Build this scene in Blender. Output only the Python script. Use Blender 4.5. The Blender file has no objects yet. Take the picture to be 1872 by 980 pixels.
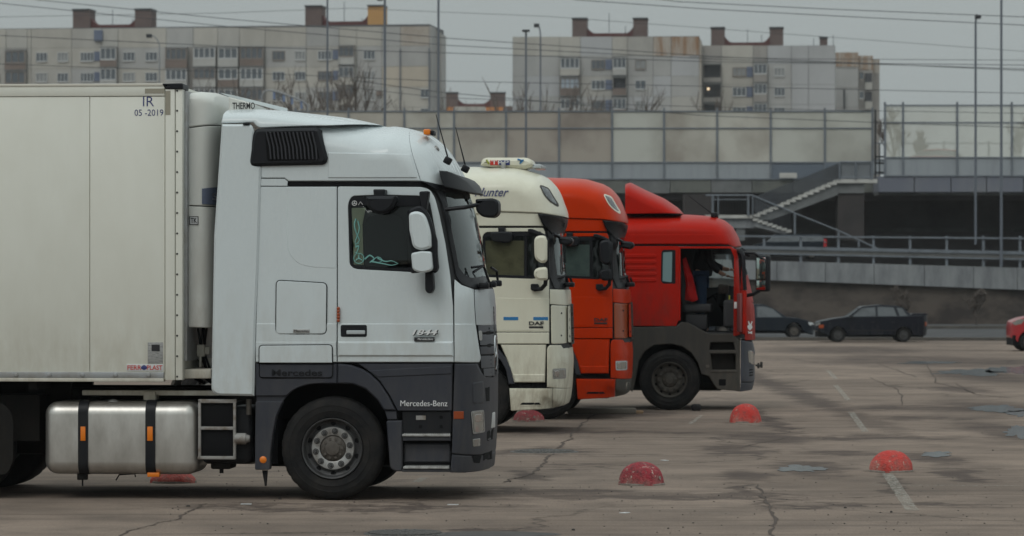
import bpy, bmesh, math, random
from mathutils import Vector, Matrix
from mathutils.geometry import delaunay_2d_cdt
random.seed(7)
S = bpy.context.scene
COL = S.collection
R = math.radians
# ------------------------------------------------------------------ camera
FPX, CX, HZ, CH = 6270.0, 936.0, 520.0, 2.08      # focal length, centre and horizon in photo pixels; eye height
cd = bpy.data.cameras.new('camera'); cam = bpy.data.objects.new('camera', cd); COL.objects.link(cam)
cam.location = (0, 0, CH); cam.rotation_euler = (R(90), 0, 0)
cd.sensor_width = 36; cd.lens = FPX / 1872 * 36; cd.shift_y = 30 / 1872
cd.clip_start = 0.5; cd.clip_end = 6000
cd.dof.use_dof = True; cd.dof.focus_distance = 36; cd.dof.aperture_fstop = 4.2
S.camera = cam
# ------------------------------------------------------------------ sky, sun, exposure
SUN_EL, SUN_AZ = 48, 205                           # degrees; azimuth clockwise from +Y
w = bpy.data.worlds.new('World'); S.world = w; w.use_nodes = True
nt = w.node_tree; nt.nodes.clear()
def wn(t, **k):
    n = nt.nodes.new(t)
    for a, b in k.items(): setattr(n, a, b)
    return n
out = wn('ShaderNodeOutputWorld'); bgn = wn('ShaderNodeBackground'); bgn.inputs[1].default_value = 0.1
sky = wn('ShaderNodeTexSky', sky_type='NISHITA', sun_disc=False, sun_elevation=R(SUN_EL), sun_rotation=R(SUN_AZ))
sky.dust_density = 6; sky.air_density = 1.5
hs = wn('ShaderNodeHueSaturation'); hs.inputs['Saturation'].default_value = 0.12
tc = wn('ShaderNodeTexCoord'); sx = wn('ShaderNodeSeparateXYZ')
mx = wn('ShaderNodeMath', operation='MAXIMUM'); mx.inputs[1].default_value = 0
ma = wn('ShaderNodeMath', operation='MULTIPLY_ADD'); ma.inputs[1].default_value = 1.8; ma.inputs[2].default_value = 1.0   # an overcast sky is brighter overhead
cn = wn('ShaderNodeTexNoise'); cn.inputs['Scale'].default_value = 2.2; cn.inputs['Detail'].default_value = 4
cmr = wn('ShaderNodeMapRange'); cmr.inputs[3].default_value = 0.88; cmr.inputs[4].default_value = 1.10
mm = wn('ShaderNodeMath', operation='MULTIPLY')
vm = wn('ShaderNodeVectorMath', operation='SCALE'); vm.inputs[0].default_value = (3.45, 3.82, 3.82)
mixw = wn('ShaderNodeMix', data_type='RGBA'); mixw.inputs[0].default_value = 0.9
L = nt.links.new
L(tc.outputs['Generated'], sx.inputs[0]); L(sx.outputs[2], mx.inputs[0]); L(mx.outputs[0], ma.inputs[0])
L(tc.outputs['Generated'], cn.inputs['Vector']); L(cn.outputs[0], cmr.inputs[0]); L(cmr.outputs[0], mm.inputs[0]); L(ma.outputs[0], mm.inputs[1])
L(mm.outputs[0], vm.inputs['Scale']); L(sky.outputs[0], hs.inputs['Color'])
L(hs.outputs[0], mixw.inputs[6]); L(vm.outputs[0], mixw.inputs[7]); L(mixw.outputs[2], bgn.inputs[0]); L(bgn.outputs[0], out.inputs[0])
sd = bpy.data.lights.new('sun', 'SUN'); sd.energy = 0.5; sd.angle = R(22); sd.color = (1, 0.97, 0.93)
so = bpy.data.objects.new('sun', sd); COL.objects.link(so)
sdir = Vector((math.sin(R(SUN_AZ)) * math.cos(R(SUN_EL)), math.cos(R(SUN_AZ)) * math.cos(R(SUN_EL)), math.sin(R(SUN_EL))))
so.rotation_euler = sdir.to_track_quat('Z', 'Y').to_euler()
S.view_settings.view_transform = 'Standard'; S.view_settings.look = 'None'
S.view_settings.exposure = 0.0; S.view_settings.gamma = 1
HAZE = 0.00016
S.cycles.max_bounces = 6; S.cycles.transparent_max_bounces = 12; S.cycles.use_denoising = True

# ------------------------------------------------------------------ materials
def mat(name, col, rough=0.5, metal=0.0, coat=0.0, var=None, vscale=4.0, stretch=(1, 1, 1), lo=0.45, hi=0.7, vamt=1.0,
        dirt=None, dz=(0.4, 2.2), damt=0.7, chips=None, bump=0.0, bscale=60, spec=0.5, coords='Object'):
    """principled paint/concrete/plastic with noise stains (var) and road dirt that thins out with height (dirt)"""
    m = bpy.data.materials.new(name); m.use_nodes = True
    t = m.node_tree; N = t.nodes; lk = t.links.new; p = N['Principled BSDF']
    p.inputs['Base Color'].default_value = (*col, 1); p.inputs['Roughness'].default_value = rough
    p.inputs['Metallic'].default_value = metal; p.inputs['Specular IOR Level'].default_value = spec
    p.inputs['Coat Weight'].default_value = coat; p.inputs['Coat Roughness'].default_value = 0.12
    if var or dirt or bump or chips:
        c = N.new('ShaderNodeTexCoord'); mp = N.new('ShaderNodeMapping'); mp.inputs['Scale'].default_value = stretch
        lk(c.outputs[coords], mp.inputs[0]); cur = None
        if var:
            n = N.new('ShaderNodeTexNoise'); n.inputs['Scale'].default_value = vscale; n.inputs['Detail'].default_value = 8
            n.inputs['Roughness'].default_value = 0.65; lk(mp.outputs[0], n.inputs['Vector'])
            mr = N.new('ShaderNodeMapRange'); mr.inputs[1].default_value = lo; mr.inputs[2].default_value = hi; mr.inputs[4].default_value = vamt
            lk(n.outputs[0], mr.inputs[0])
            x = N.new('ShaderNodeMix'); x.data_type = 'RGBA'; x.inputs[6].default_value = (*col, 1); x.inputs[7].default_value = (*var, 1)
            lk(mr.outputs[0], x.inputs[0]); cur = x.outputs[2]
        if dirt:
            mp2 = N.new('ShaderNodeMapping'); mp2.inputs['Scale'].default_value = (5, 5, 1.6); lk(c.outputs['Object'], mp2.inputs[0])
            n = N.new('ShaderNodeTexNoise'); n.inputs['Scale'].default_value = 1.4; n.inputs['Detail'].default_value = 9; n.inputs['Roughness'].default_value = 0.7
            lk(mp2.outputs[0], n.inputs['Vector'])
            sp = N.new('ShaderNodeSeparateXYZ'); lk(c.outputs['Object'], sp.inputs[0])
            mz = N.new('ShaderNodeMapRange'); mz.inputs[1].default_value = dz[0]; mz.inputs[2].default_value = dz[1]
            mz.inputs[3].default_value = 1.0; mz.inputs[4].default_value = 0.12; lk(sp.outputs[2], mz.inputs[0])
            mr = N.new('ShaderNodeMapRange'); mr.inputs[1].default_value = 0.36; mr.inputs[2].default_value = 0.72; lk(n.outputs[0], mr.inputs[0])
            mu = N.new('ShaderNodeMath'); mu.operation = 'MULTIPLY'; lk(mz.outputs[0], mu.inputs[0]); lk(mr.outputs[0], mu.inputs[1])
            m2 = N.new('ShaderNodeMath'); m2.operation = 'MULTIPLY'; m2.inputs[1].default_value = damt; lk(mu.outputs[0], m2.inputs[0])
            x = N.new('ShaderNodeMix'); x.data_type = 'RGBA'; x.inputs[6].default_value = (*col, 1); x.inputs[7].default_value = (*dirt, 1)
            if cur: lk(cur, x.inputs[6])
            lk(m2.outputs[0], x.inputs[0]); cur = x.outputs[2]
            rr = N.new('ShaderNodeMapRange'); rr.inputs[3].default_value = rough; rr.inputs[4].default_value = 0.75; lk(m2.outputs[0], rr.inputs[0])
            lk(rr.outputs[0], p.inputs['Roughness'])
        if chips:                                                              # paint worn through to pale concrete
            cc, cs, cl, chh = chips
            n = N.new('ShaderNodeTexNoise'); n.inputs['Scale'].default_value = cs; n.inputs['Detail'].default_value = 10; n.inputs['Roughness'].default_value = .75; lk(mp.outputs[0], n.inputs['Vector'])
            mr = N.new('ShaderNodeMapRange'); mr.inputs[1].default_value = cl; mr.inputs[2].default_value = chh; lk(n.outputs[0], mr.inputs[0])
            x = N.new('ShaderNodeMix'); x.data_type = 'RGBA'; x.inputs[6].default_value = (*col, 1); x.inputs[7].default_value = (*cc, 1)
            if cur: lk(cur, x.inputs[6])
            lk(mr.outputs[0], x.inputs[0]); cur = x.outputs[2]
        if cur: lk(cur, p.inputs['Base Color'])
        if bump:
            n = N.new('ShaderNodeTexNoise'); n.inputs['Scale'].default_value = bscale; n.inputs['Detail'].default_value = 5; lk(mp.outputs[0], n.inputs['Vector'])
            b = N.new('ShaderNodeBump'); b.inputs['Strength'].default_value = bump; b.inputs['Distance'].default_value = 0.02
            lk(n.outputs[0], b.inputs['Height']); lk(b.outputs[0], p.inputs['Normal'])
    return m
def glass(name, tint, rough=0.03, refl=1.5, thick=0.0):
    """pane: tinted see-through plus a Fresnel mirror; thick adds a milky diffuse share"""
    m = bpy.data.materials.new(name); m.use_nodes = True
    t = m.node_tree; N = t.nodes; lk = t.links.new; N.remove(N['Principled BSDF']); o = N['Material Output']
    tr = N.new('ShaderNodeBsdfTransparent'); tr.inputs[0].default_value = (*tint, 1)
    g = N.new('ShaderNodeBsdfGlossy'); g.inputs['Roughness'].default_value = rough; g.inputs[0].default_value = (.9, .95, .95, 1)
    f = N.new('ShaderNodeFresnel'); f.inputs[0].default_value = refl
    x = N.new('ShaderNodeMixShader'); lk(f.outputs[0], x.inputs[0]); lk(tr.outputs[0], x.inputs[1]); lk(g.outputs[0], x.inputs[2])
    lk(x.outputs[0], o.inputs[0])
    return m
def milky(name, col, clear, var, vscale=0.25):
    """weathered acrylic sheet: part see-through, part dull diffuse with dirt clouds"""
    m = bpy.data.materials.new(name); m.use_nodes = True
    t = m.node_tree; N = t.nodes; lk = t.links.new; p = N['Principled BSDF']; o = N['Material Output']
    c = N.new('ShaderNodeTexCoord'); n = N.new('ShaderNodeTexNoise'); n.inputs['Scale'].default_value = vscale; n.inputs['Detail'].default_value = 6
    lk(c.outputs['Object'], n.inputs['Vector'])
    mr = N.new('ShaderNodeMapRange'); mr.inputs[1].default_value = .42; mr.inputs[2].default_value = .72; lk(n.outputs[0], mr.inputs[0])
    x = N.new('ShaderNodeMix'); x.data_type = 'RGBA'; x.inputs[6].default_value = (*col, 1); x.inputs[7].default_value = (*var, 1)
    lk(mr.outputs[0], x.inputs[0]); lk(x.outputs[2], p.inputs['Base Color']); p.inputs['Roughness'].default_value = .45
    tr = N.new('ShaderNodeBsdfTransparent'); mix = N.new('ShaderNodeMixShader'); mix.inputs[0].default_value = clear
    lk(p.outputs[0], mix.inputs[1]); lk(tr.outputs[0], mix.inputs[2]); lk(mix.outputs[0], o.inputs[0])
    return m
DIRT = (0.16, 0.13, 0.10)
M = {}
M['white'] = mat('white_paint', (.60, .655, .668), .26, coat=.2, spec=.35, dirt=(.36, .33, .275), dz=(1.15, 2.1), damt=.5)
M['silver'] = mat('silver_paint', (.44, .48, .50), .35, coat=.3, dirt=(.3, .28, .25), damt=.4)
M['slate'] = mat('slate_plastic', (.036, .039, .050), .46, spec=.25, dirt=(.11, .10, .09), dz=(0.2, 1.6), damt=.55)
M['cream'] = mat('cream_paint', (.69, .675, .555), .32, coat=.15, spec=.35, dirt=(.25, .19, .125), dz=(.45, 1.35), damt=.9)
M['orange'] = mat('orange_red_paint', (.50, .031, .002), .28, coat=.02, spec=.08, dirt=(.16, .03, .015), dz=(.4, 1.8), damt=.45)
M['red'] = mat('red_paint', (.41, .013, .006), .32, coat=.02, spec=.06, dirt=(.10, .034, .027), dz=(1.1, 2.5), damt=.95)
M['mudgrey'] = mat('mud_grey_plastic', (.045, .043, .040), .7, spec=.3, dirt=(.105, .090, .07), dz=(.3, 1.8), damt=.8)
M['navy_bumper'] = mat('navy_bumper', (.035, .042, .062), .5, dirt=(.1, .09, .08), damt=.5)
M['black'] = mat('black_plastic', (.008, .009, .012), .45, spec=.25, dirt=(.04, .035, .03), dz=(.2, 1.5), damt=.4)
M['blackmatte'] = mat('black_matte', (.006, .006, .007), .85, spec=.2)
M['frame'] = mat('chassis_paint', (.009, .0085, .008), .8, spec=.2, dirt=(.03, .025, .02), dz=(.2, 1.4), damt=.7)
M['inner'] = mat('cab_inside', (.035, .037, .04), .8)
M['rubber'] = mat('tyre_rubber', (.010, .010, .011), .85, spec=.25, var=(.030, .027, .024), vscale=5, lo=.4, hi=.75, bump=.15, bscale=50)
M['rim_dark'] = mat('rim_paint', (.055, .055, .056), .5, var=(.03, .028, .026), vscale=12)
M['rim_ring'] = mat('rim_metal', (.36, .36, .35), .42, metal=.5, var=(.22, .2, .18), vscale=14)
M['hub'] = mat('hub_metal', (.10, .088, .076), .6, metal=.2, var=(.06, .05, .04), vscale=20)
M['rim_dirty'] = mat('rim_dirty', (.050, .045, .038), .75, var=(.085, .072, .058), vscale=9)
M['alu'] = mat('tank_aluminium', (.60, .585, .55), .38, metal=.85, var=(.30, .28, .25), vscale=3, stretch=(1.2, 1.2, .5), lo=.35, hi=.8, bump=.05, bscale=30)
M['steel'] = mat('step_steel', (.42, .42, .41), .45, metal=.5, var=(.2, .19, .17), vscale=18)
M['rust'] = mat('rusty_steel', (.30, .29, .275), .7, metal=.2, var=(.14, .10, .07), vscale=10)
M['trailer'] = mat('trailer_panel', (.72, .725, .655), .42, coat=.1, var=(.67, .67, .595), vscale=1.6, stretch=(1, 1, .6), lo=.35, hi=.75, dirt=(.42, .38, .29), dz=(1.15, 1.9), damt=.6)
M['trailer2'] = mat('reefer_panel', (.66, .67, .63), .42, coat=.15, dirt=(.36, .31, .25), dz=(1.6, 2.8), damt=.6)
M['rail'] = mat('rail_aluminium', (.36, .37, .38), .45, metal=.4, var=(.28, .27, .25), vscale=5)
M['railw'] = mat('rail_cream', (.60, .58, .51), .45, dirt=(.3, .25, .18), dz=(1.1, 1.6), damt=.8)
M['tape'] = mat('beige_tape', (.30, .28, .22), .6)
M['amber'] = mat('amber_plastic', (.75, .19, .01), .3)
M['amber_dark'] = mat('amber_lens', (.30, .055, .012), .25)
M['wglass'] = glass('window_glass', (.80, .85, .82))
M['shield'] = glass('windscreen_glass', (.66, .74, .73), refl=1.8)
M['lens'] = mat('lamp_lens', (.25, .25, .23), .12, metal=.25, var=(.34, .34, .31), vscale=5, coat=.6)
M['lensd'] = mat('dark_lens', (.055, .065, .07), .06, spec=.9, var=(.16, .18, .18), vscale=5, lo=.5, hi=.6)
M['grille'] = mat('grille_grey', (.075, .08, .092), .5, spec=.3)
M['joint'] = mat('panel_joint', (.10, .10, .105), .95)
M['louvre'] = mat('louvre_plastic', (.034, .036, .042), .5, spec=.3)
M['mirror'] = mat('mirror_glass', (.6, .62, .62), .03, metal=1)
M['chrome'] = mat('chrome', (.62, .63, .64), .15, metal=1)
M['navytext'] = mat('navy_print', (.03, .04, .16), .5)
M['redtext'] = mat('red_print', (.50, .03, .02), .5)
M['blacktext'] = mat('black_print', (.012, .012, .015), .5)
M['whitetext'] = mat('white_print', (.72, .73, .73), .45)
M['teal'] = mat('teal_sticker', (.18, .42, .39), .45)
M['blue'] = mat('blue_sticker', (.02, .17, .40), .4)
M['label'] = mat('label_print', (.33, .33, .32), .5, var=(.12, .12, .12), vscale=60, stretch=(.4, 1, 2))
M['plate'] = mat('plate_white', (.55, .56, .56), .4)
M['dome'] = mat('dome_red', (.52, .034, .026), .85, var=(.20, .045, .04), vscale=16, lo=.48, hi=.66, vamt=.8, dirt=(.42, .33, .27), dz=(-.02, .16), damt=.9, chips=((.48, .40, .33), 15, .60, .63), bump=1.0, bscale=45)
M['dome2'] = mat('dome_crimson', (.33, .028, .042), .9, var=(.12, .03, .035), vscale=18, lo=.45, hi=.66, vamt=.85, dirt=(.42, .34, .28), dz=(-.02, .13), damt=.9, chips=((.50, .42, .36), 13, .58, .61), bump=1.0, bscale=50)
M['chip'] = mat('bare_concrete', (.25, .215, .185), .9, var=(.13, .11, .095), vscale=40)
M['jeans'] = mat('jeans', (.03, .06, .12), .9)
M['jacket'] = mat('dark_jacket', (.010, .011, .014), .85)
M['redcloth'] = mat('red_cloth', (.28, .012, .012), .9, spec=.1)
M['skin'] = mat('skin', (.45, .28, .2), .6)
M['hair'] = mat('hair', (.02, .015, .012), .8)
M['seat'] = mat('seat_fabric', (.035, .037, .040), .9)
M['hiviz'] = mat('yellow_green_cloth', (.28, .30, .05), .8)
M['sofa'] = mat('car_navy', (.0075, .0095, .016), .22, coat=.14, spec=.2, dirt=(.03, .028, .026), dz=(.1, .9), damt=.4)
M['carslate'] = mat('car_slate', (.013, .018, .026), .3, coat=.06, spec=.15, dirt=(.04, .037, .034), dz=(.1, 1.0), damt=.4)
M['carred'] = mat('car_red', (.36, .012, .018), .28, coat=.5)
M['cglass'] = mat('car_window', (.06, .07, .078), .06, spec=.8, var=(.025, .03, .035), vscale=1.6)  # opaque pane; base colour lightened to stand in for reflections
M['tail'] = mat('tail_lens', (.6, .01, .015), .25)
M['conc'] = mat('concrete', (.245, .255, .26), .9, var=(.15, .155, .165), vscale=.9, stretch=(1.6, 1, .5), lo=.4, hi=.66, bump=.2, bscale=6)
M['beam'] = mat('guard_beam', (.115, .115, .11), .7, var=(.08, .08, .078), vscale=.8)
M['concd'] = mat('concrete_dark', (.18, .185, .185), .9, var=(.10, .105, .105), vscale=.5, lo=.4, hi=.7)
M['concl'] = mat('concrete_light', (.52, .51, .48), .9, var=(.36, .35, .33), vscale=.8)
M['concb'] = mat('concrete_blue', (.155, .165, .20), .85, var=(.20, .205, .22), vscale=.35, stretch=(1, 1, .5))
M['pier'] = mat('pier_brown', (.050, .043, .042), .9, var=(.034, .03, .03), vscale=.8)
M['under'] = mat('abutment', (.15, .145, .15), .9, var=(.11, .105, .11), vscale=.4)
M['rwall'] = mat('retaining_wall', (.105, .086, .073), .95, var=(.045, .037, .034), vscale=.45, lo=.42, hi=.62, stretch=(1, 1, 1.8), bump=.3, bscale=3)
M['galv'] = mat('galvanised', (.17, .19, .215), .55, metal=.2, var=(.13, .14, .155), vscale=2)
M['pole'] = mat('lamp_post_steel', (.12, .135, .16), .6)
M['polel'] = mat('lamp_post_pale', (.26, .27, .28), .6)
M['lampblk'] = mat('lamp_head', (.022, .024, .028), .5)
M['cable'] = mat('cable', (.05, .055, .06), .7)
M['bark'] = mat('bark', (.062, .052, .046), .95)
M['twig'] = mat('twigs', (.115, .095, .082), .95)
M['acryl'] = milky('acrylic_dirty', (.44, .41, .35), .16, (.29, .25, .21), .22)
M['acryl_r'] = milky('acrylic_clear', (.68, .69, .62), .58, (.54, .53, .46), .2)
M['sheet'] = mat('sheet_grey', (.30, .325, .345), .6, var=(.26, .28, .30), vscale=.6, stretch=(3, 1, .4))
M['sheetd'] = mat('sheet_slate', (.12, .145, .18), .6, var=(.16, .18, .21), vscale=.5)
M['mesh'] = milky('mesh_screen', (.06, .065, .075), .42, (.09, .095, .10), .3)
WALLS = []
for i, (c, v) in enumerate([((.425, .415, .385), (.30, .29, .27)), ((.40, .40, .39), (.29, .29, .285)), ((.45, .435, .395), (.33, .315, .285)),
                            ((.42, .43, .44), (.34, .345, .35)), ((.33, .315, .295), (.21, .195, .18)), ((.47, .425, .355), (.39, .35, .29)), ((.45, .43, .395), (.27, .215, .165))]):
    WALLS.append(mat('panel_%s' % 'grey pale beige cold brown ochre stained'.split()[i], c, .95, var=v, vscale=.16, stretch=(1, 1, .45), lo=.42, hi=.72))
M['rustwall'] = mat('panel_rust_stained', (.40, .37, .33), .95, var=(.26, .15, .08), vscale=.35, stretch=(1.6, 1, .25), lo=.42, hi=.6)
M['brick'] = mat('roof_brick', (.135, .095, .085), .95, var=(.105, .075, .07), vscale=.5)
M['brick_lit'] = mat('roof_brick_lit', (.48, .27, .10), .95)  # brick with orange light put into its colour
M['rroof'] = mat('roof_red', (.10, .030, .028), .9)
M['wpane'] = mat('far_pane', (.085, .10, .115), .12, var=(.19, .21, .22), vscale=.3, spec=.7)
M['wframe'] = mat('far_frame', (.50, .51, .51), .6)
M['wframe2'] = mat('far_frame_brown', (.20, .17, .15), .7)
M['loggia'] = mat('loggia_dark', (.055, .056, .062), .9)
M['balc_b'] = mat('balcony_brown', (.185, .145, .125), .9, var=(.14, .115, .10), vscale=.4)
M['balc_w'] = mat('balcony_white', (.42, .42, .40), .9, var=(.33, .33, .32), vscale=.4)
M['bluep'] = mat('blue_panel', (.12, .145, .21), .8)
M['curtain'] = mat('curtain_blue', (.34, .40, .46), .7)
M['orangeband'] = mat('orange_band', (.50, .20, .05), .9)
M['board'] = mat('plank_wood', (.30, .20, .12), .9)
M['iron'] = mat('cast_iron', (.05, .047, .045), .6, var=(.10, .085, .07), vscale=18)

# ------------------------------------------------------------------ helpers
def tag(o, label=None, cat=None, group=None, kind=None):
    for k, v in (('label', label), ('category', cat), ('group', group), ('kind', kind)):
        if v: o[k] = v
    return o
def thing(name, loc, rz=0.0, label=None, cat=None, group=None):
    o = bpy.data.objects.new(name, None); COL.objects.link(o); o.location = loc; o.rotation_euler = (0, 0, rz)
    o.empty_display_size = .2
    return tag(o, label, cat, group)
def link(name, me, parent=None, m=None):
    o = bpy.data.objects.new(name, me); COL.objects.link(o)
    if parent: o.parent = parent
    if m and not me.materials: me.materials.append(m)
    return o
def finish(bm, name, m, parent=None, ang=32, dbl=1e-4):
    if dbl: bmesh.ops.remove_doubles(bm, verts=bm.verts[:], dist=dbl)
    bmesh.ops.recalc_face_normals(bm, faces=bm.faces[:])
    me = bpy.data.meshes.new(name); bm.to_mesh(me); bm.free()
    if ang:
        me.polygons.foreach_set('use_smooth', [True] * len(me.polygons)); me.set_sharp_from_angle(angle=R(ang))
    return link(name, me, parent, m)
def copy_tree(o, parent=None):
    c = o.copy(); COL.objects.link(c)
    if parent: c.parent = parent
    for ch in list(o.children): copy_tree(ch, c)
    return c
def at(px, py, Y): return Vector(((px - CX) / FPX * Y, Y, CH + (HZ - py) / FPX * Y))
def gnd(px, py):
    Y = FPX * CH / (py - HZ); return Vector(((px - CX) / FPX * Y, Y, 0))
class Fr:
    """a place in the world with a heading: local x runs right along the thing, local y away from the road side"""
    def __init__(s, o, yaw):
        s.o = Vector(o); s.c, s.s, s.yaw = math.cos(yaw), math.sin(yaw), yaw
    def side(s, px, py, ys=0.0):
        d = Vector(((px - CX) / FPX, 1, (HZ - py) / FPX)); n = Vector((s.s, s.c, 0)); cm = Vector((0, 0, CH))
        t = (ys - (cm - s.o).dot(n)) / d.dot(n); p = cm + d * t - s.o
        return (p.x * s.c - p.y * s.s, p.z)
    def surf(s, px, py, Yf):
        y = Yf(*s.side(px, py, -1.0)) * .7
        for i in range(10):
            x, z = s.side(px, py, -y); y = .5 * y + .5 * Yf(x, z)
        return s.side(px, py, -y)
def lerp(tab, v):
    if v <= tab[0][0]: return tab[0][1]
    for (a, b), (c, d) in zip(tab, tab[1:]):
        if v <= c: return b + (d - b) * (v - a) / max(c - a, 1e-9)
    return tab[-1][1]
def pdist(x, y, P):
    b = 1e9
    for i in range(1, len(P)):
        ax, ay = P[i - 1]; dx, dy = P[i][0] - ax, P[i][1] - ay; l = dx * dx + dy * dy
        if l < 1e-12: continue
        t = ((x - ax) * dx + (y - ay) * dy) / l; t = 0 if t < 0 else 1 if t > 1 else t
        b = min(b, (x - ax - t * dx) ** 2 + (y - ay - t * dy) ** 2)
    return math.sqrt(b)
class Hull:
    """half width of a body at (x along, z up): full width W, rounded to the front (and rear) and over the top"""
    def __init__(s, W, front=None, top=None, c=.35, hr=.3, p=2.3, rear=None, cr=.3, lean=None, line=None):
        s.W, s.c, s.hr, s.p, s.cr, s.lean = W, c, hr, p, cr, lean
        s.line = None
        if line:                                                           # one rounded edge all along the outline of roof and nose
            q = [Vector(a) for a in line]; o = []
            for i in range(len(q) - 1):
                p0, p1, p2, p3 = q[max(i - 1, 0)], q[i], q[i + 1], q[min(i + 2, len(q) - 1)]
                for j in range(3):
                    t = j / 3; o.append(.5 * (2 * p1 + (p2 - p0) * t + (2 * p0 - 5 * p1 + 4 * p2 - p3) * t * t + (3 * p1 - p0 - 3 * p2 + p3) * t ** 3))
            o.append(q[-1]); s.line = [(a.x, a.y) for a in o]
        s.front = sorted((z, x) for x, z in front) if front else None
        s.top = sorted(top) if top else None
        s.rear = sorted((z, x) for x, z in rear) if rear else None
    def __call__(s, x, z):
        t = 0.0
        if s.line:
            d = 0.0 if (x > lerp(s.front, z) + .02 or z > lerp(s.top, x) + .02) else pdist(x, z, s.line)
            a = 1 - d / s.c
            return s.W * max(0.0, 1 - a ** s.p) ** (1 / s.p) if a > 0 else s.W
        if s.front:
            a = (x - (lerp(s.front, z) - s.c)) / s.c
            if a > 0: t += min(a, 1.5) ** s.p
        if s.rear:
            a = ((lerp(s.rear, z) + s.cr) - x) / s.cr
            if a > 0: t += min(a, 1.5) ** s.p
        if s.top:
            a = (z - (lerp(s.top, x) - s.hr)) / s.hr
            if a > 0: t += min(a, 1.5) ** s.p
        W = s.W - (lerp(s.lean, z) if s.lean else 0)
        return W * max(0.0, 1 - t) ** (1 / s.p)
    def clampd(s, x, z):
        if s.front: x = min(x, lerp(s.front, z) - .0005)
        if s.rear: x = max(x, lerp(s.rear, z) + .0005)
        if s.top: z = min(z, lerp(s.top, x) - .0005)
        return x, z
    def extra(s, x0, x1, z0, z1, g):
        pts = []
        A = [R(a) for a in (12, 24, 36, 47, 57, 66, 74, 80, 85, 88)]
        if s.line:
            ln = densify(s.line, g)[:-1]
            for i in range(1, len(ln) - 1):
                d = Vector(ln[i + 1]) - Vector(ln[i - 1])
                if d.length < 1e-6: continue
                n = Vector((d.y, -d.x)).normalized()
                pts += [(ln[i][0] + n.x * s.c * (1 - math.sin(a)), ln[i][1] + n.y * s.c * (1 - math.sin(a))) for a in A]
            return pts
        nz = max(2, int((z1 - z0) / g)); nx = max(2, int((x1 - x0) / g))
        for i in range(nz + 1):
            z = z0 + (z1 - z0) * i / nz
            if s.front: pts += [(lerp(s.front, z) - s.c * (1 - math.sin(a)), z) for a in A]
            if s.rear: pts += [(lerp(s.rear, z) + s.cr * (1 - math.sin(a)), z) for a in A]
        if s.top:
            for i in range(nx + 1):
                x = x0 + (x1 - x0) * i / nx
                pts += [(x, lerp(s.top, x) - s.hr * (1 - math.sin(a))) for a in A]
        return pts
def flat(y): return lambda x, z: y
def roundpoly(pts, seg=5):
    o = []; n = len(pts)
    for i, p in enumerate(pts):
        r = p[2] if len(p) > 2 else 0
        if not r: o.append((p[0], p[1])); continue
        a = Vector(pts[i - 1][:2]); b = Vector(p[:2]); c = Vector(pts[(i + 1) % n][:2])
        u = a - b; v = c - b; r1 = min(r, u.length * .49); r2 = min(r, v.length * .49)
        p0 = b + u.normalized() * r1; p1 = b + v.normalized() * r2
        for k in range(seg + 1):
            t = k / seg; q = p0 * (1 - t) ** 2 + b * 2 * t * (1 - t) + p1 * t * t; o.append((q.x, q.y))
    return o
def area(P): return .5 * sum(P[i - 1][0] * P[i][1] - P[i][0] * P[i - 1][1] for i in range(len(P)))
def inset(P, d):
    n = len(P); o = []
    sg = 1 if area(P) > 0 else -1
    for i in range(n):
        a = Vector(P[i - 1]); b = Vector(P[i]); c = Vector(P[(i + 1) % n])
        u = (b - a); v = (c - b)
        if u.length < 1e-7: u = v
        if v.length < 1e-7: v = u
        u = u.normalized(); v = v.normalized()
        n1 = Vector((-u.y, u.x)) * sg; n2 = Vector((-v.y, v.x)) * sg
        m = n1 + n2
        if m.length < 1e-6: m = n1
        m = m.normalized(); k = d / max(.45, m.dot(n1)); q = b + m * k; o.append((q.x, q.y))
    return o
def pip(x, y, P):
    r = False; n = len(P); j = n - 1
    for i in range(n):
        xi, yi = P[i]; xj, yj = P[j]
        if (yi > y) != (yj > y) and x < (xj - xi) * (y - yi) / (yj - yi) + xi: r = not r
        j = i
    return r
def edist(x, y, P):
    b = 1e9
    for i in range(len(P)):
        ax, ay = P[i - 1]; bx, by = P[i]; dx, dy = bx - ax, by - ay; l = dx * dx + dy * dy
        t = 0 if l < 1e-12 else max(0, min(1, ((x - ax) * dx + (y - ay) * dy) / l))
        b = min(b, (x - ax - t * dx) ** 2 + (y - ay - t * dy) ** 2)
    return math.sqrt(b)
def dedupe(P, e=4e-4):
    o = []
    for p in P:
        if not o or (abs(p[0] - o[-1][0]) + abs(p[1] - o[-1][1])) > e: o.append(p)
    if len(o) > 2 and abs(o[0][0] - o[-1][0]) + abs(o[0][1] - o[-1][1]) <= e: o.pop()
    return o
def densify(P, g):
    o = []
    for i in range(len(P)):
        a = P[i]; b = P[(i + 1) % len(P)]; l = math.hypot(b[0] - a[0], b[1] - a[1]); k = max(1, int(l / g))
        o += [(a[0] + (b[0] - a[0]) * j / k, a[1] + (b[1] - a[1]) * j / k) for j in range(k)]
    return o
def tri2d(P, holes, pts, g):
    V = []; E = []
    for lp in [P] + holes:
        s = len(V); V += [Vector(p) for p in lp]; E += [(s + i, s + (i + 1) % len(lp)) for i in range(len(lp))]
    for q in pts:
        if pip(q[0], q[1], P) and edist(q[0], q[1], P) > .3 * g and not any(pip(q[0], q[1], h) or edist(q[0], q[1], h) < .3 * g for h in holes): V.append(Vector(q))
    v, e, f, *_ = delaunay_2d_cdt(V, E, [], 0, 1e-6)
    F = []
    for t in f:
        cx = sum(v[i].x for i in t) / len(t); cy = sum(v[i].y for i in t) / len(t)
        if pip(cx, cy, P) and not any(pip(cx, cy, h) for h in holes): F.append(t)
    return v, F
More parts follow.
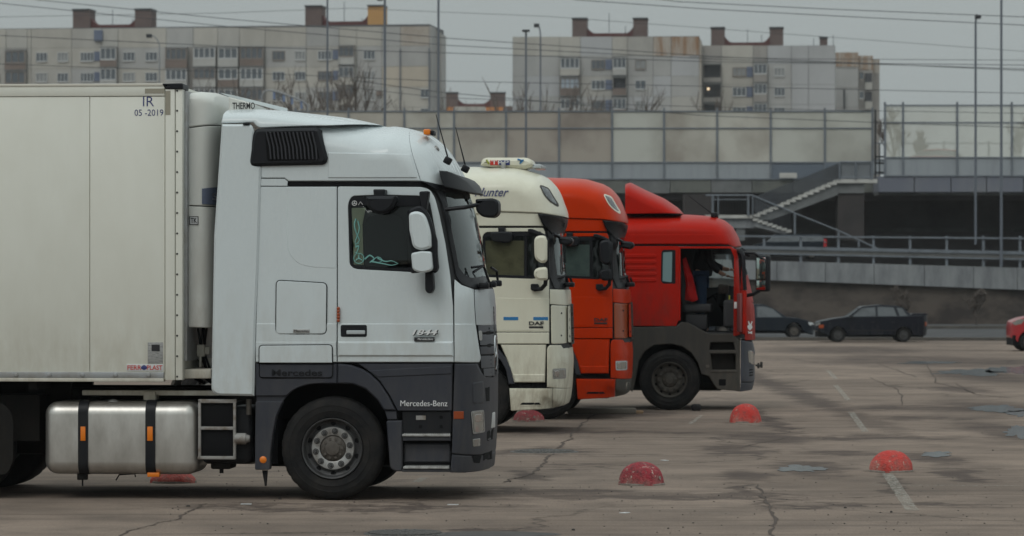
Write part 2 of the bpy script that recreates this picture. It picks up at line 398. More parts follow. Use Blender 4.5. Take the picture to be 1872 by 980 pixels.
def plate(name, parent, P, Yf, m, off=0.0, th=.02, ch=.004, holes=(), g=.08, both=False, back=False, curved=True):
    """body panel: outline P in (x, z), pressed onto the half-width function Yf, chamfered, with a returned edge.
    both=True closes it round to the other side of the body as one solid."""
    hull = isinstance(Yf, Hull)
    P = dedupe(P)
    if hull: P = dedupe([Yf.clampd(*p) for p in densify(P, g * .7)])
    holes = [dedupe(densify(h, g * .7) if hull else h) for h in holes]
    Pi = inset(P, ch) if ch else P
    Hi = [inset(h, -ch) if ch else h for h in holes]
    xs = [p[0] for p in Pi]; zs = [p[1] for p in Pi]; x0, x1, z0, z1 = min(xs), max(xs), min(zs), max(zs); pts = []
    if hull:
        nx = max(1, int((x1 - x0) / g)); nz = max(1, int((z1 - z0) / g))
        pts = [(x0 + (x1 - x0) * (i + .5 * (j % 2)) / nx, z0 + (z1 - z0) * j / nz) for i in range(nx + 1) for j in range(nz + 1)]
        ex = [q for q in Yf.extra(x0, x1, z0, z1, g * .6) if x0 < q[0] < x1 and z0 < q[1] < z1]
        pts = [q for q in pts if Yf(*q) > Yf.W * .985] + ex
    v, F = tri2d(Pi, Hi, pts, g * .35 if hull else g)
    bm = bmesh.new(); lay = bm.faces.layers.int.new('main')
    def Y(x, z, o): return max(.004, Yf(x, z) + o)
    def put(pts, o, sgn): return [bm.verts.new((x, sgn * Y(x, z, o), z)) for x, z in pts]
    def ring(A, B):
        for i in range(len(A)):
            try: bm.faces.new((A[i - 1], A[i], B[i], B[i - 1]))
            except ValueError: pass
    rims = []
    for sgn in ((-1, 1) if both else (-1,)):
        b = put([(q.x, q.y) for q in v], off, sgn)
        for t in F:
            try: bm.faces.new([b[i] for i in t])[lay] = 1
            except ValueError: pass
        r = []
        for lo, li in zip([P] + list(holes), [Pi] + Hi):
            A = put(li, off, sgn); B = put(lo, off - ch, sgn); ring(A, B)
            if not both:
                Cc = put(lo, off - th, sgn); ring(B, Cc)
            r.append(B)
        rims.append(r)
        if back and not both:
            b = put([(q.x, q.y) for q in v], off - th, sgn)
            for t in F: bm.faces.new([b[i] for i in t])
            ring(put(Pi, off - th, sgn), put(P, off - th, sgn))
    if both:
        for A, B in zip(*rims): ring(A, B)
    o = finish(bm, name, m, parent); me = o.data
    if hull:                                                               # shade the pressed face with the body's own normals
        fl = [a.value for a in me.attributes['main'].data]; N_ = [(0, 0, 0)] * len(me.loops); e = .012
        for p in me.polygons:
            if not fl[p.index]: continue
            for li in p.loop_indices:
                x, y, z = me.vertices[me.loops[li].vertex_index].co; sg = -1 if y < 0 else 1
                n = Vector((-(Yf(x + e, z) - Yf(x - e, z)) / (2 * e), sg, -(Yf(x, z + e) - Yf(x, z - e)) / (2 * e))).normalized()
                if n.dot(p.normal) > -.3: N_[li] = n
        me.normals_split_custom_set(N_)
    return o
class MB:
    def __init__(s): s.bm = bmesh.new()
    def add(s, b):
        me = bpy.data.meshes.new('t'); b.to_mesh(me); b.free(); s.bm.from_mesh(me); bpy.data.meshes.remove(me); return s
    def box(s, x0, x1, y0, y1, z0, z1, bev=0, seg=2, rot=None):
        b = bmesh.new(); bmesh.ops.create_cube(b, size=1)
        bmesh.ops.scale(b, vec=(abs(x1 - x0), abs(y1 - y0), abs(z1 - z0)), verts=b.verts[:])
        if bev: bmesh.ops.bevel(b, geom=b.edges[:], offset=min(bev, .49 * min(abs(x1 - x0), abs(y1 - y0), abs(z1 - z0))), segments=seg, affect='EDGES', profile=.5)
        if rot is not None: bmesh.ops.rotate(b, cent=(0, 0, 0), matrix=rot, verts=b.verts[:])
        bmesh.ops.translate(b, vec=((x0 + x1) / 2, (y0 + y1) / 2, (z0 + z1) / 2), verts=b.verts[:])
        return s.add(b)
    def cyl(s, p0, p1, r0, r1=None, n=12):
        p0 = Vector(p0); p1 = Vector(p1); d = p1 - p0; r1 = r0 if r1 is None else r1
        q = d.to_track_quat('Z', 'Y'); bm = s.bm
        A = [bm.verts.new(p0 + q @ Vector((r0 * math.cos(2 * math.pi * i / n), r0 * math.sin(2 * math.pi * i / n), 0))) for i in range(n)]
        B = [bm.verts.new(p1 + q @ Vector((r1 * math.cos(2 * math.pi * i / n), r1 * math.sin(2 * math.pi * i / n), 0))) for i in range(n)]
        for i in range(n): bm.faces.new((A[i - 1], A[i], B[i], B[i - 1]))
        if r0 > 1e-5: bm.faces.new(A[::-1])
        if r1 > 1e-5: bm.faces.new(B)
        return s
    def tube(s, path, r, n=6, r1=None):
        path = [Vector(p) for p in path]; rings = []; bm = s.bm
        for i, p in enumerate(path):
            d = (path[min(i + 1, len(path) - 1)] - path[max(i - 1, 0)]).normalized()
            q = d.to_track_quat('Z', 'Y'); rr = r if r1 is None else r + (r1 - r) * i / (len(path) - 1)
            rings.append([bm.verts.new(p + q @ Vector((rr * math.cos(2 * math.pi * k / n), rr * math.sin(2 * math.pi * k / n), 0))) for k in range(n)])
        for A, B in zip(rings, rings[1:]):
            best = min(range(n), key=lambda o: sum((A[k].co - B[(k + o) % n].co).length for k in range(n)))
            for k in range(n): bm.faces.new((A[k - 1], A[k], B[(k + best) % n], B[(k - 1 + best) % n]))
        bm.faces.new(rings[0][::-1]); bm.faces.new(rings[-1])
        return s
    def lathe(s, prof, c=(0, 0, 0), n=48, axis='y', notch=None):
        c = Vector(c); rings = []; bm = s.bm
        for k, (r, a) in enumerate(prof):
            ring = []
            for i in range(n):
                t = 2 * math.pi * i / n; rr = r - (notch[1] if notch and k in notch[0] and i % 4 < 1 else 0)
                ring.append(bm.verts.new(c + (Vector((rr * math.cos(t), a, rr * math.sin(t))) if axis == 'y' else Vector((rr * math.cos(t), rr * math.sin(t), a)))))
            rings.append(ring)
        for A, B in zip(rings, rings[1:]):
            for i in range(n): bm.faces.new((A[i - 1], A[i], B[i], B[i - 1]))
        if prof[0][0] > 1e-4: pass
        return s
    def prism(s, P, y0, y1):
        bm = s.bm; P = list(P)
        A = [bm.verts.new((x, y0, z)) for x, z in P]; B = [bm.verts.new((x, y1, z)) for x, z in P]
        for i in range(len(P)): bm.faces.new((A[i - 1], A[i], B[i], B[i - 1]))
        f = [bm.faces.new(A[::-1]), bm.faces.new(B)]
        bmesh.ops.triangulate(bm, faces=f)
        return s
    def done(s, name, m, parent=None, ang=32, dbl=1e-4): return finish(s.bm, name, m, parent, ang, dbl)
def text(body, size, m, parent, loc, name='lettering', rot=(R(90), 0, 0), shear=0, ext=.002, xs=1.0, align='CENTER', bold=0.0, space=1.0):
    c = bpy.data.curves.new('txt', 'FONT'); c.body = body; c.size = size; c.shear = shear; c.extrude = ext; c.align_x = align; c.align_y = 'CENTER'
    c.offset = bold * size; c.resolution_u = 3; c.space_character = space
    o = bpy.data.objects.new('txt', c); COL.objects.link(o)
    bpy.context.view_layer.update()
    me = bpy.data.meshes.new_from_object(o.evaluated_get(bpy.context.evaluated_depsgraph_get()))
    bpy.data.objects.remove(o); bpy.data.curves.remove(c)
    mt = Matrix.Translation(Vector(loc)) @ Matrix.Rotation(rot[2], 4, 'Z') @ Matrix.Rotation(rot[0], 4, 'X') @ Matrix.Diagonal((xs, 1, 1, 1))
    me.transform(mt); me.materials.clear(); me.name = name
    return link(name, me, parent, m)
class Side:
    """draws parts of one vehicle or building: outlines are photo measurements turned into metres on its own side plane"""
    def __init__(s, fr, root, Yf, g=.08): s.fr, s.root, s.Yf, s.g = fr, root, Yf, g
    def pts(s, P, Yf=None):
        Yf = Yf or s.Yf
        P = roundpoly(P)
        if isinstance(Yf, (int, float)): return [s.fr.side(x, y, -Yf) for x, y in P]
        return [s.fr.surf(x, y, Yf) for x, y in P]
    def panel(s, name, P, m, off=0.0, th=.02, ch=.004, holes=(), Yf=None, both=False, back=False, parent=None, g=None):
        Yf = s.Yf if Yf is None else Yf
        Q = s.pts(P, Yf); H = [s.pts(h, Yf) for h in holes]
        return plate(name, parent or s.root, Q, flat(Yf) if isinstance(Yf, (int, float)) else Yf, m, off, th, ch, H, g or s.g, both, back)
    def slab(s, name, P, m, y0, y1, ch=.01, parent=None):
        """rounded block seen from the side: near face at lateral y0, far face y1 (metres from the centre line, near side positive)"""
        Q = s.pts(P, float(y0))
        return plate(name, parent or s.root, Q, flat(y0), m, 0, y0 - y1, ch, (), .1, False, True)
    def box(s, mb, px0, px1, py0, py1, y0, y1, bev=.005, seg=2):
        pm = min(max((px0 + px1) / 2, min(px1, 250)), 1872)
        x0, x1 = s.fr.side(px0, py0, -y0)[0], s.fr.side(px1, py1, -y0)[0]; z1, z0 = s.fr.side(pm, py0, -y0)[1], s.fr.side(pm, py1, -y0)[1]
        mb.box(x0, x1, -y0, -y1, z0, z1, bev, seg); return mb
    def p3(s, px, py, y): x, z = s.fr.side(px, py, -y); return Vector((x, -y, z))
    def txt(s, body, px, py, hpx, m, y, **k):
        """hpx = cap height in photo pixels"""
        p = s.p3(px, py, y); x, z2 = s.fr.side(px, py - hpx, -y)
        return text(body, (z2 - p.z) / .7, m, k.pop('parent', s.root), p, **k)
def wheel(root, x, yout, r, side=-1, style='ring', wd=.30, name='wheel', nuts=True):
    """tyre, rim and nuts about an axle along y; yout is the outer face's lateral position"""
    e = bpy.data.objects.new(name, None); COL.objects.link(e); e.parent = root; e.location = (x, yout, r)
    e.rotation_euler = (0, 0, 0 if side < 0 else math.pi); e.empty_display_size = .2
    q = r / .5
    tp = [(.292, .03), (.305, .012), (.33, .006), (.365, -.004), (.368, .002), (.41, .004), (.414, .0), (.45, .012), (.478, .028), (.492, .05), (.5, .075)]
    tp = [(a * q, b) for a, b in tp] + [(.5 * q, .12), (.49 * q, .123), (.49 * q, .132), (.5 * q, .135), (.5 * q, wd - .075), (.478 * q, wd - .028), (.41 * q, wd), (.30 * q, wd - .03), (.27 * q, wd - .05)]
    MB().lathe(tp, n=128, notch=((8, 9, 10), .007)).done('tyre', M['rubber'], e, 40)
    dk, rg, hb = (M['rim_dark'], M['rim_ring'], M['hub']) if style == 'ring' else (M['rim_dirty'], M['rim_dirty'], M['rim_dirty'])
    MB().lathe([(.293 * q, .05), (.295 * q, .008), (.288 * q, -.004), (.278 * q, .004), (.272 * q, .05), (.262 * q, .085), (.235 * q, .10), (.205 * q, .085), (.2 * q, .1)], n=72).done('rim', dk, e, 30)
    h = MB()
    for i in range(10):                                                    # hand holes in the dish
        a = 2 * math.pi * (i + .5) / 10; h.cyl((.242 * q * math.cos(a), .10, .242 * q * math.sin(a)), (.242 * q * math.cos(a), .089, .242 * q * math.sin(a)), .024 * q, n=12)
    h.done('hand_holes', M['blackmatte'], e)
    MB().lathe([(.208 * q, .088), (.208 * q, .066), (.202 * q, .06), (.135 * q, .06), (.128 * q, .064), (.128 * q, .1)], n=60).done('wheel_ring', rg, e, 30)
    c = MB().lathe([(.128 * q, .09), (.122 * q, .075), (.1 * q, .06), (.07 * q, .05), (.0665 * q, .035), (.03 * q, .03), (.0, .03)], n=40)
    for i in range(10):
        a = 2 * math.pi * i / 10; c.cyl((.092 * q * math.cos(a), .07, .092 * q * math.sin(a)), (.092 * q * math.cos(a), .045, .092 * q * math.sin(a)), .013 * q, n=8)
    c.done('hub', hb, e, 30)
    if nuts:
        nm = None
        for i in range(10):
            a = 2 * math.pi * (i + .3) / 10; pc = Vector((.168 * q * math.cos(a), 0, .168 * q * math.sin(a)))
            if nm is None:
                o = MB().lathe([(.03 * q, .062), (.03 * q, .054), (.022 * q, .052)], n=16).cyl((0, .06, 0), (0, .034, 0), .019 * q, .016 * q, n=6).cyl((0, .034, 0), (0, .022, 0), .009 * q, n=8).done('wheel_nut', M['rim_dark'] if style == 'ring' else hb, e); nm = o.data
            else: o = link('wheel_nut', nm, e)
            o.location = pc
    return e
def struct(name, mb, m, ang=0): return tag(mb.done(name, m, None, ang), kind='structure')

# ================================================================== white tractor in front
YAW = R(4.5)
def frame_at(px, py, Y, yaw, yn):
    o = at(px, py, Y); o.z = 0; return Fr(o + Vector((math.sin(yaw), math.cos(yaw), 0)) * yn, yaw)
def txtw(sd, body, x0, x1, py, hpx, m, y, parent=None, **k):
    o = sd.txt(body, (x0 + x1) / 2, py, hpx, m, y, parent=parent or sd.root, **k)
    a = sd.p3(x0, py, y).x; b = sd.p3(x1, py, y).x
    xs = [v.co.x for v in o.data.vertices]; lo, hi = min(xs), max(xs); sc = (b - a) / (hi - lo)
    for v in o.data.vertices: v.co.x = a + (v.co.x - lo) * sc
    return o
def spline(P_, k=5):
    o = []
    for i in range(len(P_) - 1):
        p0 = Vector(P_[max(i - 1, 0)]); p1 = Vector(P_[i]); p2 = Vector(P_[i + 1]); p3 = Vector(P_[min(i + 2, len(P_) - 1)])
        for j in range(k):
            t = j / k; o.append(tuple(.5 * (2 * p1 + (p2 - p0) * t + (2 * p0 - 5 * p1 + 4 * p2 - p3) * t * t + (3 * p1 - p0 - 3 * p2 + p3) * t ** 3)))
    return o + [tuple(P_[-1])]
def hatch(sd, name, P, m, off, w=1.6, lab=None):
    """flap with a dark shut line round it"""
    g = sd.pts(P); c = (sum(p[0] for p in g) / len(g), sum(p[1] for p in g) / len(g))
    plate('shut_line', sd.root, inset(g, -.009), sd.Yf if isinstance(sd.Yf, Hull) else flat(sd.Yf), M['blackmatte'], off - .003, .01, 0, g=.1)
    return plate(name, sd.root, g, sd.Yf if isinstance(sd.Yf, Hull) else flat(sd.Yf), m, off + .002, .01, .004, g=.1)
def chassis(root, x0, x1, axle, zr=.5, r=.5):
    m = MB()
    for y in (-.42, .38): m.box(x0, x1, y, y + .07, .82, 1.06)
    for k in range(5):
        x = x0 + (x1 - x0) * (k + .5) / 5; m.box(x - .05, x + .05, -.4, .4, .86, 1.02)
    m.done('chassis_frame', M['frame'], root)
    for ax in axle: MB().cyl((ax, -.95, r), (ax, .95, r), .075, n=12).box(ax - .12, ax + .12, -.5, .5, r - .02, r + .3, .03).done('axle', M['frame'], root)
fr1 = frame_at(607, 915, 33, YAW, 1.22)
T1 = thing('semi_truck', fr1.o, -YAW, 'white tractor unit with dark grey skirts and black roof intake, nearest of the row', 'truck', 'parked trucks')
def f1(px, py): return fr1.side(px, py, .35)
fsil = [(700, 229), (745, 234.5), (775, 242), (800, 254), (820, 272), (838, 298), (850, 320), (858, 345), (873, 396), (884, 450), (892, 494), (904, 528), (908, 560), (909, 595), (912, 640), (912, 700), (911, 770), (907, 835), (903, 864)]
tsil = [(440, 196), (560, 206), (640, 217), (690, 227), (706, 230.5), (745, 234.5), (775, 242), (800, 254), (820, 272), (838, 298), (850, 320)]
H1 = Hull(1.25, [f1(*p) for p in fsil], [fr1.side(*p, -.4) for p in tsil], c=.36, hr=.34, p=2.3, line=[fr1.side(*p, -.4) for p in tsil[:5]] + [f1(*p) for p in fsil[1:]])
s1 = Side(fr1, T1, H1)
P = s1.panel
P('cab_shell', [(474, 322), (590, 322), (706, 322), (790, 328), (812, 338), (840, 342), (853, 348), (869, 396), (888, 494), (900, 528), (904, 660), (900, 690), (832, 664), (470, 664)], M['inner'], -.05, both=True, ch=0, g=.12)
P('roof', [(477, 325.5), (477, 300), (474, 237), (590, 229), (706, 230.5), (745, 234.5), (751.6, 236.2), (768.6, 331), (527, 331), (520, 325.5)], M['white'], 0, both=True, ch=.008, g=.06)
P('roof_front', [(752.5, 236), (775, 242), (800, 254), (820, 272), (838, 298), (850, 320), (858, 345), (840, 345), (812, 341), (790, 335), (769.5, 331)], M['white'], 0, both=True, ch=.006, g=.05)
P('roof_crease', [(600, 279), (751, 282), (762, 325), (600, 325)], M['white'], .010, .012, ch=.006, g=.06)
P('corner_cover', [(477, 327), (520, 327), (526, 332), (525, 340), (476, 340)], M['white'], 0)
P('drip_channel', [(527, 332.5, 4), (770, 332.5), (815, 344), (800, 342), (783, 341), (527, 341)], M['blackmatte'], -.012)
door = P('door', [(617.5, 341, 4), (770, 342, 4), (786, 346, 10), (795, 362, 6), (803, 392), (814, 445), (823, 505), (828, 560), (829.5, 662), (617.5, 662)], M['white'], 0,
         holes=[[(636, 372, 8), (643, 358, 7), (700, 356), (770, 358, 8), (785, 366, 8), (797, 430), (803, 492, 5), (797, 500, 5), (740, 497), (648, 492, 9), (639, 484, 6)]], g=.06)
door['label'] = 'white cab door with a side window'
P('window_seal', [(636, 372, 8), (643, 358, 7), (700, 356), (770, 358, 8), (785, 366, 8), (797, 430), (803, 492, 5), (797, 500, 5), (740, 497), (648, 492, 9), (639, 484, 6)], M['black'], -.006, .02,
  holes=[[(641, 380, 6), (648, 376, 4), (772, 378, 5), (783, 386, 5), (790, 440), (793, 488, 5), (740, 491), (652, 487, 7), (644, 482, 4)]], parent=door)
P('window_pane', [(640, 380), (648, 375), (772, 377), (784, 386), (791, 440), (794, 490), (740, 492), (650, 488), (643, 482)], M['wglass'], -.012, .006, ch=0, parent=door)
P('driver_seat', [(668, 398, 14), (690, 388, 10), (735, 392, 14), (742, 430), (748, 489), (664, 489), (664, 430)], M['seat'], -.035, .02, ch=.01)
P('curtain', [(642, 380), (668, 380), (662, 410), (664, 484), (646, 484)], mat('curtain_olive', (.50, .53, .40), .9), -.03, .01, ch=.002)
P('door_panel', [(617.5, 591.5), (828.5, 592), (829.5, 662), (617.5, 662)], M['white'], .008, .02, ch=.006, parent=door)
P('door_sill', [(617.5, 624), (829, 624), (829.5, 652), (617.5, 652)], M['white'], .026, .03, ch=.017, parent=door)
P('side_panel', [(476, 341.5), (615.7, 341.5), (615.7, 662), (467.5, 662), (468.5, 590), (472, 480)], M['white'], 0)
P('pressed_field', [(525, 342), (615, 342), (615, 491), (575, 489), (545, 484, 30), (526, 462, 30), (524, 430)], M['white'], .003, .006, ch=.005)
P('side_sill', [(468.5, 591.5), (615.7, 591.5), (615.7, 662), (467.5, 662)], M['white'], .008, .02, ch=.006)
P('side_sill', [(467.5, 624), (615.7, 624), (615.7, 652), (467.5, 652)], M['white'], .012, .02, ch=.010)
hatch(s1, 'locker_flap', [(506, 513, 8), (597, 518, 8), (596, 610, 8), (505, 610, 8)], M['white'], .011)
hatch(s1, 'locker_flap', [(475, 632, 6), (607, 631, 6), (607.5, 663), (475, 663)], M['white'], .025)
fl = None
P('fender', [(467, 665), (616, 665), (616, 701), (566, 701, 24), (536, 712, 14), (524, 724), (467, 724)], M['slate'], -.004, .05, ch=.008)
fl = hatch(s1, 'locker_skirt', [(475, 666), (607.5, 666), (607.5, 690, 6), (475, 690, 6)], M['slate'], .006)
P('fender', [(467, 734, 3), (517, 734, 3), (505, 760), (498, 795), (494, 830), (493, 859, 3), (466, 859, 3)], M['slate'], .0, .12, ch=.008)
P('fender_joint', [(468, 723), (524, 723), (516, 735), (468, 735)], M['slate'], -.03, .02)
P('fender', [(617.2, 665), (640, 667), (660, 674), (676, 683), (693, 699), (710, 724), (723, 750), (702, 750), (690, 731), (668, 711), (645, 702), (617.2, 701)], M['slate'], .010, .09, ch=.014)
P('fender', [(703, 751.5), (724, 751.5), (725, 767), (708, 767)], M['slate'], -.02, .1)
P('fender', [(706, 769, 4), (735, 769), (735, 862), (722, 862, 6), (713, 855, 4)], M['slate'], .0, .2, ch=.012)
P('door_skirt', [(655, 665), (827, 665), (826, 751), (727, 751), (712, 722), (695, 697), (678, 681)], M['slate'], -.002, .03, ch=.006)
P('door_skirt_bead', [(672, 677), (826, 669), (826, 684), (690, 690)], M['slate'], .006, .02, ch=.008)
P('corner_panel', [(831, 511), (843, 521), (866, 529), (869, 593), (879, 656, 3), (876, 662), (831, 662)], M['white'], 0, .03, ch=.006, g=.05)
P('corner_panel', [(831, 592), (869, 592), (879, 656, 3), (876, 662), (831, 662)], M['white'], .012, .03, ch=.008, g=.05)
P('front_flap', [(867.5, 530), (904, 528), (908, 560), (909, 594), (870.5, 594)], M['silver'], 0, both=True, ch=.006, g=.05)  # white flap; silver colour carries the glare on the front face
P('windscreen', [(814, 352), (850, 352), (860, 356), (873, 396), (884, 450), (892, 494), (895, 505), (862, 508), (848, 501), (839, 488), (825, 415)], M['shield'], -.012, both=True, ch=0, g=.05)
P('pillar_trim', [(783, 342), (800, 342), (813, 352), (825, 415), (839, 488), (848, 501), (862, 508), (896, 505), (904, 527), (880, 529), (856, 524), (843, 518), (834, 505), (828, 472), (818, 420), (808, 372), (797, 350)], M['black'], -.002, .03, ch=.004, g=.05)
bump = P('bumper', [(831, 665), (872, 665), (880, 682, 4), (888, 690), (912, 684), (912, 700), (911, 770), (908, 826), (826, 829)], M['slate'], .004, both=True, ch=.01, g=.05)
P('bumper_boss', [(863, 700, 4), (884, 696, 4), (886, 730, 4), (884, 738, 4), (864, 738, 4)], M['slate'], .018, .03, ch=.012, g=.04)
P('bumper_lip', [(826, 831), (908, 828), (905, 847), (893, 857), (852, 864), (823, 864)], M['slate'], .0, both=True, ch=.01, g=.05)
for n, Q in [('bumper_opening', [(887, 709), (895, 707), (895, 733), (889, 734)]), ('bumper_opening', [(890, 788, 4), (909, 783, 4), (908, 802, 4), (890, 807, 4)]),
             ('bumper_grille', [(863, 833, 2), (881, 831, 2), (877, 847, 2), (866, 846, 2)]), ('bumper_grille', [(884, 829), (905.5, 822), (905, 838), (883, 842)])]:
    P(n, Q, M['blackmatte'], .009, .02, ch=.002, g=.04)
P('headlight_surround', [(861, 752, 4), (885, 749, 4), (887, 790, 4), (865, 794, 4)], M['black'], .010, .02, ch=.004, g=.03)
hl = P('headlight', [(864, 754, 5), (883, 751, 5), (885, 788, 5), (867, 791, 5)], M['lens'], .018, .02, ch=.006, g=.03)
P('headlight_reflector', [(868, 758, 4), (880, 756, 4), (881, 770, 4), (869, 772, 4)], M['chrome'], .021, .006, ch=.003, g=.02, parent=hl)
P('headlight_rim', [(861, 752, 4), (885, 749, 4), (887, 790, 4), (865, 794, 4)], M['rim_ring'], .020, .02, ch=.002, g=.03, holes=[[(863.5, 754.5, 4), (883.5, 751.5, 4), (885.5, 787.5, 4), (866.5, 791, 4)]], parent=hl)
P('fog_lamp', [(864, 803, 2), (878, 801, 2), (878, 815, 2), (865, 817, 2)], M['lens'], .014, .02, ch=.006, g=.03)
P('side_marker', [(829.5, 752), (848, 752), (848, 766), (829.5, 766)], M['amber_dark'], .016, .02, ch=.004)
P('grille_backing', [(873, 595), (908, 595), (912, 640), (912, 686), (888, 690), (881, 682), (876, 664)], M['blackmatte'], -.02, both=True, ch=0, g=.05)
for y0, y1, xl in ((597, 606, 874), (614, 629, 877), (636, 646, 878), (653, 671, 879), (676, 686, 884)):
    P('grille_slat', [(xl, y0 - 2), (912, y0 - 4), (912, y1), (xl + 1, y1 + 2)], M['grille'] if y0 != 636 else M['slate'], .012, both=True, ch=.004, g=.05)
P('grille_bracket', [(875, 605, 3), (881, 604, 3), (882, 622, 3), (877, 623, 3)], M['steel'], .02, .03, ch=.004, g=.03)
# front emblem and number plate stand on the middle of the nose
zc = fr1.side(900, 645, 0)[1]; xc = lerp(H1.front, zc) - .012
m = MB(); m.tube([(xc, .165 * math.cos(a), zc + .165 * math.sin(a)) for a in [2 * math.pi * i / 32 for i in range(33)]], .014, 8)
for k in range(3):
    a = math.pi / 2 + k * 2.0944; m.cyl((xc, 0, zc), (xc, .16 * math.cos(a), zc + .16 * math.sin(a)), .024, .004, 8)
m.done('front_emblem', M['chrome'], T1)
za, zb = fr1.side(900, 780, 0)[1], fr1.side(900, 752, 0)[1]; xb = lerp(H1.front, za)
MB().box(xb - .03, xb - .012, -.66, -.14, za, zb, .006, rot=Matrix.Rotation(-.10, 3, 'Z')).done('licence_plate', M['plate'], T1)
text('B 128 KO', .12, M['blacktext'], T1, (xb + .012, -.34, (za + zb) / 2), rot=(R(90), 0, R(90 + 11)), xs=.7) if False else None
# wipers, antennas, beacon, badge
m = MB()
for pth in ([(866, 497, .9), (884, 486, .75), (897, 524, .62)], [(884, 486, .75), (862, 489, .88)], [(898, 489, .45), (908, 496, .3), (911, 522, .25)], [(897, 524, .62), (909, 520, .3)]):
    m.tube([s1.p3(a, b, y) for a, b, y in pth], .013, 6)
for a, b, y in ((885, 522, .75), (898, 520, .55), (908, 518, .3)): p = s1.p3(a, b, y); m.box(p.x - .05, p.x + .05, p.y - .05, p.y + .05, p.z - .03, p.z + .03, .015)
m.done('wiper', M['black'], T1)
for (a, b, y) in (((797, 209), (820, 293), .95), ((833, 233), (852, 308), .35)):
    m = MB().tube([s1.p3(*b, y), s1.p3(*a, y)], .009, 6, .004); p = s1.p3(*b, y); m.box(p.x - .04, p.x + .03, p.y - .08, p.y + .03, p.z - .04, p.z + .03, .012, rot=Matrix.Rotation(.5, 3, 'Y')); m.done('antenna', M['black'], T1)
m = MB(); s1.box(m, 774, 786, 236, 246, .75, .45, .01); m.done('beacon', M['amber'], T1)
m = MB(); s1.box(m, 786, 793, 238, 247, .72, .5, .01); m.done('beacon_bracket', M['black'], T1)
bx_, bz_ = fr1.surf(798.5, 271.5, H1); by_ = H1(bx_, bz_); e_ = .01; bn = Vector((-(H1(bx_ + e_, bz_) - H1(bx_ - e_, bz_)) / (2 * e_), -1, -(H1(bx_, bz_ + e_) - H1(bx_, bz_ - e_)) / (2 * e_))).normalized(); bp = Vector((bx_, -by_, bz_))
MB().cyl(bp - bn * .02, bp + bn * .012, .034, .03, 18).cyl(bp, bp + bn * .016, .018, n=14).done('roof_badge', M['steel'], T1)
# sun visor over the windscreen and the kerb mirror on its arms
fv = [(x + .13, z) for x, z in [f1(*p) for p in fsil]]
HV = Hull(1.22, fv, None, c=.42, p=2.3)
P('sun_visor', [(803, 312), (818, 313), (838, 321), (856, 333), (868, 346), (880, 354), (866, 353), (848, 349), (812, 342), (806, 326)], M['black'], .03, both=True, ch=.01, g=.05, Yf=HV)
P('visor_bracket', [(770, 331), (812, 339), (850, 349), (884, 364), (884, 372), (848, 357), (812, 349), (790, 343)], M['black'], .035, .05, ch=.008, g=.05)
MB().tube([s1.p3(814, 383, 1.2), s1.p3(850, 379, 1.22), s1.p3(884, 372, 1.1)], .02, 8).done('mirror_arm', M['black'], T1)
s1.slab('kerb_mirror', [(869, 364, 3), (902, 362, 5), (911, 368, 6), (911, 390, 6), (903, 398, 6), (882, 397, 6), (870, 386, 6)], M['black'], 1.15, .85, .02)
# door mirrors
mm_ = s1.slab('mirror_back', [(744, 384, 6), (768, 374, 10), (784, 390, 12), (799, 440), (800, 495, 6), (750, 500, 5), (753, 462), (747, 440)], M['black'], 1.47, 1.40, .02)
s1.slab('mirror_housing', [(747, 390, 6), (762, 385, 8), (777, 392, 12), (787, 425, 10), (788, 453, 5), (770, 458, 5), (755, 453, 8), (748, 420)], M['white'], 1.56, 1.46, .022)
s1.slab('mirror_housing', [(751, 463, 5), (770, 459, 4), (788, 460, 4), (791, 494, 7), (772, 500, 8), (754, 494, 7)], M['white'], 1.56, 1.46, .016)
s1.slab('mirror_arm', [(766, 350, 4), (784, 349, 4), (783, 358, 3), (779, 385), (769, 385), (767, 362, 3)], M['black'], 1.42, 1.27, .01)
s1.slab('mirror_arm', [(777, 498), (791, 498), (793, 530, 7), (785, 538, 6), (777, 532, 6)], M['black'], 1.42, 1.27, .01)
s1.slab('ramp_mirror', [(666, 359, 4), (725, 357, 5), (724, 372, 14), (708, 389, 14), (690, 392, 10), (672, 382, 12)], M['black'], 1.52, 1.36, .03)
s1.slab('mirror_arm', [(682, 346, 3), (704, 346, 3), (702, 366), (684, 366)], M['black'], 1.44, 1.25, .01)
# rear side deflector and roof fairing
fair = [fr1.side(*p, 0) for p in ((408, 201), (480, 200), (520, 202.5), (640, 216.5), (708, 231), (760, 243))]
HF = Hull(1.22, [f1(*p) for p in ((715, 233), (640, 216), (560, 200))], fair, c=.17, hr=.16, p=2.2, line=fair[:-1] + [f1(*p) for p in ((722, 236),)])
P('roof_fairing', [(404.5, 225.5), (408, 208, 5), (416, 201, 5), (480, 200), (520, 202.5), (640, 216.5), (706, 231), (600, 229), (476, 234), (470, 232, 4), (463, 224)], M['white'], 0, both=True, ch=.008, Yf=HF)
s1.slab('side_deflector', [(405, 227), (459, 227, 6), (464, 240), (463, 300), (477, 305), (472, 480), (467, 590), (464, 724), (396, 723, 9), (386, 714, 6), (391, 430)], M['white'], 1.275, 1.20, .02)
m = MB(); s1.box(m, 444, 456, 224.5, 228.5, 1.285, 1.22, .003); m.done('deflector_clip', M['black'], T1)
s1.slab('far_fairing_edge', [(424, 177), (450, 182), (545, 205), (545, 212), (520, 206), (440, 184)], M['white'], -.75, -.95, .01)
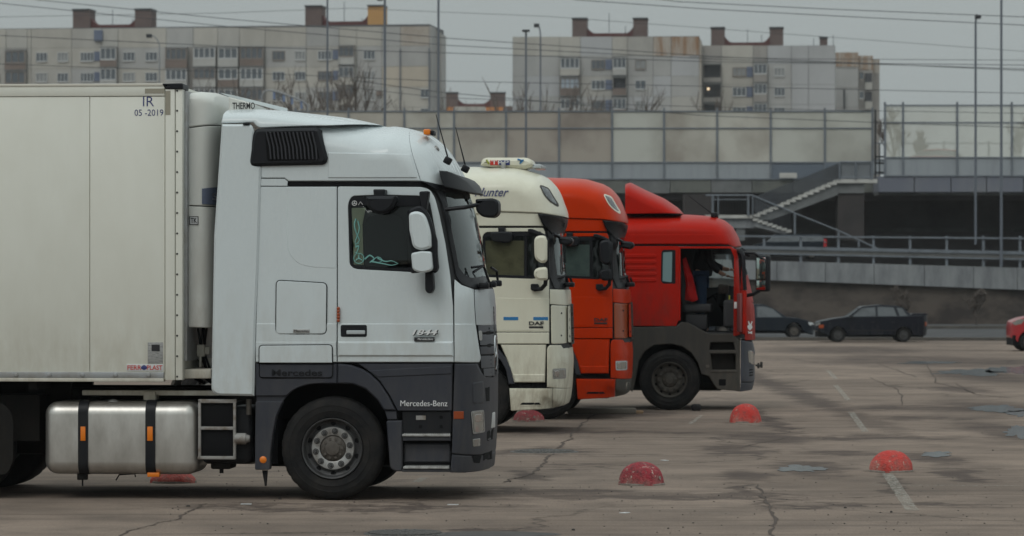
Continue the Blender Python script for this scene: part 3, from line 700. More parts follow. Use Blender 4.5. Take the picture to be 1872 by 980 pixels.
# roof intake with louvres
it = s1.slab('air_intake', [(463, 240, 8), (470, 235), (578, 233, 6), (585, 238), (599, 290, 6), (594, 301, 8), (460, 304, 8), (455, 297, 6)], M['black'], 1.30, 1.12, .03)
s1.slab('intake_mesh', [(484, 240, 4), (572, 239, 6), (586, 292, 6), (488, 295, 6)], M['blackmatte'], 1.302, 1.29, .004, parent=it)
for i in range(13):
    x = 485 + i * 7.0; a = 3.5
    s1.slab('louvre', [(x, 241), (x + 2.6, 241), (x + 9.5, 268), (x + 11.5, 291), (x + 8.5, 291), (x + 6.5, 268)], M['louvre'], 1.318, 1.30, .002, parent=it)
# entry steps
P('step_recess', [(735, 752), (825, 752), (825, 793), (735, 793)], M['black'], -.03, .05, ch=.004)
P('step_recess', [(735, 801), (824, 801), (824, 851), (735, 851)], M['blackmatte'], -.10, .05, ch=0)
P('step_panel', [(737, 812, 3), (822, 812, 3), (822, 846), (737, 846)], M['slate'], -.085, .05, ch=.01)
P('step_panel', [(736, 797), (824, 797), (824, 806), (736, 806)], M['slate'], -.005, .1, ch=.006)
m = MB(); s1.box(m, 735, 823, 794, 798, 1.265, 1.10, .004)
for i in range(22): s1.box(m, 738 + i * 3.9, 740.4 + i * 3.9, 792.3, 794.2, 1.262, 1.15, .001, 1)
m.done('step_tread', M['steel'], T1)
m = MB(); s1.box(m, 737, 821, 853, 857.5, 1.265, 1.10, .004)
for i in range(21): s1.box(m, 740 + i * 3.9, 742.4 + i * 3.9, 851.3, 853.2, 1.262, 1.15, .001, 1)
m.done('step_tread', M['steel'], T1)
P('step_panel', [(735, 858), (823, 858), (823, 863), (735, 863)], M['slate'], .0, .2, ch=.004)
P('data_plate', [(760, 760), (778, 760), (778, 768), (760, 768)], M['rust'], -.02, .01, ch=.002)
for x, y in ((768, 780), (806, 780), (806, 763)): P('key_hole', [(x - 3, y - 3, 2), (x + 3, y - 3, 2), (x + 3, y + 3, 2), (x - 3, y + 3, 2)], M['blackmatte'], -.024, .01, ch=.001)
m = MB(); p = s1.p3(481, 840.5, 1.25); m.lathe([(0, -.012), (.022, -.01), (.034, -.002), (.036, .01)], p, 20); m.done('side_marker', M['amber'], T1)
# lettering and door hardware
W_ = 1.253
P('handle_bowl', [(623, 594, 4), (671, 594, 4), (671, 616, 4), (623, 616, 4)], M['black'], .014, .02, ch=.005)
P('door_handle', [(634, 604, 2), (668, 604, 2), (668, 611, 2), (634, 611, 2)], M['silver'], .034, .02, ch=.006)
m = MB()
for i, y in enumerate((564, 569, 575, 580, 586)): p = s1.p3(618.5, y, 1.27); m.lathe([(0, -.018), (.014, -.01), (.018, 0), (.014, .01), (0, .018)], p, 10)
m.done('bead_string', M['amber_dark'], T1)
txtw(s1, '1844', 754.5, 802, 609, 9.5, M['blacktext'], 1.2875, ext=.001, shear=.3, bold=.03, name='model_number_shade')
txtw(s1, '1844', 753, 800, 608, 9.5, M['whitetext'], 1.291, ext=.002, shear=.3, bold=.022, name='model_number')
m = MB(); s1.box(m, 757, 794, 616.5, 623.5, 1.284, 1.25, .002); m.done('badge', M['blacktext'], T1)
txtw(s1, 'Mercedes-Benz', 764, 792, 620, 4, M['whitetext'], 1.286, ext=.001)
txtw(s1, 'Mercedes-Benz', 732, 818, 738, 10.5, M['whitetext'], 1.262, ext=.003, name='name_lettering')
txtw(s1, 'Mercedes', 497, 589, 682, 11.5, M['black'], 1.262, ext=.003, bold=.018, name='name_lettering')
m = MB(); s1.box(m, 536, 566, 602, 608, 1.27, 1.25, .002); m.done('badge', M['steel'], T1)
txtw(s1, 'Mercedes', 538, 564, 605, 4, M['blacktext'], 1.272, ext=.001)
m = MB()
def ring(cx, cy, r, y, t=.004): return m.tube([s1.p3(cx + r * math.cos(a), cy + r * math.sin(a), y) for a in [2 * math.pi * i / 24 for i in range(25)]], t, 5)
ring(656, 472.5, 9.3, 1.247)
for k in range(3):
    a = -math.pi / 2 + k * 2.0944; m.cyl(s1.p3(656, 472.5, 1.247), s1.p3(656 + 8.6 * math.cos(a), 472.5 + 8.6 * math.sin(a), 1.247), .008, .002, 6)
for pth in ([(667, 474), (676, 467), (684, 474), (676, 480), (690, 470), (699, 476), (690, 481)], [(690, 472), (704, 478), (716, 477), (728, 482)], [(678, 478), (700, 482), (716, 485), (727, 482)],
            [(651, 400), (648, 412), (652, 428), (657, 440), (650, 448), (655, 452)], [(654, 404), (657, 418), (653, 432), (649, 444), (657, 446)], [(650, 452), (656, 450), (652, 462), (648, 460)]):
    sp = spline(pth); m.tube([s1.p3(a, b, 1.247) for a, b in sp], .0085, 5, .0025)
m.done('window_sticker', M['teal'], T1)
m = MB(); ring(648, 371.5, 4.2, 1.256, .003)
for k in range(3):
    a = -math.pi / 2 + k * 2.0944; m.cyl(s1.p3(648, 371.5, 1.256), s1.p3(648 + 4 * math.cos(a), 371.5 + 4 * math.sin(a), 1.256), .004, .002, 5)
m.tube([s1.p3(655, 375, 1.256), s1.p3(659, 369, 1.256), s1.p3(663, 374, 1.256)], .003, 5); m.done('window_sticker', M['whitetext'], T1)
# under the cab: wheel house, wheels, chassis, tank, battery box
X = lambda px, y=1.2: fr1.side(px, 800, -y)[0]
Z = lambda py, y=1.2: fr1.side(600, py, -y)[1]
m = MB(); m.box(X(468), X(830), -1.16, 1.2, Z(705), Z(664)); m.box(X(712), X(832), -1.10, 1.2, Z(860), Z(700)); m.box(X(470), X(505), -1.1, 1.15, Z(850), Z(700)); m.box(X(500), X(712), -.75, .75, Z(770), Z(690))
m.box(X(826), X(850), -.9, .9, Z(850), Z(690)); m.done('wheel_house', M['blackmatte'], T1)
chassis(T1, X(-190), X(860), (0, X(-77)))
wheel(T1, 0, -1.22, .5); wheel(T1, 0, 1.22, .5, 1)
wheel(T1, X(-82), -1.24, .5, -1, wd=.62, nuts=False); wheel(T1, X(-82), 1.24, .5, 1, wd=.62, nuts=False)
s1.slab('rear_mudguard', [(-200, 738), (6, 736, 14), (24, 760, 14), (24, 842), (14, 866, 6), (0, 868), (-30, 872), (-200, 872)], M['frame'], 1.262, 1.245, .004)
MB().box(X(-170), X(60), -.9, .9, .55, 1.0).done('suspension', M['frame'], T1)
s1.slab('mud_flap', [(479, 860), (489, 860), (487, 888), (484, 889)], M['rubber'], 1.20, 1.17, .003)
m = MB(); s1.box(m, 79, 362, 735, 868, 1.22, .50, .125, 7); tank = m.done('fuel_tank', M['alu'], T1, 50)
m = MB(); m.box(X(60), X(430), .5, 1.22, .25, .95, .12, 5); m.done('fuel_tank', M['alu'], T1, 50)  # unseen far-side tank, added to deepen the shade underneath
m = MB(); m.box(X(440), X(860), -.42, .42, .28, .9, .08); m.box(X(-40), X(440), -.22, .22, .38, .8, .06); m.done('underbody_shade_block', M['frame'], T1)  # unseen drivetrain blocks, added to keep light from under the tractor
for a, b in ((143, 161), (266, 284)):
    m = MB(); x0, x1 = X(a, 1.22), X(b, 1.22); m.box(x0, x1, -1.232, -.49, Z(870), Z(733), 0)
    bm = m.bm; es = [e for e in bm.edges if abs(e.verts[0].co.x - e.verts[1].co.x) > .01]
    bmesh.ops.bevel(bm, geom=es, offset=.12, segments=7, affect='EDGES', profile=.5); m.done('tank_strap', M['black'], T1, 50)
for a, b in ((147, 156), (269, 279)):
    m = MB(); s1.box(m, a, b, 780, 806, 1.242, 1.2, .004); m.done('reflector', M['amber'], T1)
p = s1.p3(207, 741, 1.05); MB().lathe([(0, .06), (.035, .055), (.05, .045), (.05, -.02), (.042, -.02), (.042, -.06)], p, 24, 'z').done('filler_cap', M['steel'], T1)
m = MB(); s1.box(m, 269, 291, 864, 872, 1.2, 1.1, .006); m.done('side_marker', M['amber'], T1)
m = MB(); p = s1.p3(151, 866, 1.1); m.box(p.x - .05, p.x + .05, p.y - .03, p.y + .03, p.z - .06, p.z + .03, .01).tube([p, p - Vector((0, 0, .12))], .008, 6)
m.tube([s1.p3(212, 878, 1), s1.p3(218, 868, 1), s1.p3(246, 866, 1), s1.p3(248, 872, 1)], .008, 6); m.box(X(185), X(245), -1.0, -.6, Z(868), Z(860)); m.done('tank_bracket', M['frame'], T1)
m = MB()
for a, b, c, d in ((362, 432, 730, 737), (363, 431, 780, 786), (361, 430, 834, 840), (362, 367, 730, 840), (426, 431, 730, 840)): s1.box(m, a, b, c, d, 1.22, 1.18, .006)
m.done('battery_frame', M['rust'], T1)
m = MB(); s1.box(m, 366, 428, 736, 782, 1.19, .6, .01); s1.box(m, 366, 428, 785, 836, 1.19, .6, .01); m.done('battery_box', M['blackmatte'], T1)
m = MB(); s1.box(m, 368, 463, 742, 848, 1.10, .55, .06, 5); m.done('air_tank', M['black'], T1, 50)
m = MB(); a, b = s1.p3(430, 802, 1.18), s1.p3(450, 802, 1.18); m.cyl(a, b, .055, n=20).cyl(b, s1.p3(457, 802, 1.18), .045, .03, 16); m.done('air_dryer', M['rust'], T1)
m = MB(); a, b = s1.p3(455, 758, 1.15), s1.p3(455, 730, 1.15); m.cyl(a, b, .026, n=12); m.done('coolant_bottle', M['hub'], T1)
m = MB(); a = s1.p3(405, 848, 1.0); m.box(a.x - .1, a.x + .1, a.y - .05, a.y + .3, a.z - .05, a.z + .04, .02).cyl(a, a - Vector((0, 0, .09)), .02); m.done('drain_valve', M['frame'], T1)
m = MB(); s1.box(m, 150, 400, 714, 723, .95, .85, .006); s1.box(m, 262, 284, 716, 732, 1.0, .8, .01); m.done('catwalk_beam', M['railw'], T1)
m = MB(); m.lathe([(.0, .0), (.5, 0), (.5, .05), (.0, .05)], (X(-60), 0, 1.06), 32, 'z'); m.done('fifth_wheel', M['frame'], T1)
m = MB()
for i, (a, b) in enumerate(((348, 352), (356, 372), (364, 380), (372, 358))):
    m.tube([s1.p3(a, 598, .55 - .08 * i), s1.p3(a + 3, 640, .5 - .08 * i), s1.p3(b, 688, .45 - .05 * i), s1.p3(b + 15, 700, .4)], .016, 8)
m.tube([s1.p3(362, 600, .7), s1.p3(368, 640, .68), s1.p3(378, 676, .6), s1.p3(392, 690, .5)], .013, 8)
m.tube([s1.p3(378, 600, .7), s1.p3(372, 640, .68), s1.p3(384, 676, .6), s1.p3(392, 670, .5)], .013, 8); m.done('air_hoses', M['black'], T1)
m = MB(); s1.box(m, 360, 374, 630, 652, .72, .6, .008); s1.box(m, 364, 368, 652, 672, .72, .66, .004); s1.box(m, 374, 383, 634, 648, .7, .62, .006); m.done('hose_coupling', M['railw'], T1)

# ================================================================== refrigerated trailer
TR = thing('refrigerated_trailer', fr1.o + Vector((-3 * fr1.c, 3 * fr1.s, 0)), -YAW, 'cream white refrigerated box trailer behind the white tractor unit', 'trailer')
frt = Fr(TR.location, YAW)
s2 = Side(frt, TR, 1.28)
B = lambda name, a, b, c, d, y0, y1, m_, bev=.004, parent=None: s2.box(MB(), a, b, c, d, y0, y1, bev).done(name, m_, parent or TR)
B('box_body', -2270, 331, 158, 694, 1.262, -1.28, M['trailer'])
for a, b in ((-2270, -1680), (-1678.6, -1220), (-1218.6, -760), (-758.6, -298), (-296.6, 163.4), (164.8, 301)): B('side_panel', a, b, 177, 681, 1.28, 1.25, M['trailer'], .003)
B('top_rail', -2270, 301, 156.5, 175.5, 1.288, 1.24, M['trailer'], .006)
B('top_rail_lip', -2270, 298, 152.5, 157.5, 1.296, 1.2, M['railw'], .006)
B('side_rail', -2270, 299, 680.5, 691, 1.29, 1.24, M['rail'], .003)
B('rail_flange', -2270, 299, 691.5, 698, 1.30, 1.2, M['railw'], .005)
for i in range(-4, 5):
    p = s2.p3(29.8 + 60.6 * i, 685.5, 1.29); MB().lathe([(.0, -.018), (.016, -.015), (.022, -.004), (.022, .01)], p, 12).done('rail_bolt', M['rail'], TR)
B('corner_post', 302.2, 319.5, 162, 695, 1.294, 1.2, M['trailer'], .006)
B('corner_post', 321, 333.5, 162, 695, 1.286, 1.15, M['trailer'], .006)
B('front_wall', 334, 342, 166, 660, 1.18, -1.18, M['rail'], .004)
B('front_wall_foot', 328, 386, 675, 692, 1.1, -1.1, M['railw'], .01)
B('post_light', 331, 336, 532, 566, 1.20, 1.16, M['amber_dark'], .003)
s2.slab('corner_cap', [(296, 153, 2), (334, 152, 3), (335, 163, 2), (303, 163)], M['black'], 1.305, 1.0, .008)
m = MB()
for i in range(15): p = s2.p3(323.8 - .0 * i, 165 + 37.4 * i if i else 166, 1.287); m.lathe([(0, -.004), (.010, -.003), (.010, .004)], p, 8)
tag(m.done('rivets', M['black'], TR), kind='stuff')
m = MB()
for y in (257, 305, 353): p = s2.p3(343.4, y, 1.06); m.lathe([(0, -.01), (.014, -.008), (.014, .01)], p, 8)
tag(m.done('latch_bolts', M['black'], TR), kind='stuff')
B('marking_tape', 265, 300.5, 162, 170.5, 1.2915, 1.285, M['tape'], 0)
B('marking_tape', 302.4, 311.5, 166, 210, 1.2965, 1.29, M['tape'], 0)
B('type_plate', 270, 298, 626, 665, 1.284, 1.27, M['label'], .001)
B('type_plate_mark', 277, 292, 630, 642, 1.286, 1.28, M['blacktext'], 0)
B('maker_plate', 231.5, 298.5, 666, 678.5, 1.285, 1.27, M['plate'], .001)
txtw(s2, 'FERR', 233, 258.5, 672.5, 8.2, M['redtext'], 1.2865, bold=.012, ext=.001); txtw(s2, 'PLAST', 268.5, 297, 672.5, 8.2, M['redtext'], 1.2865, bold=.012, ext=.001)
p = s2.p3(263.3, 672, 1.287); MB().lathe([(0, -.001), (.024, -.001), (.024, .003)], p, 20).box(p.x - .03, p.x + .03, p.y - .002, p.y, p.z - .012, p.z + .01, .001).done('maker_emblem', M['navytext'], TR)
txtw(s2, 'IR', 261.5, 281.5, 186.5, 18.5, M['navytext'], 1.282, ext=.001, bold=-.008); txtw(s2, '05 -2019', 246, 298.5, 206.5, 11.5, M['navytext'], 1.282, ext=.001, bold=-.004)
# cooling unit on the front wall
HR = Hull(1.06, [(frt.side(418, y, -.5)[0], frt.side(418, y, -.5)[1]) for y in (150, 650)], [frt.side(x, y, 0) for x, y in ((330, 168), (395, 169), (418, 176), (440, 184))], c=.26, hr=.16, p=3.2)
s2.g = .07
ru = s2.panel('cooling_unit', [(341.5, 178, 8), (346, 170, 6), (395, 170), (417, 177), (418, 233), (341, 233)], M['trailer2'], 0, both=True, ch=.01, Yf=HR)
s2.panel('unit_panel', [(341, 235), (418, 235), (418, 381), (395, 377, 8), (341, 375)], M['trailer2'], -.003, both=True, ch=.006, Yf=HR, parent=ru)
s2.panel('unit_panel', [(341, 377), (395, 379, 8), (418, 383), (418, 598), (341, 598)], M['trailer2'], -.002, both=True, ch=.008, Yf=HR, parent=ru)
s2.panel('unit_band', [(369.5, 345), (418, 345), (418, 379), (395, 375), (369.5, 373)], M['bluep'], .010, .012, ch=.001, Yf=HR, parent=ru, g=.03)
txtw(s2, 'S', 388, 397, 360, 12, M['blacktext'], .99, parent=ru)
m = MB(); s2.box(m, 346, 362.5, 395.5, 411, 1.064, 1.05, 0); m.done('unit_emblem', M['blacktext'], ru)
m = MB(); s2.box(m, 347.3, 361.2, 396.8, 409.7, 1.066, 1.06, 0); m.done('unit_emblem_field', M['plate'], ru)
txtw(s2, 'TK', 348.5, 360, 403.5, 9, M['blacktext'], 1.0675, parent=ru, ext=.001, bold=.02)
txtw(s2, 'THERMO', 425, 466, 194, 11.5, M['blacktext'], .903, parent=ru, bold=.012, ext=.001)
s2.slab('unit_head', [(418, 177), (445, 184), (462, 190), (462, 204), (418, 204)], M['trailer2'], .9, -.9, .01, parent=ru)
m = MB()
for y in (-.55, .5): s2.fr; m.box(frt.side(-2200, 700, 0)[0], frt.side(150, 700, 0)[0], y, y + .09, .98, 1.15)
for i in range(24):
    x = frt.side(-2200 + 100 * i, 700, 0)[0]; m.box(x, x + .08, -1.2, 1.2, 1.06, 1.146)
m.done('trailer_frame', M['frame'], TR)
MB().box(frt.side(-900, 800, -1)[0], frt.side(-420, 800, -1)[0], -1.15, 1.15, .42, 1.0, .02).done('underfloor_shade_box', M['frame'], TR)  # unseen box, added to block horizon light under the trailer
m = MB(); x = frt.side(-330, 800, -1)[0]
for y in (-.95, .85): m.box(x, x + .12, y, y + .12, .35, 1.1, .01); m.box(x - .08, x + .2, y - .06, y + .2, .3, .34)
m.done('landing_leg', M['frame'], TR)
for k in range(3):
    for sd_ in (-1, 1): wheel(TR, frt.side(-1650 - 249 * k, 800, -1)[0], sd_ * 1.24, .5, sd_, wd=.38, nuts=False)

# ================================================================== two tractors of one make, cream and orange
fr2 = frame_at(868, 791, 48.0, YAW, 1.22)
def build_daf(root, paint, cream):
    """outlines measured on the cream truck; root may stand anywhere"""
    f2 = lambda px, py: fr2.side(px, py, .35)
    fs = [(954, 309), (989, 319), (1006, 328), (1023, 347), (1034, 373), (1041, 398), (1034, 425), (1037, 501), (1044, 528), (1046, 557), (1048, 628), (1050, 660), (1047, 712), (1042, 735), (1032, 745)]
    ts = [(760, 322), (800, 310), (854, 304.5), (897, 305.5), (954, 309), (989, 319), (1006, 328), (1023, 347), (1034, 373), (1041, 398)]
    H = Hull(1.245, [f2(*p) for p in fs], [fr2.side(*p, -.3) for p in ts], c=.38, hr=.42, p=2.3, line=[fr2.side(*p, -.3) for p in ts[:4]] + [f2(*p) for p in fs])
    sd = Side(fr2, root, H, .09); P = sd.panel
    P('cab_shell', [(764, 400), (954, 400), (983, 400), (1000, 410), (1012, 420), (1028, 425), (1033, 501), (1042, 660), (1000, 625), (764, 628)], M['inner'], -.05, both=True, ch=0, g=.15)
    P('roof', [(760, 405), (762, 330, 8), (800, 311), (854, 304.5), (897, 305.5), (954, 309), (989, 319), (1006, 328), (1023, 347), (1034, 373), (1041, 398), (1023, 394.5), (983, 389.5), (911, 387)], paint, .012, both=True, ch=.015, g=.06)
    P('roof_side', [(761, 392), (911, 388), (983, 390.5), (991, 409), (993, 413), (761, 413)], paint, -.012, both=True, ch=.006)
    P('sun_visor', [(984, 391), (1023, 395.5), (1030, 398), (1039, 418), (1036, 424), (1023, 427), (1012, 430), (1002, 419), (992, 409)], M['black'], .035, both=True, ch=.012, g=.05)
    P('drip_channel', [(764, 413.5), (994, 413.5), (1001, 419), (996, 417), (764, 416.5)], M['blackmatte'], -.02)
    hole = [(882, 430, 6), (889, 424, 4), (990, 423, 5), (1002, 506, 3), (973, 510), (892, 507, 5), (882, 501, 4)]
    d = P('door', [(874, 417), (993, 417), (996, 424), (1004, 507), (1004, 606.5), (874, 606.5)], paint, 0, holes=[hole], g=.07)
    P('window_seal', hole, M['black'], -.006, holes=[[(887, 434, 4), (958, 432), (958, 504), (892, 502, 4), (887, 498)], [(964, 432), (988, 430), (997, 501), (972, 505), (964, 504)]], parent=d)
    P('window_pane', [(885, 432), (960, 430), (960, 506), (888, 504)], M['wglass'], -.012, .006, ch=0, parent=d); P('window_pane', [(963, 431), (989, 429), (998, 503), (963, 506)], M['wglass'], -.013, .006, ch=0, parent=d)
    P('curtain', [(886, 440), (958, 440), (958, 504), (890, 502)], mat('blind_tan' if cream else 'blind_grey', (.40, .35, .23) if cream else (.32, .39, .385), .9, var=(.19, .165, .11) if cream else (.18, .23, .23), vscale=3), -.04, .01, ch=0)
    P('door_trim', [(874, 608), (1004, 608), (1004, 628.5), (874, 628.5)], paint, .010, .02, ch=.008)
    P('side_panel', [(764, 417), (872.5, 417), (872.5, 628), (764, 628)], paint, 0)
    P('door_crease', [(874, 544), (1004, 546), (1004, 604), (874, 604)], paint, .004, .01, ch=.004)
    P('pillar_trim', [(1000, 419), (1011, 428), (1013, 470), (1018, 504), (1036, 500), (1044, 511), (1046, 527), (1014, 528), (1006, 508)], M['black'], -.002, .03, both=False, ch=.004, g=.05)
    P('windscreen', [(1011, 427), (1034, 424), (1036, 470), (1038, 500), (1019, 506), (1014, 470)], M['shield'], -.012, both=True, ch=0, g=.05)
    P('front_flap', [(1005, 529), (1044, 530, 3), (1047, 558), (1005, 556)], paint, .004, both=True, ch=.01, g=.05)
    cp = P('corner_deflector', [(1007, 558, 3), (1038, 559, 3), (1038.5, 626, 3), (1030, 628), (1008, 629, 3)], paint if cream else M['amber_dark'], .014, .03, ch=.014, g=.05)
    m = MB()
    for y in (573, 614): p = Vector((0, 0, 0)); x, z = fr2.side(1023, y, -1.24); m.lathe([(0, -.01), (.014, -.008), (.014, .03)], (x, -H(x, z) - .012, z), 8)
    m.done('deflector_screws', M['blacktext'], root)['kind'] = 'stuff'
    P('grille_backing', [(1038, 558), (1053, 559), (1053, 626), (1038, 627)], M['blackmatte'], -.03, both=True, ch=0, g=.05, Yf=Hull(1.245, [(x + .012, z) for x, z in [f2(*p) for p in fs]], None, c=.36, p=2.4))
    HG = Hull(1.22, [(x + .022, z) for x, z in [f2(*p) for p in fs]], None, c=.34, p=2.4)
    P('grille_block', [(1038, 559, 3), (1051, 559, 5), (1052, 625, 5), (1038.5, 626, 3)], paint, 0, both=True, ch=.008, g=.05, Yf=HG)
    for k in range(4):
        y = 567 + 15 * k; P('grille_slot', [(1041, y, 1), (1056, y, 1), (1056, y + 5, 1), (1041, y + 5, 1)], M['blackmatte'], .004, .02, ch=0, g=.05, Yf=HG)
    P('grille_edge', [(1050, 556, 4), (1058, 556, 4), (1059, 629, 4), (1050, 629, 4)], M['mudgrey'], .012, both=True, ch=.006, g=.05, Yf=HG)
    P('step_panel', [(915, 630), (998, 630), (996, 699), (940, 699), (933, 674), (926, 655)], paint, .0, .05, ch=.012)
    P('step_panel_ledge', [(938, 684), (996, 684), (996, 699), (941, 699)], paint, .012, .03, ch=.012)
    P('fender', [(800, 700), (806, 668), (822, 646), (850, 635), (890, 632), (912, 640), (925, 655), (934, 675), (940, 702), (930, 702), (925, 676), (915, 658), (900, 646), (868, 643), (836, 652), (818, 674), (812, 700)], M['slate'], .008, .12, ch=.01)
    P('side_skirt', [(764, 630), (850, 630), (820, 643), (803, 666), (798, 700), (764, 700)], M['slate'], -.01, .05, ch=.008)
    P('bumper_gap', [(932, 700), (1002, 700), (1002, 712), (932, 712)], M['blackmatte'], -.05, .05, ch=0)
    b = P('lamp_panel', [(1000, 637, 5), (1004, 631, 4), (1025, 631), (1029, 637), (1047, 635, 4), (1050, 650), (1047, 708), (1000, 708)], paint, .006, both=True, ch=.012, g=.05)
    P('lamp_panel_inset', [(1026, 650, 3), (1040, 650, 3), (1040, 668, 4), (1028, 664, 4)], paint, .016, .02, ch=.008, g=.04, parent=b)
    P('headlight_surround', [(1010, 674, 3), (1035, 673, 3), (1035, 692, 3), (1011, 693, 3)], M['rim_ring'] if cream else M['silver'], .010, .02, ch=.002, g=.04)
    P('headlight', [(1012, 676, 3), (1033, 675, 3), (1033, 690, 3), (1013, 691, 3)], M['lens'], .016, .02, ch=.008, g=.04)
    P('headlight_reflector', [(1014, 678, 3), (1022, 677.5, 3), (1022, 688, 3), (1015, 689, 3)], M['chrome'], .019, .006, ch=.003, g=.02)
    lm = paint
    P('lower_bumper', [(1011, 710), (1045, 710), (1042, 735, 3), (1031, 741, 3), (1010, 746)], lm if cream else M['mudgrey'], .0, both=True, ch=.012, g=.05)
    P('bumper_step', [(931, 710), (1010, 710), (1009, 746), (934, 751.5, 3)], paint, .0, .12, ch=.010)
    P('bumper_step_bowl', [(944, 713, 3), (1002, 713, 3), (990, 742, 4), (952, 743, 4)], paint, .004, .02, ch=.003)
    P('bumper_step_slot', [(951, 740), (954, 736, 2), (986, 736, 2), (989, 740)], M['blackmatte'], .006, .02, ch=.001)
    if not cream: P('fog_lamp', [(1033, 716, 3), (1040, 716, 3), (1038, 732, 3), (1031, 732, 3)], M['lens'], .012, .02, ch=.006, g=.03)
    hc = paint if cream else M['black']
    sd.slab('mirror_housing', [(976, 437, 9), (982, 431, 6), (996, 430, 8), (1000, 440), (1000, 478, 6), (990, 482, 6), (977, 473, 9)], hc, 1.58, 1.38, .03)
    sd.slab('mirror_housing', [(976, 494, 7), (984, 489, 6), (1000, 488, 6), (1001, 512, 5), (984, 513, 6), (976, 506, 6)], hc, 1.58, 1.38, .03)
    sd.slab('mirror_back', [(996, 432, 4), (1003, 436, 4), (1005, 510, 4), (998, 514, 3)], M['black'], 1.50, 1.40, .02)
    sd.slab('mirror_arm', [(964, 419, 3), (972, 418, 3), (995, 428), (997, 434), (980, 428), (966, 425)], M['black'], 1.45, 1.26, .01)
    MB().tube([sd.p3(998, 508, 1.42), sd.p3(997, 520, 1.38), sd.p3(990, 528, 1.33), sd.p3(979, 529, 1.28)], .03, 8).done('mirror_arm', M['black'], root)
    sd.slab('mirror_foot', [(970, 519, 3), (984, 519, 3), (987, 530, 3), (978, 533), (970, 530, 3)], M['black'], 1.32, 1.24, .012)
    sd.slab('ramp_mirror', [(896, 424, 3), (932, 423, 3), (936, 428, 4), (935, 443, 5), (922, 444), (898, 441, 6)], M['black'], 1.50, 1.36, .02)
    sd.slab('mirror_arm', [(910, 416, 2), (923, 416, 2), (922, 426), (911, 426)], M['black'], 1.46, 1.25, .01)
    sd.slab('kerb_mirror', [(1020, 432, 4), (1044, 434, 6), (1048, 442, 5), (1040, 450, 5), (1022, 446, 4)], M['black'], 1.05, .7, .03)
    MB().tube([sd.p3(1012, 428, 1.15), sd.p3(1024, 434, 1.0)], .025, 6).done('mirror_arm', M['black'], root)
    m = MB()
    for pth in ([(1012, 520, .9), (1034, 503, .6), (1040, 522, .5)], [(1030, 505, .7), (1014, 510, .85)], [(1042, 507, .3), (1047, 521, .2)]): m.tube([sd.p3(a, q, y) for a, q, y in pth], .02, 6)
    p = sd.p3(1040, 521, .5); m.box(p.x - .06, p.x + .08, p.y - .1, p.y + .1, p.z - .03, p.z + .04, .02); m.done('wiper', M['black'], root)
    P('roof_lamp', [(986.5, 340, 3), (989, 338, 3), (1003, 343, 5), (1022, 374, 3), (1021, 379, 3), (1009, 372, 6), (996, 360, 8)], M['mudgrey'] if cream else M['cream'], .020, .02, ch=.003, g=.03)
    P('roof_lamp_lens', [(989, 340.5, 2), (1002, 345, 5), (1019, 374, 3), (1009, 369, 6), (997, 357, 8)], M['lensd'], .026, .02, ch=.006, g=.03)
    x0 = fr2.side(768, 700, -1.2)[0]; gz = lambda y: fr2.side(868, y, -1.2)[1]
    m = MB(); m.box(fr2.side(934, 700, -1.2)[0], fr2.side(982, 700, -1.2)[0], -1.1, 1.15, gz(740), gz(630)); m.box(x0, fr2.side(1000, 700, -1.2)[0], -.75, .75, gz(700), gz(628)); m.done('wheel_house', M['blackmatte'], root)
    ax = -3.7
    MB().box(-1.6, 1.0, -.42, .42, .3, .9, .08).done('underbody_shade_block', M['frame'], root)  # unseen block, added to darken the ground below the cab
    chassis(root, -4.6, fr2.side(1010, 700, -1.2)[0], (0, ax))
    wheel(root, 0, -1.22, .5); wheel(root, 0, 1.22, .5, 1)
    for sg in (-1, 1):
        wheel(root, ax, sg * 1.24, .5, sg, wd=.62, nuts=False)
        MB().box(-2.9, -1.35, sg * 1.2, sg * .6, .42, 1.0, .12, 5).done('fuel_tank', M['alu'], root, 50)
        mm = MB(); mm.prism([(ax + .62 * math.cos(a), .52 + .62 * math.sin(a)) for a in [math.pi * k / 12 for k in range(13)]] + [(ax + .58 * math.cos(a), .52 + .58 * math.sin(a)) for a in [math.pi * k / 12 for k in range(12, -1, -1)]], sg * 1.22, sg * .6)
        mm.done('rear_mudguard', M['mudgrey'], root)
    MB().lathe([(.0, .0), (.5, 0), (.5, .05), (.0, .05)], (ax, 0, 1.06), 32, 'z').done('fifth_wheel', M['frame'], root)
    if cream:
        for a, c in ((920.5, 947.5), (975, 1002)): sd.panel('door_stripe', [(a, 579.5), (c, 579.5), (c, 585.5), (a, 585.5)], M['blue'], .0065, .004, ch=0)
        txtw(sd, 'Hunter', 868, 930, 352, 16, M['navytext'], 1.262, shear=.45, ext=.004, name='roof_lettering')
        a = sd.slab('roof_air_conditioner', [(878, 302), (881, 291, 5), (888, 288, 5), (962, 288, 5), (972, 292, 5), (976, 303, 3), (960, 309), (900, 306)], paint, .55, -.55, .05)
        mm = MB(); sd.box(mm, 896, 932, 293, 302, .556, .54, .001); mm.done('sign_field', M['navytext'], a)
        mm = MB(); sd.box(mm, 896, 912, 293, 302, .558, .54, .001); mm.done('sign_field', M['redtext'], a)
        txtw(sd, 'TRP', 898, 930, 297.5, 7, M['whitetext'], .562, parent=a, bold=.0, ext=.001)
        mm = MB(); mm.tube([sd.p3(889, 292, .555), sd.p3(894, 300, .555)], .014, 5); mm.done('green_mark', M['hiviz'], a)
        mm = MB(); mm.tube([sd.p3(946, 291, .555), sd.p3(953, 293, .555), sd.p3(950, 299, .555), sd.p3(957, 292, .555)], .014, 5); mm.done('blue_mark', M['blue'], a)
        mm = MB(); sd.box(mm, 972, 989, 300, 307, .5, -.5, .01); mm.done('rooflight_bar', M['silver'], root)
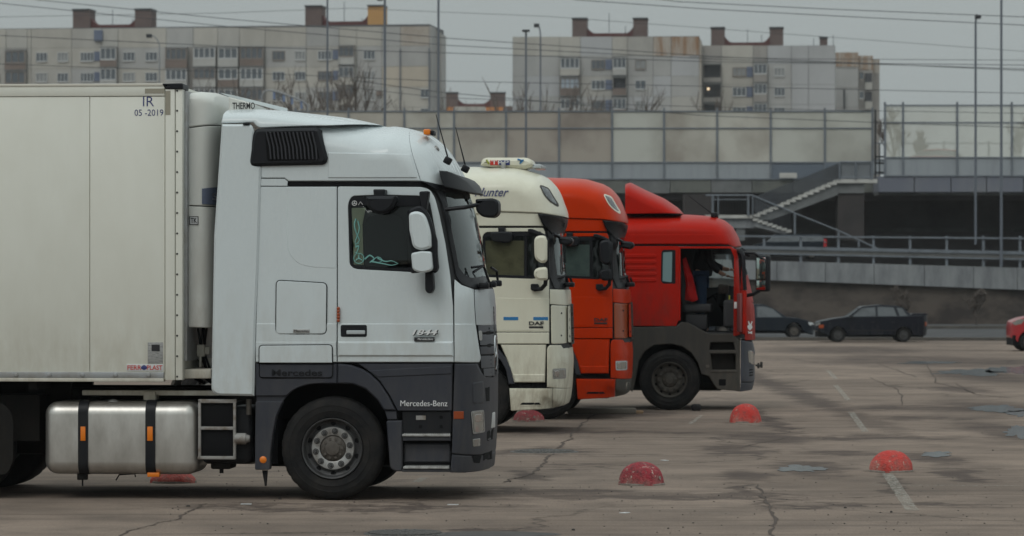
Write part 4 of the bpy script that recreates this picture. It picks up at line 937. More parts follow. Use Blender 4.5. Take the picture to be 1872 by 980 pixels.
        mm = MB(); sd.box(mm, 916, 924, 296, 308, .6, .5, .005); mm.done('air_horn', M['steel'], root)
    o = txtw(sd, 'DAF', 967, 994, 591.5, 6.5, M['blacktext'], 1.252, bold=.03, ext=.004, name='name_lettering')
    mm = MB(); sd.box(mm, 967, 993, 596.5, 600, 1.254, 1.24, .001); mm.done('badge', M['blacktext'], root)
T2 = thing('semi_truck', fr2.o, -YAW, 'cream white tractor unit with blue door dashes and a cooling box on its roof', 'truck', 'parked trucks')
build_daf(T2, M['cream'], True)
o3 = frame_at(996, 767, 52.8, YAW, 1.22).o
T3 = thing('semi_truck', o3, -YAW, 'bright orange-red tractor unit squeezed between the cream and dark red trucks', 'truck', 'parked trucks')
build_daf(T3, M['orange'], False)

# ================================================================== dark red tractor with an open door
fr4 = frame_at(1224, 750.5, 56.7, YAW, 1.22)
T4 = thing('semi_truck', fr4.o, -YAW, 'dark red tractor unit with its door open and a roof wedge, farthest of the row', 'truck', 'parked trucks')
def build_man():
    f4 = lambda px, py: fr4.side(px, py, .35)
    fs = [(1250, 390), (1305, 396), (1325, 403), (1340, 415), (1350, 433), (1356, 450), (1367, 500), (1378, 550), (1380, 575), (1381, 620), (1380, 655), (1380, 690), (1376, 714)]
    ts = [(1100, 398), (1143, 392), (1250, 391.5), (1305, 396), (1325, 403), (1340, 415), (1350, 433)]
    H = Hull(1.22, [f4(*p) for p in fs], [fr4.side(*p, -.3) for p in ts], c=.34, hr=.38, p=2.3, line=[fr4.side(*p, -.3) for p in ts[:3]] + [f4(*p) for p in fs[1:]])
    sd = Side(fr4, T4, H, .09); P = sd.panel; red = M['red']
    P('roof', [(1110, 446), (1110, 400, 4), (1143, 392), (1250, 391.5), (1305, 396), (1325, 403), (1340, 415), (1350, 433), (1356, 450), (1345, 452), (1332, 447)], red, .0, both=True, ch=.012, g=.07)
    P('roof_crease', [(1150, 429), (1330, 429), (1338, 446), (1150, 446)], red, .006, .012, ch=.006)
    P('drip_channel', [(1110, 446.5), (1330, 446.5), (1340, 451), (1110, 449.5)], M['blackmatte'], -.015)
    P('side_panel', [(1110, 450), (1240, 450), (1240, 586), (1236, 596), (1110, 596)], red, -.0, holes=[[(1209, 461, 3), (1212, 457, 3), (1235, 457, 3), (1235, 519, 3), (1212, 519, 4), (1208, 514, 3)]])
    P('window_seal', [(1209, 461, 3), (1212, 457, 3), (1235, 457, 3), (1235, 519, 3), (1212, 519, 4), (1208, 514, 3)], M['black'], -.004, holes=[[(1212, 461, 2), (1229, 460, 2), (1228, 516, 2), (1211, 514, 2)]])
    P('window_pane', [(1210, 459), (1231, 459), (1230, 518), (1210, 516)], M['mirror'] if False else mat('side_pane', (.16, .26, .27), .08, spec=.8), -.012, .006, ch=0)
    for k in range(5):
        y = 464 + 11 * k; P('pressed_rib', [(1142, y, 3), (1198, y, 3), (1201, y + 4), (1198, y + 8, 3), (1142, y + 8, 3)], red, .014, .02, ch=.013, g=.06)
    hatch(sd, 'locker_flap', [(1120, 536), (1212, 535, 3), (1213, 588, 3), (1120, 592)], red, .0)
    P('door_post', [(1335, 453), (1340, 453), (1349, 458), (1352, 470), (1353, 612), (1340, 616), (1341, 600), (1342, 470)], red, -.004, .10, ch=.01, g=.05)
    P('door_frame', [(1240, 450.5), (1338, 450.5), (1340, 454.5), (1244, 454.5), (1244, 586), (1240, 586)], red, -.006, .08, ch=.005)
    P('corner_panel', [(1364, 540), (1377, 556), (1380, 575), (1381, 621), (1362, 622), (1360, 560)], red, 0, both=True, ch=.01, g=.05)
    P('front_flap', [(1358, 498), (1368, 502), (1377, 553), (1366, 545)], red, 0, both=True, ch=.008, g=.05)
    P('windscreen', [(1352, 453), (1357, 455), (1367, 500), (1372, 525), (1364, 528), (1356, 490)], M['shield'], -.01, both=False, ch=0, g=.05)
    P('windscreen_pillar', [(1349, 452), (1354, 453), (1359, 490), (1366, 530), (1366, 545), (1358, 545), (1354, 490)], M['black'], .0, .05, ch=.004, g=.05)
    P('step_fender', [(1110, 598), (1235, 598), (1245, 589), (1258, 590), (1278, 601), (1296, 610), (1338, 610), (1352, 622), (1353, 716), (1340, 714), (1312, 712), (1306, 705), (1296, 688), (1282, 684), (1276, 663), (1264, 645), (1248, 634), (1228, 629), (1196, 631), (1178, 643), (1168, 660), (1160, 700), (1156, 716), (1148, 712), (1148, 650), (1150, 630), (1110, 630)], M['mudgrey'], .0, .1, ch=.012,
      holes=[[(1299, 646, 2), (1345, 646, 2), (1345, 676), (1302, 676)], [(1299, 626, 2), (1341, 626, 2), (1344, 640), (1297, 640)]])
    P('step_recess', [(1294, 622), (1348, 622), (1348, 680), (1294, 680)], M['frame'], -.12, .05, ch=0)
    m = MB(); sd.box(m, 1297, 1345, 642, 646, 1.23, 1.05, .004); m.done('step_tread', M['rim_dirty'], T4)
    m = MB(); sd.box(m, 1300, 1347, 677, 681, 1.23, 1.05, .004); m.done('step_tread', M['rim_dirty'], T4)
    P('step_slot', [(1314, 693, 2), (1327, 693, 2), (1327, 705, 2), (1314, 705, 2)], M['blackmatte'], .003, .01, ch=0)
    P('step_lamp', [(1290, 667, 3), (1297, 667, 3), (1297, 673, 3), (1290, 673, 3)], M['hub'], .01, .02, ch=.004)
    P('bumper', [(1354, 622), (1374, 625), (1380, 642), (1381, 667), (1379, 697), (1354, 698)], M['navy_bumper'], .004, both=True, ch=.012, g=.05)
    P('bumper_lip', [(1354, 699.5), (1379, 698.5), (1375, 712), (1353, 716)], M['navy_bumper'], .004, both=True, ch=.01, g=.05)
    P('headlight', [(1367, 641, 3), (1376, 641, 3), (1381, 655), (1381, 668, 3), (1369, 664, 4)], M['lens'], .016, .02, ch=.006, g=.03)
    for k in range(3): P('bumper_vent', [(1370, 675 + 5 * k), (1377, 674 + 5 * k), (1376.5, 677 + 5 * k), (1369.5, 678 + 5 * k)], M['blackmatte'], .008, .01, ch=.001, g=.03)
    m = MB(); p = sd.p3(1381, 668, .5); m.tube([p, p + Vector((.06, 0, 0)), p + Vector((.12, 0, -.02))], .02, 6).cyl(p + Vector((.10, 0, -.04)), p + Vector((.10, 0, .06)), .022).cyl(p + Vector((.05, 0, -.05)), p + Vector((.05, 0, .04)), .018); m.done('tow_hook', M['iron'], T4)
    # hollow cab: back wall, floor, far side with its window, dashboard, seats
    gx = lambda px: fr4.side(px, 500, -1.2)[0]; gz = lambda py: fr4.side(1280, py, -1.2)[1]
    xb, xf = gx(1114), gx(1350)
    m = MB(); m.box(xb, xb + .05, -1.15, 1.15, gz(600), gz(450)); m.box(xb, xb + .75, -1.12, 1.12, gz(600), gz(540)); m.box(xb, xf + .1, -1.15, 1.15, gz(618), gz(608)); m.box(gx(1200), gx(1238), -1.18, -1.1, gz(596), gz(450)); m.done('cab_inside', M['inner'], T4)
    fw = [fr4.side(*p, 1.2) for p in ((1268, 462), (1346, 462), (1354, 520), (1268, 530))]
    o = plate('far_side_wall', T4, [(xb, gz(600)), (xf + .1, gz(600)), (xf + .05, gz(500)), (xf - .08, gz(450)), (xb, gz(450))], flat(1.2), M['inner'], 0, .04, 0, [[(gx(1262), gz(528)), (gx(1340), gz(522)), (gx(1332), gz(463)), (gx(1262), gz(463))]], .12)
    o.scale = (1, -1, 1)
    o = plate('far_window_pane', T4, [(gx(1260), gz(530)), (gx(1341), gz(524)), (gx(1333), gz(461)), (gx(1260), gz(461))], flat(1.19), M['wglass'], 0, .006, 0, (), .3); o.scale = (1, -1, 1)
    m = MB(); m.box(gx(1322), xf + .12, -1.05, 1.1, gz(600), gz(548), .06, 4); m.box(gx(1308), gx(1326), .2, 1.0, gz(560), gz(534), .05, 4); m.done('dashboard', M['seat'], T4)
    m = MB(); c = Vector((gx(1302), .62, gz(540))); n = Vector((-.5, 0, .85)).normalized(); q = n.to_track_quat('Z', 'Y')
    m.tube([c + q @ Vector((.23 * math.cos(a), .23 * math.sin(a), 0)) for a in [2 * math.pi * k / 28 for k in range(29)]], .018, 6)
    m.tube([c, c + Vector((.2, 0, -.35))], .03, 8)
    for a in (0.5, 2.6, 4.7): m.tube([c, c + q @ Vector((.22 * math.cos(a), .22 * math.sin(a), 0))], .014, 5)
    m.done('steering_wheel', M['blackmatte'], T4)
    for yy in (-.62, .62):
        m = MB(); m.box(gx(1248), gx(1300), yy - .25, yy + .25, gz(572), gz(556), .05, 4); m.box(gx(1252), gx(1292), yy - .2, yy + .2, gz(603), gz(575), .02); m.box(gx(1240), gx(1254), yy - .23, yy + .23, gz(560), gz(482), .05, 4, rot=Matrix.Rotation(-.12, 3, 'Y')); m.done('seat', M['seat'], T4, 50)
    m = MB(); sd.box(m, 1327, 1331, 548, 598, .9, .86, .004); sd.box(m, 1332, 1335, 540, 598, .92, .88, .004); m.done('grab_rail', M['hiviz'], T4)
    m = MB(); m.box(gx(1310), gx(1330), -.1, .3, gz(538), gz(520), .03); m.done('instrument_hood', M['hub'], T4)
    # open door, swung out at right angles and seen edge-on
    hx = gx(1353)
    D = bpy.data.objects.new('open_door', None); COL.objects.link(D); D.parent = T4; D.location = (hx, -1.23, 0); D.rotation_euler = (0, 0, R(4)); D['label'] = 'open red cab door seen edge-on'
    m = MB(); m.box(-.01, .06, -.88, 0, gz(610), gz(530), .03, 4).done('door_shell', M['red'], D)
    m = MB(); m.box(-.055, -.01, -.85, -.03, gz(606), gz(536), .02); m.done('door_lining', M['silver'] if False else mat('door_lining', (.20, .06, .06), .6), D)
    m = MB(); m.tube([(.03, -.02, gz(530)), (.0, -.03, gz(470)), (-.03, -.12, gz(459)), (-.03, -.80, gz(459)), (.0, -.86, gz(468)), (.03, -.86, gz(530))], .035, 6); m.done('door_window_frame', M['black'], D)
    MB().box(.0, .01, -.84, -.04, gz(530), gz(461)).done('window_pane', M['wglass'], D)
    MB().tube([(.05, -.25, gz(462)), (.22, -.3, gz(463)), (.30, -.32, gz(470))], .025, 8).done('mirror_arm', M['black'], D); MB().tube([(.06, -.25, gz(541)), (.2, -.3, gz(538)), (.30, -.32, gz(531))], .03, 8).done('mirror_arm', M['black'], D)
    x0 = .255; zt, zb = gz(467), gz(533)
    ma_ = R(-36); mr_ = Matrix.Rotation(ma_, 3, 'Z'); mc_ = Vector((x0 + .105, -.31, 0)); off_ = mr_ @ Vector((0, -.062, 0))
    m = MB(); m.box(x0 - .02, x0 + .23, -.37, -.25, zb, zt, .04, 4, rot=mr_); m.done('mirror_housing', M['black'], D)
    m = MB(); c_ = mc_ + off_; m.box(c_.x - .085, c_.x + .085, c_.y - .006, c_.y + .006, gz(511), gz(471), .001, rot=mr_); m.done('mirror_pane', M['mirror'], D)
    m = MB(); m.box(c_.x - .085, c_.x + .085, c_.y - .006, c_.y + .006, gz(530), gz(513), .001, rot=mr_); m.done('mirror_pane', M['mirror'], D)
    sd.slab('kerb_mirror', [(1354, 452, 3), (1362, 455, 4), (1372, 466, 4), (1370, 471, 3), (1361, 466, 4)], M['black'], 1.0, .7, .02)
    m = MB(); sd.box(m, 1342, 1348, 552, 564, 1.225, 1.215, .001); m.done('door_sticker', M['whitetext'], T4)
    # bunny-head sticker on the corner panel
    def st(Q, nm='sticker'): P(nm, Q, M['whitetext'], .006, .004, ch=0, g=.02)
    st([(1368, 602, 2), (1366, 596, 2), (1369, 594), (1367, 588, 1), (1369, 587), (1372, 593), (1374, 587), (1376, 588, 1), (1374, 594), (1376, 598, 2), (1374, 602, 2), (1371, 604)])
    st([(1367, 605), (1371, 607), (1375, 605), (1375, 611), (1371, 609), (1367, 611)])
    # roof wedge
    HS = Hull(.98, None, [fr4.side(*p, -.3) for p in ((1143, 336), (1146, 334), (1152, 333), (1180, 347), (1215, 363), (1240, 380), (1250, 391.5))], hr=.26, p=2.2)
    P('roof_spoiler', [(1143, 391), (1143, 352), (1145, 334), (1152, 333), (1180, 347), (1215, 363), (1240, 380), (1248.5, 390), (1248, 391)], red, 0, both=True, ch=.012, g=.05, Yf=HS)
    m = MB(); sd.box(m, 1146, 1244, 390.5, 393, .9, -.9, 0); m.done('spoiler_seal', M['blackmatte'], T4)
    for (a, b, y) in (((1258, 357), (1306, 394), .6), ((1310, 388), (1308, 396), .4)):
        m = MB().tube([sd.p3(*b, y), sd.p3(*a, y)], .012, 5, .006); p = sd.p3(*b, y); m.box(p.x - .06, p.x + .05, p.y - .04, p.y + .04, p.z - .03, p.z + .05, .015); m.done('antenna', M['black'], T4)
    MB().box(-1.6, .9, -.42, .42, .3, .95, .08).done('underbody_shade_block', M['frame'], T4)  # block added below the cab for its shade, out of view
    m = MB(); m.box(gx(1285), gx(1350), -.95, .95, gz(700), gz(622)); m.box(gx(1120), gx(1290), -.75, .75, gz(690), gz(600)); m.done('wheel_house', M['blackmatte'], T4)
    chassis(T4, -4.6, gx(1350), (0, -3.6))
    wheel(T4, 0, -1.22, .502, style='dirty'); wheel(T4, 0, 1.22, .502, 1, style='dirty')
    for sg in (-1, 1):
        wheel(T4, -3.6, sg * 1.24, .5, sg, wd=.62, style='dirty', nuts=False)
        MB().box(-2.8, -1.3, sg * 1.2, sg * .6, .42, 1.0, .12, 5).done('fuel_tank', M['alu'], T4, 50)
    MB().lathe([(.0, .0), (.5, 0), (.5, .05), (.0, .05)], (-3.6, 0, 1.06), 32, 'z').done('fifth_wheel', M['frame'], T4)
    return gx, gz
gx4, gz4 = build_man()
# the driver standing in the doorway: profile, leaning forward over the seat, head under the roof lining
def skin_mesh(name, pts, edges, m, parent, root=0, sub=2):
    me = bpy.data.meshes.new(name); me.from_pydata([p[:3] for p in pts], edges, []); o = link(name, me, parent)
    o.modifiers.new('s', 'SKIN'); 
    for v, p in zip(me.skin_vertices[0].data, pts): v.radius = (p[3], p[4] if len(p) > 4 else p[3])
    me.skin_vertices[0].data[root].use_root = True
    sb = o.modifiers.new('d', 'SUBSURF'); sb.levels = sb.render_levels = sub
    bpy.context.view_layer.update()
    me2 = bpy.data.meshes.new_from_object(o.evaluated_get(bpy.context.evaluated_depsgraph_get())); o.modifiers.clear(); o.data = me2; bpy.data.meshes.remove(me)
    me2.name = name; me2.materials.clear(); me2.materials.append(m); me2.polygons.foreach_set('use_smooth', [True] * len(me2.polygons)); return o
fz = gz4(608); px_ = gx4(1279)
def L4(x, y, z): return fr4.o + Vector((x * fr4.c + y * fr4.s, -x * fr4.s + y * fr4.c, z))
PE = thing('person', L4(px_, -.15, fz), -YAW, 'person in dark jacket and blue jeans standing inside the dark red truck cab', 'person')
body = [(0, 0, .95, .13, .15), (.0, -.1, .90, .095), (.02, -.11, .5, .062), (-.02, -.11, .09, .045), (.13, -.12, .03, .035), (-.02, .1, .90, .095), (0, .11, .5, .062), (-.05, .11, .09, .045), (.1, .12, .03, .035),
        (.02, 0, 1.15, .125, .16), (.08, 0, 1.38, .12, .18), (.11, 0, 1.47, .06), (.13, 0, 1.54, .055), (.16, 0, 1.62, .085, .075), (.17, 0, 1.70, .09, .08),
        (.09, -.19, 1.40, .065), (.16, -.24, 1.14, .048), (.34, -.2, .98, .038), (.42, -.19, .95, .03), (.09, .19, 1.40, .065), (.18, .24, 1.14, .048), (.40, .2, 1.05, .038), (.48, .19, 1.05, .03)]
be = [(0, 1), (1, 2), (2, 3), (3, 4), (0, 5), (5, 6), (6, 7), (7, 8), (0, 9), (9, 10), (10, 11), (11, 12), (12, 13), (13, 14), (10, 15), (15, 16), (16, 17), (17, 18), (10, 19), (19, 20), (20, 21), (21, 22)]
skin_mesh('body', body, be, M['skin'], PE)
gr = lambda i, k: (*body[i][:3], *[r * k + .006 for r in body[i][3:]])
skin_mesh('jeans', [gr(0, 1.02), gr(1, 1.1), gr(2, 1.25), (-.02, -.11, .12, .062), gr(5, 1.1), gr(6, 1.25), (-.05, .11, .12, .062)], [(0, 1), (1, 2), (2, 3), (0, 4), (4, 5), (5, 6)], M['jeans'], PE)
skin_mesh('jacket', [(0, 0, .93, .155, .19), gr(9, 1.2), gr(10, 1.15), (.11, 0, 1.47, .085), gr(15, 1.25), gr(16, 1.3), (.32, -.2, .99, .055), gr(19, 1.25), gr(20, 1.3), (.38, .2, 1.05, .055)], [(0, 1), (1, 2), (2, 3), (2, 4), (4, 5), (5, 6), (2, 7), (7, 8), (8, 9)], M['jacket'], PE, 1)
skin_mesh('hair', [(.15, 0, 1.70, .085, .082), (.13, 0, 1.75, .07)], [(0, 1)], M['hair'], PE)
m = MB()
for sg in (-1, 1):
    m.box(.2445, .255, sg * .03 - .010, sg * .03 + .010, 1.675, 1.685, .003)
m.done('eye', M['hair'], PE)
for sg, (hx_, hz_) in ((-1, (.44, .94)), (1, (.50, 1.05))):
    hp = [(hx_ - .02, sg * .19, hz_, .026)] ; he = []
    hp.append((hx_ + .05, sg * .19, hz_ - .01, .034, .018)); he.append((0, 1))
    skin_mesh('palm', hp, he, M['skin'], PE)
    for k in range(4):
        y = sg * .19 + (k - 1.5) * .02; l = (.075, .085, .08, .062)[k]
        skin_mesh('finger', [(hx_ + .06, y, hz_ - .012, .009), (hx_ + .06 + l * .55, y, hz_ - .022, .008), (hx_ + .06 + l * .8, y, hz_ - .05, .007)], [(0, 1), (1, 2)], M['skin'], PE, 0, 1)
    skin_mesh('thumb', [(hx_ + .01, sg * .16, hz_, .011), (hx_ + .05, sg * .135, hz_ - .02, .010), (hx_ + .08, sg * .14, hz_ - .035, .008)], [(0, 1), (1, 2)], M['skin'], PE, 0, 1)
# red jacket hanging behind the door post
m = MB(); Q = [(1248, 474), (1254, 470), (1258, 482), (1266, 505), (1272, 530), (1276, 548), (1266, 552), (1252, 548), (1254, 520), (1250, 495)]
jk = thing('hanging_jacket', L4(gx4(1260), -.9, fz), -YAW, 'red jacket hanging in the open doorway of the dark red truck', 'jacket')
g = [fr4.side(*p, -.9) for p in Q]; x0 = gx4(1260)
bm = bmesh.new(); v, F = tri2d([(x - x0, z - fz) for x, z in g], [], [(a * .04 - .6, b * .04) for a in range(30) for b in range(60)], .04)
vs = [bm.verts.new((q.x, .035 * math.sin(q.x * 34 + q.y * 7) + .02 * math.sin(q.y * 19), q.y)) for q in v]
for t in F: bm.faces.new([vs[i] for i in t])
r = bmesh.ops.solidify(bm, geom=bm.faces[:], thickness=.03); finish(bm, 'cloth', M['redcloth'], jk, 60)

# ================================================================== ground of the lot
def gmat():
    m = bpy.data.materials.new('asphalt'); m.use_nodes = True
    t = m.node_tree; N = t.nodes; lk = t.links.new; p = N['Principled BSDF']
    def nd(ty, **k):
        n = N.new(ty)
        for a, b in k.items(): setattr(n, a, b)
        return n
    c = nd('ShaderNodeTexCoord')
    def noise(scale, det=6, rough=.6, st=(1, 1, 1), rot=0):
        mp = nd('ShaderNodeMapping'); mp.inputs['Scale'].default_value = st; mp.inputs['Rotation'].default_value = (0, 0, rot); lk(c.outputs['Object'], mp.inputs[0])
        n = nd('ShaderNodeTexNoise'); n.inputs['Scale'].default_value = scale; n.inputs['Detail'].default_value = det; n.inputs['Roughness'].default_value = rough
        lk(mp.outputs[0], n.inputs['Vector']); return n
    def rng(src, a, b, x=0, y=1):
        r = nd('ShaderNodeMapRange'); r.inputs[1].default_value = a; r.inputs[2].default_value = b; r.inputs[3].default_value = x; r.inputs[4].default_value = y; lk(src, r.inputs[0]); return r.outputs[0]
    def math_(op, a, b):
        n = nd('ShaderNodeMath', operation=op)
        for i, v in enumerate((a, b)):
            if isinstance(v, (int, float)): n.inputs[i].default_value = v
            else: lk(v, n.inputs[i])
        return n.outputs[0]
    def mixc(f, a, b):
        x = nd('ShaderNodeMix', data_type='RGBA'); lk(f, x.inputs[0])
        for i, v in ((6, a), (7, b)):
            if isinstance(v, tuple): x.inputs[i].default_value = (*v, 1)
            else: lk(v, x.inputs[i])
        return x.outputs[2]
    big = noise(.16, 8, .62); mid = noise(.9, 7, .65, (1, 1, 1)); fine = noise(55, 4, .7); grit = noise(140, 2, .5)
    col = mixc(rng(big.outputs[0], .40, .62), (.392, .305, .246), (.228, .176, .142))
    col = mixc(rng(mid.outputs[0], .42, .68, 0, .65), col, (.135, .108, .092))
    tr = noise(1.1, 6, .65, (.07, 2.6, 1), R(-4))                         # long scuffs along the driving direction
    col = mixc(rng(tr.outputs[0], .52, .70, 0, .7), col, (.098, .079, .069))
    col = mixc(rng(fine.outputs[0], .35, .72, 0, .85), col, (.105, .088, .077))
    spk = noise(75, 3, .6); col = mixc(rng(spk.outputs[0], .60, .70, 0, .6), col, (.36, .32, .28))
    col = mixc(rng(grit.outputs[0], .63, .70, 0, .75), col, (.04, .037, .035))
    pale = noise(.6, 8, .7, (.3, 1.2, 1), .4); col = mixc(rng(pale.outputs[0], .60, .78, 0, .5), col, (.33, .285, .245))
    # hairline cracks
    vw = noise(.8, 6, .7); va = nd('ShaderNodeVectorMath', operation='MULTIPLY_ADD'); va.inputs[1].default_value = (1.4, 1.4, 0); lk(vw.outputs['Color'], va.inputs[0]); lk(c.outputs['Object'], va.inputs[2])
    vo = nd('ShaderNodeTexVoronoi', feature='DISTANCE_TO_EDGE'); vo.inputs['Scale'].default_value = .20; lk(va.outputs[0], vo.inputs['Vector'])
    col = mixc(math_('MULTIPLY', rng(vo.outputs['Distance'], .002, .012, .75, 0), rng(big.outputs[0], .42, .55)), col, (.07, .057, .05))
    # damp, muddy patches at their places on the lot
    wob = noise(1.3, 7, .68); ad = nd('ShaderNodeVectorMath', operation='MULTIPLY_ADD'); ad.inputs[1].default_value = (1.6, 5, 0); ad.inputs[2].default_value = (-.8, -2.5, 0)
    lk(wob.outputs['Color'], ad.inputs[0]); a2 = nd('ShaderNodeVectorMath', operation='ADD'); lk(ad.outputs[0], a2.inputs[0]); lk(c.outputs['Object'], a2.inputs[1])
    acc = None
    for px, py, rx, ry in STAINS:
        g0 = gnd(px, py); kx = rx * g0.y / FPX; ky = ry * g0.y ** 2 / (FPX * CH)
        mp = nd('ShaderNodeMapping'); mp.inputs['Scale'].default_value = (1 / kx, 1 / ky, 0); mp.inputs['Location'].default_value = (-g0.x / kx, -g0.y / ky, 0); lk(a2.outputs[0], mp.inputs[0])
        ln = nd('ShaderNodeVectorMath', operation='LENGTH'); lk(mp.outputs[0], ln.inputs[0]); f = rng(ln.outputs['Value'], .55, 1.1, 1, 0)
        acc = f if acc is None else math_('MAXIMUM', acc, f)
    dmp = math_('MULTIPLY', acc, rng(mid.outputs[0], .25, .55, .55, 1)); col = mixc(math_('MULTIPLY', dmp, .66), col, (.050, .038, .036))
    lk(col, p.inputs['Base Color'])
    lk(rng(dmp, 0, 1, .95, .85), p.inputs['Roughness']); p.inputs['Specular IOR Level'].default_value = .08
    b = nd('ShaderNodeBump'); b.inputs['Strength'].default_value = .5; b.inputs['Distance'].default_value = .012
    lk(math_('ADD', fine.outputs[0], math_('MULTIPLY', grit.outputs[0], .5)), b.inputs['Height']); lk(b.outputs[0], p.inputs['Normal'])
    return m
STAINS = [(1405, 700, 34, 70), (1398, 765, 26, 40), (1400, 800, 95, 13), (1345, 822, 70, 10), (1372, 870, 60, 13), (1375, 905, 26, 30), (1480, 857, 75, 17), (1560, 829, 120, 6),
          (1700, 838, 70, 12), (1756, 868, 45, 14), (1690, 660, 260, 12), (1800, 688, 110, 16), (1640, 655, 150, 7), (1810, 745, 120, 15), (1660, 746, 150, 5), (1760, 712, 60, 7), (1840, 790, 80, 22), (1700, 765, 130, 4),
          (1000, 826, 120, 8), (1045, 850, 80, 4), (975, 870, 40, 12), (1000, 788, 120, 7), (1185, 790, 150, 4), (1135, 755, 110, 8), (990, 902, 220, 8), (640, 927, 400, 4), (840, 975, 180, 7), (1550, 640, 180, 8), (1580, 800, 200, 4), (1250, 908, 300, 6), (1600, 925, 250, 4)]
gb = bmesh.new()
xs = [-2500, -300, -60, 60, 300, 2500]; ys = [-60, 10, 130, 400, 3000]
V = [[gb.verts.new((x, y, 0)) for x in xs] for y in ys]
for j in range(len(ys) - 1):
    for i in range(len(xs) - 1): gb.faces.new((V[j][i], V[j][i + 1], V[j + 1][i + 1], V[j + 1][i]))
g = finish(gb, 'parking_lot_ground', gmat(), None, 0); g['kind'] = 'structure'
def blob(name, px, py, rx, ry, m, z=.004, n=40, wob=.35, seed=0, kind='structure', edges=False):
    rnd = random.Random(seed); ph = [rnd.uniform(0, 6.28) for _ in range(16)]; am = [rnd.uniform(.3, 1) / (1 + .22 * j) for j in range(16)]
    b = bmesh.new(); g0 = gnd(px, py); vs = []
    for i in range(n):
        a = 2 * math.pi * i / n; k = 1 + wob * sum(am[j] * math.sin((j + 2) * a + ph[j]) for j in range(16)) / 3.2
        q = gnd(px + rx * k * math.cos(a), py + ry * k * math.sin(a)); vs.append(b.verts.new((q.x, q.y, z)))
    b.faces.new(vs); bmesh.ops.triangulate(b, faces=b.faces[:]); o = finish(b, name, m, None, 0); o['kind'] = kind; return o
M['water'] = mat('puddle_water', (.105, .115, .122), .12, spec=.9, var=(.07, .072, .075), vscale=2.5, bump=.03, bscale=6)  # grey-blue body colour stands in for the sky's reflection
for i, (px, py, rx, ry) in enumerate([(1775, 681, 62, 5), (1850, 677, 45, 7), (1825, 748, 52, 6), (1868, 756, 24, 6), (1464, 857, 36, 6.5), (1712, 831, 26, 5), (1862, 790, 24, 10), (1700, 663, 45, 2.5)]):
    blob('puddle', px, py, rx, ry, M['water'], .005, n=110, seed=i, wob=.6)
M['crackm'] = mat('crack_tar', (.105, .086, .076), .98, spec=.05)
def crack(pts, w, seed=1, n=14):
    rnd = random.Random(seed); b = bmesh.new(); prev = None; path = []
    for (a, c) in zip(pts, pts[1:]):
        for k in range(n): path.append((a[0] + (c[0] - a[0]) * k / n, a[1] + (c[1] - a[1]) * k / n))
    path.append(pts[-1]); W = [gnd(*p) for p in path]; dx = dy = 0
    for i, p in enumerate(W):
        d = (W[min(i + 1, len(W) - 1)] - W[max(i - 1, 0)]).normalized(); nn = Vector((-d.y, d.x, 0))
        dx = .8 * dx + rnd.uniform(-.03, .03); p = p + nn * dx; ww = .42 * w * rnd.uniform(.25, 1.2) * (.3 if i in (0, len(W) - 1) else 1)
        q = (b.verts.new(p + nn * ww + Vector((0, 0, .0045))), b.verts.new(p - nn * ww + Vector((0, 0, .0045))))
        if prev: b.faces.new((prev[0], q[0], q[1], prev[1]))
        prev = q
    o = finish(b, 'crack', M['crackm'], None, 0); o['kind'] = 'structure'
for i, (p, w) in enumerate([([(382, 921), (345, 932), (318, 948), (265, 962), (190, 990)], .03), ([(1388, 885), (1402, 930), (1412, 985)], .05),
                            ([(1100, 745), (1065, 775), (1045, 800), (1025, 820)], .05), ([(1010, 830), (990, 850), (965, 870), (915, 882)], .05), ([(1610, 640), (1690, 655), (1712, 700), (1790, 720)], .05), ([(1100, 900), (1300, 895), (1500, 905), (1700, 893), (1872, 898)], .012),
                            ([(318, 950), (500, 953), (700, 957)], .008), ([(1540, 757), (1640, 748), (1760, 757)], .03), ([(1440, 655), (1520, 668), (1600, 664), (1680, 690)], .05), ([(1745, 700), (1790, 722), (1850, 728)], .05), ([(1590, 690), (1640, 712), (1655, 742)], .04), ([(560, 968), (700, 963), (860, 966)], .01), ([(1480, 800), (1600, 803), (1700, 798)], .02), ([(1420, 960), (1620, 955), (1872, 962)], .012), ([(830, 925), (1000, 930), (1200, 934), (1380, 936)], .012), ([(1250, 826), (1350, 818), (1440, 800)], .03)]): crack(p, w, i + 3)
def worn_paint():
    m = bpy.data.materials.new('worn_marking'); m.use_nodes = True; t = m.node_tree; N = t.nodes; lk = t.links.new; p = N['Principled BSDF']
    p.inputs['Base Color'].default_value = (.44, .41, .36, 1); p.inputs['Roughness'].default_value = .9; p.inputs['Specular IOR Level'].default_value = .1
    c = N.new('ShaderNodeTexCoord'); mp = N.new('ShaderNodeMapping'); mp.inputs['Scale'].default_value = (15, 6, 1); n = N.new('ShaderNodeTexNoise'); n.inputs['Scale'].default_value = 1.3; n.inputs['Detail'].default_value = 10; n.inputs['Roughness'].default_value = .72
    lk(c.outputs['Object'], mp.inputs[0]); lk(mp.outputs[0], n.inputs['Vector'])
    r = N.new('ShaderNodeMapRange'); r.inputs[1].default_value = .40; r.inputs[2].default_value = .60; r.inputs[3].default_value = .62; r.inputs[4].default_value = .06; lk(n.outputs[0], r.inputs[0])
    tr = N.new('ShaderNodeBsdfTransparent'); x = N.new('ShaderNodeMixShader'); lk(r.outputs[0], x.inputs[0]); lk(tr.outputs[0], x.inputs[1]); lk(p.outputs[0], x.inputs[2]); lk(x.outputs[0], N['Material Output'].inputs[0]); return m
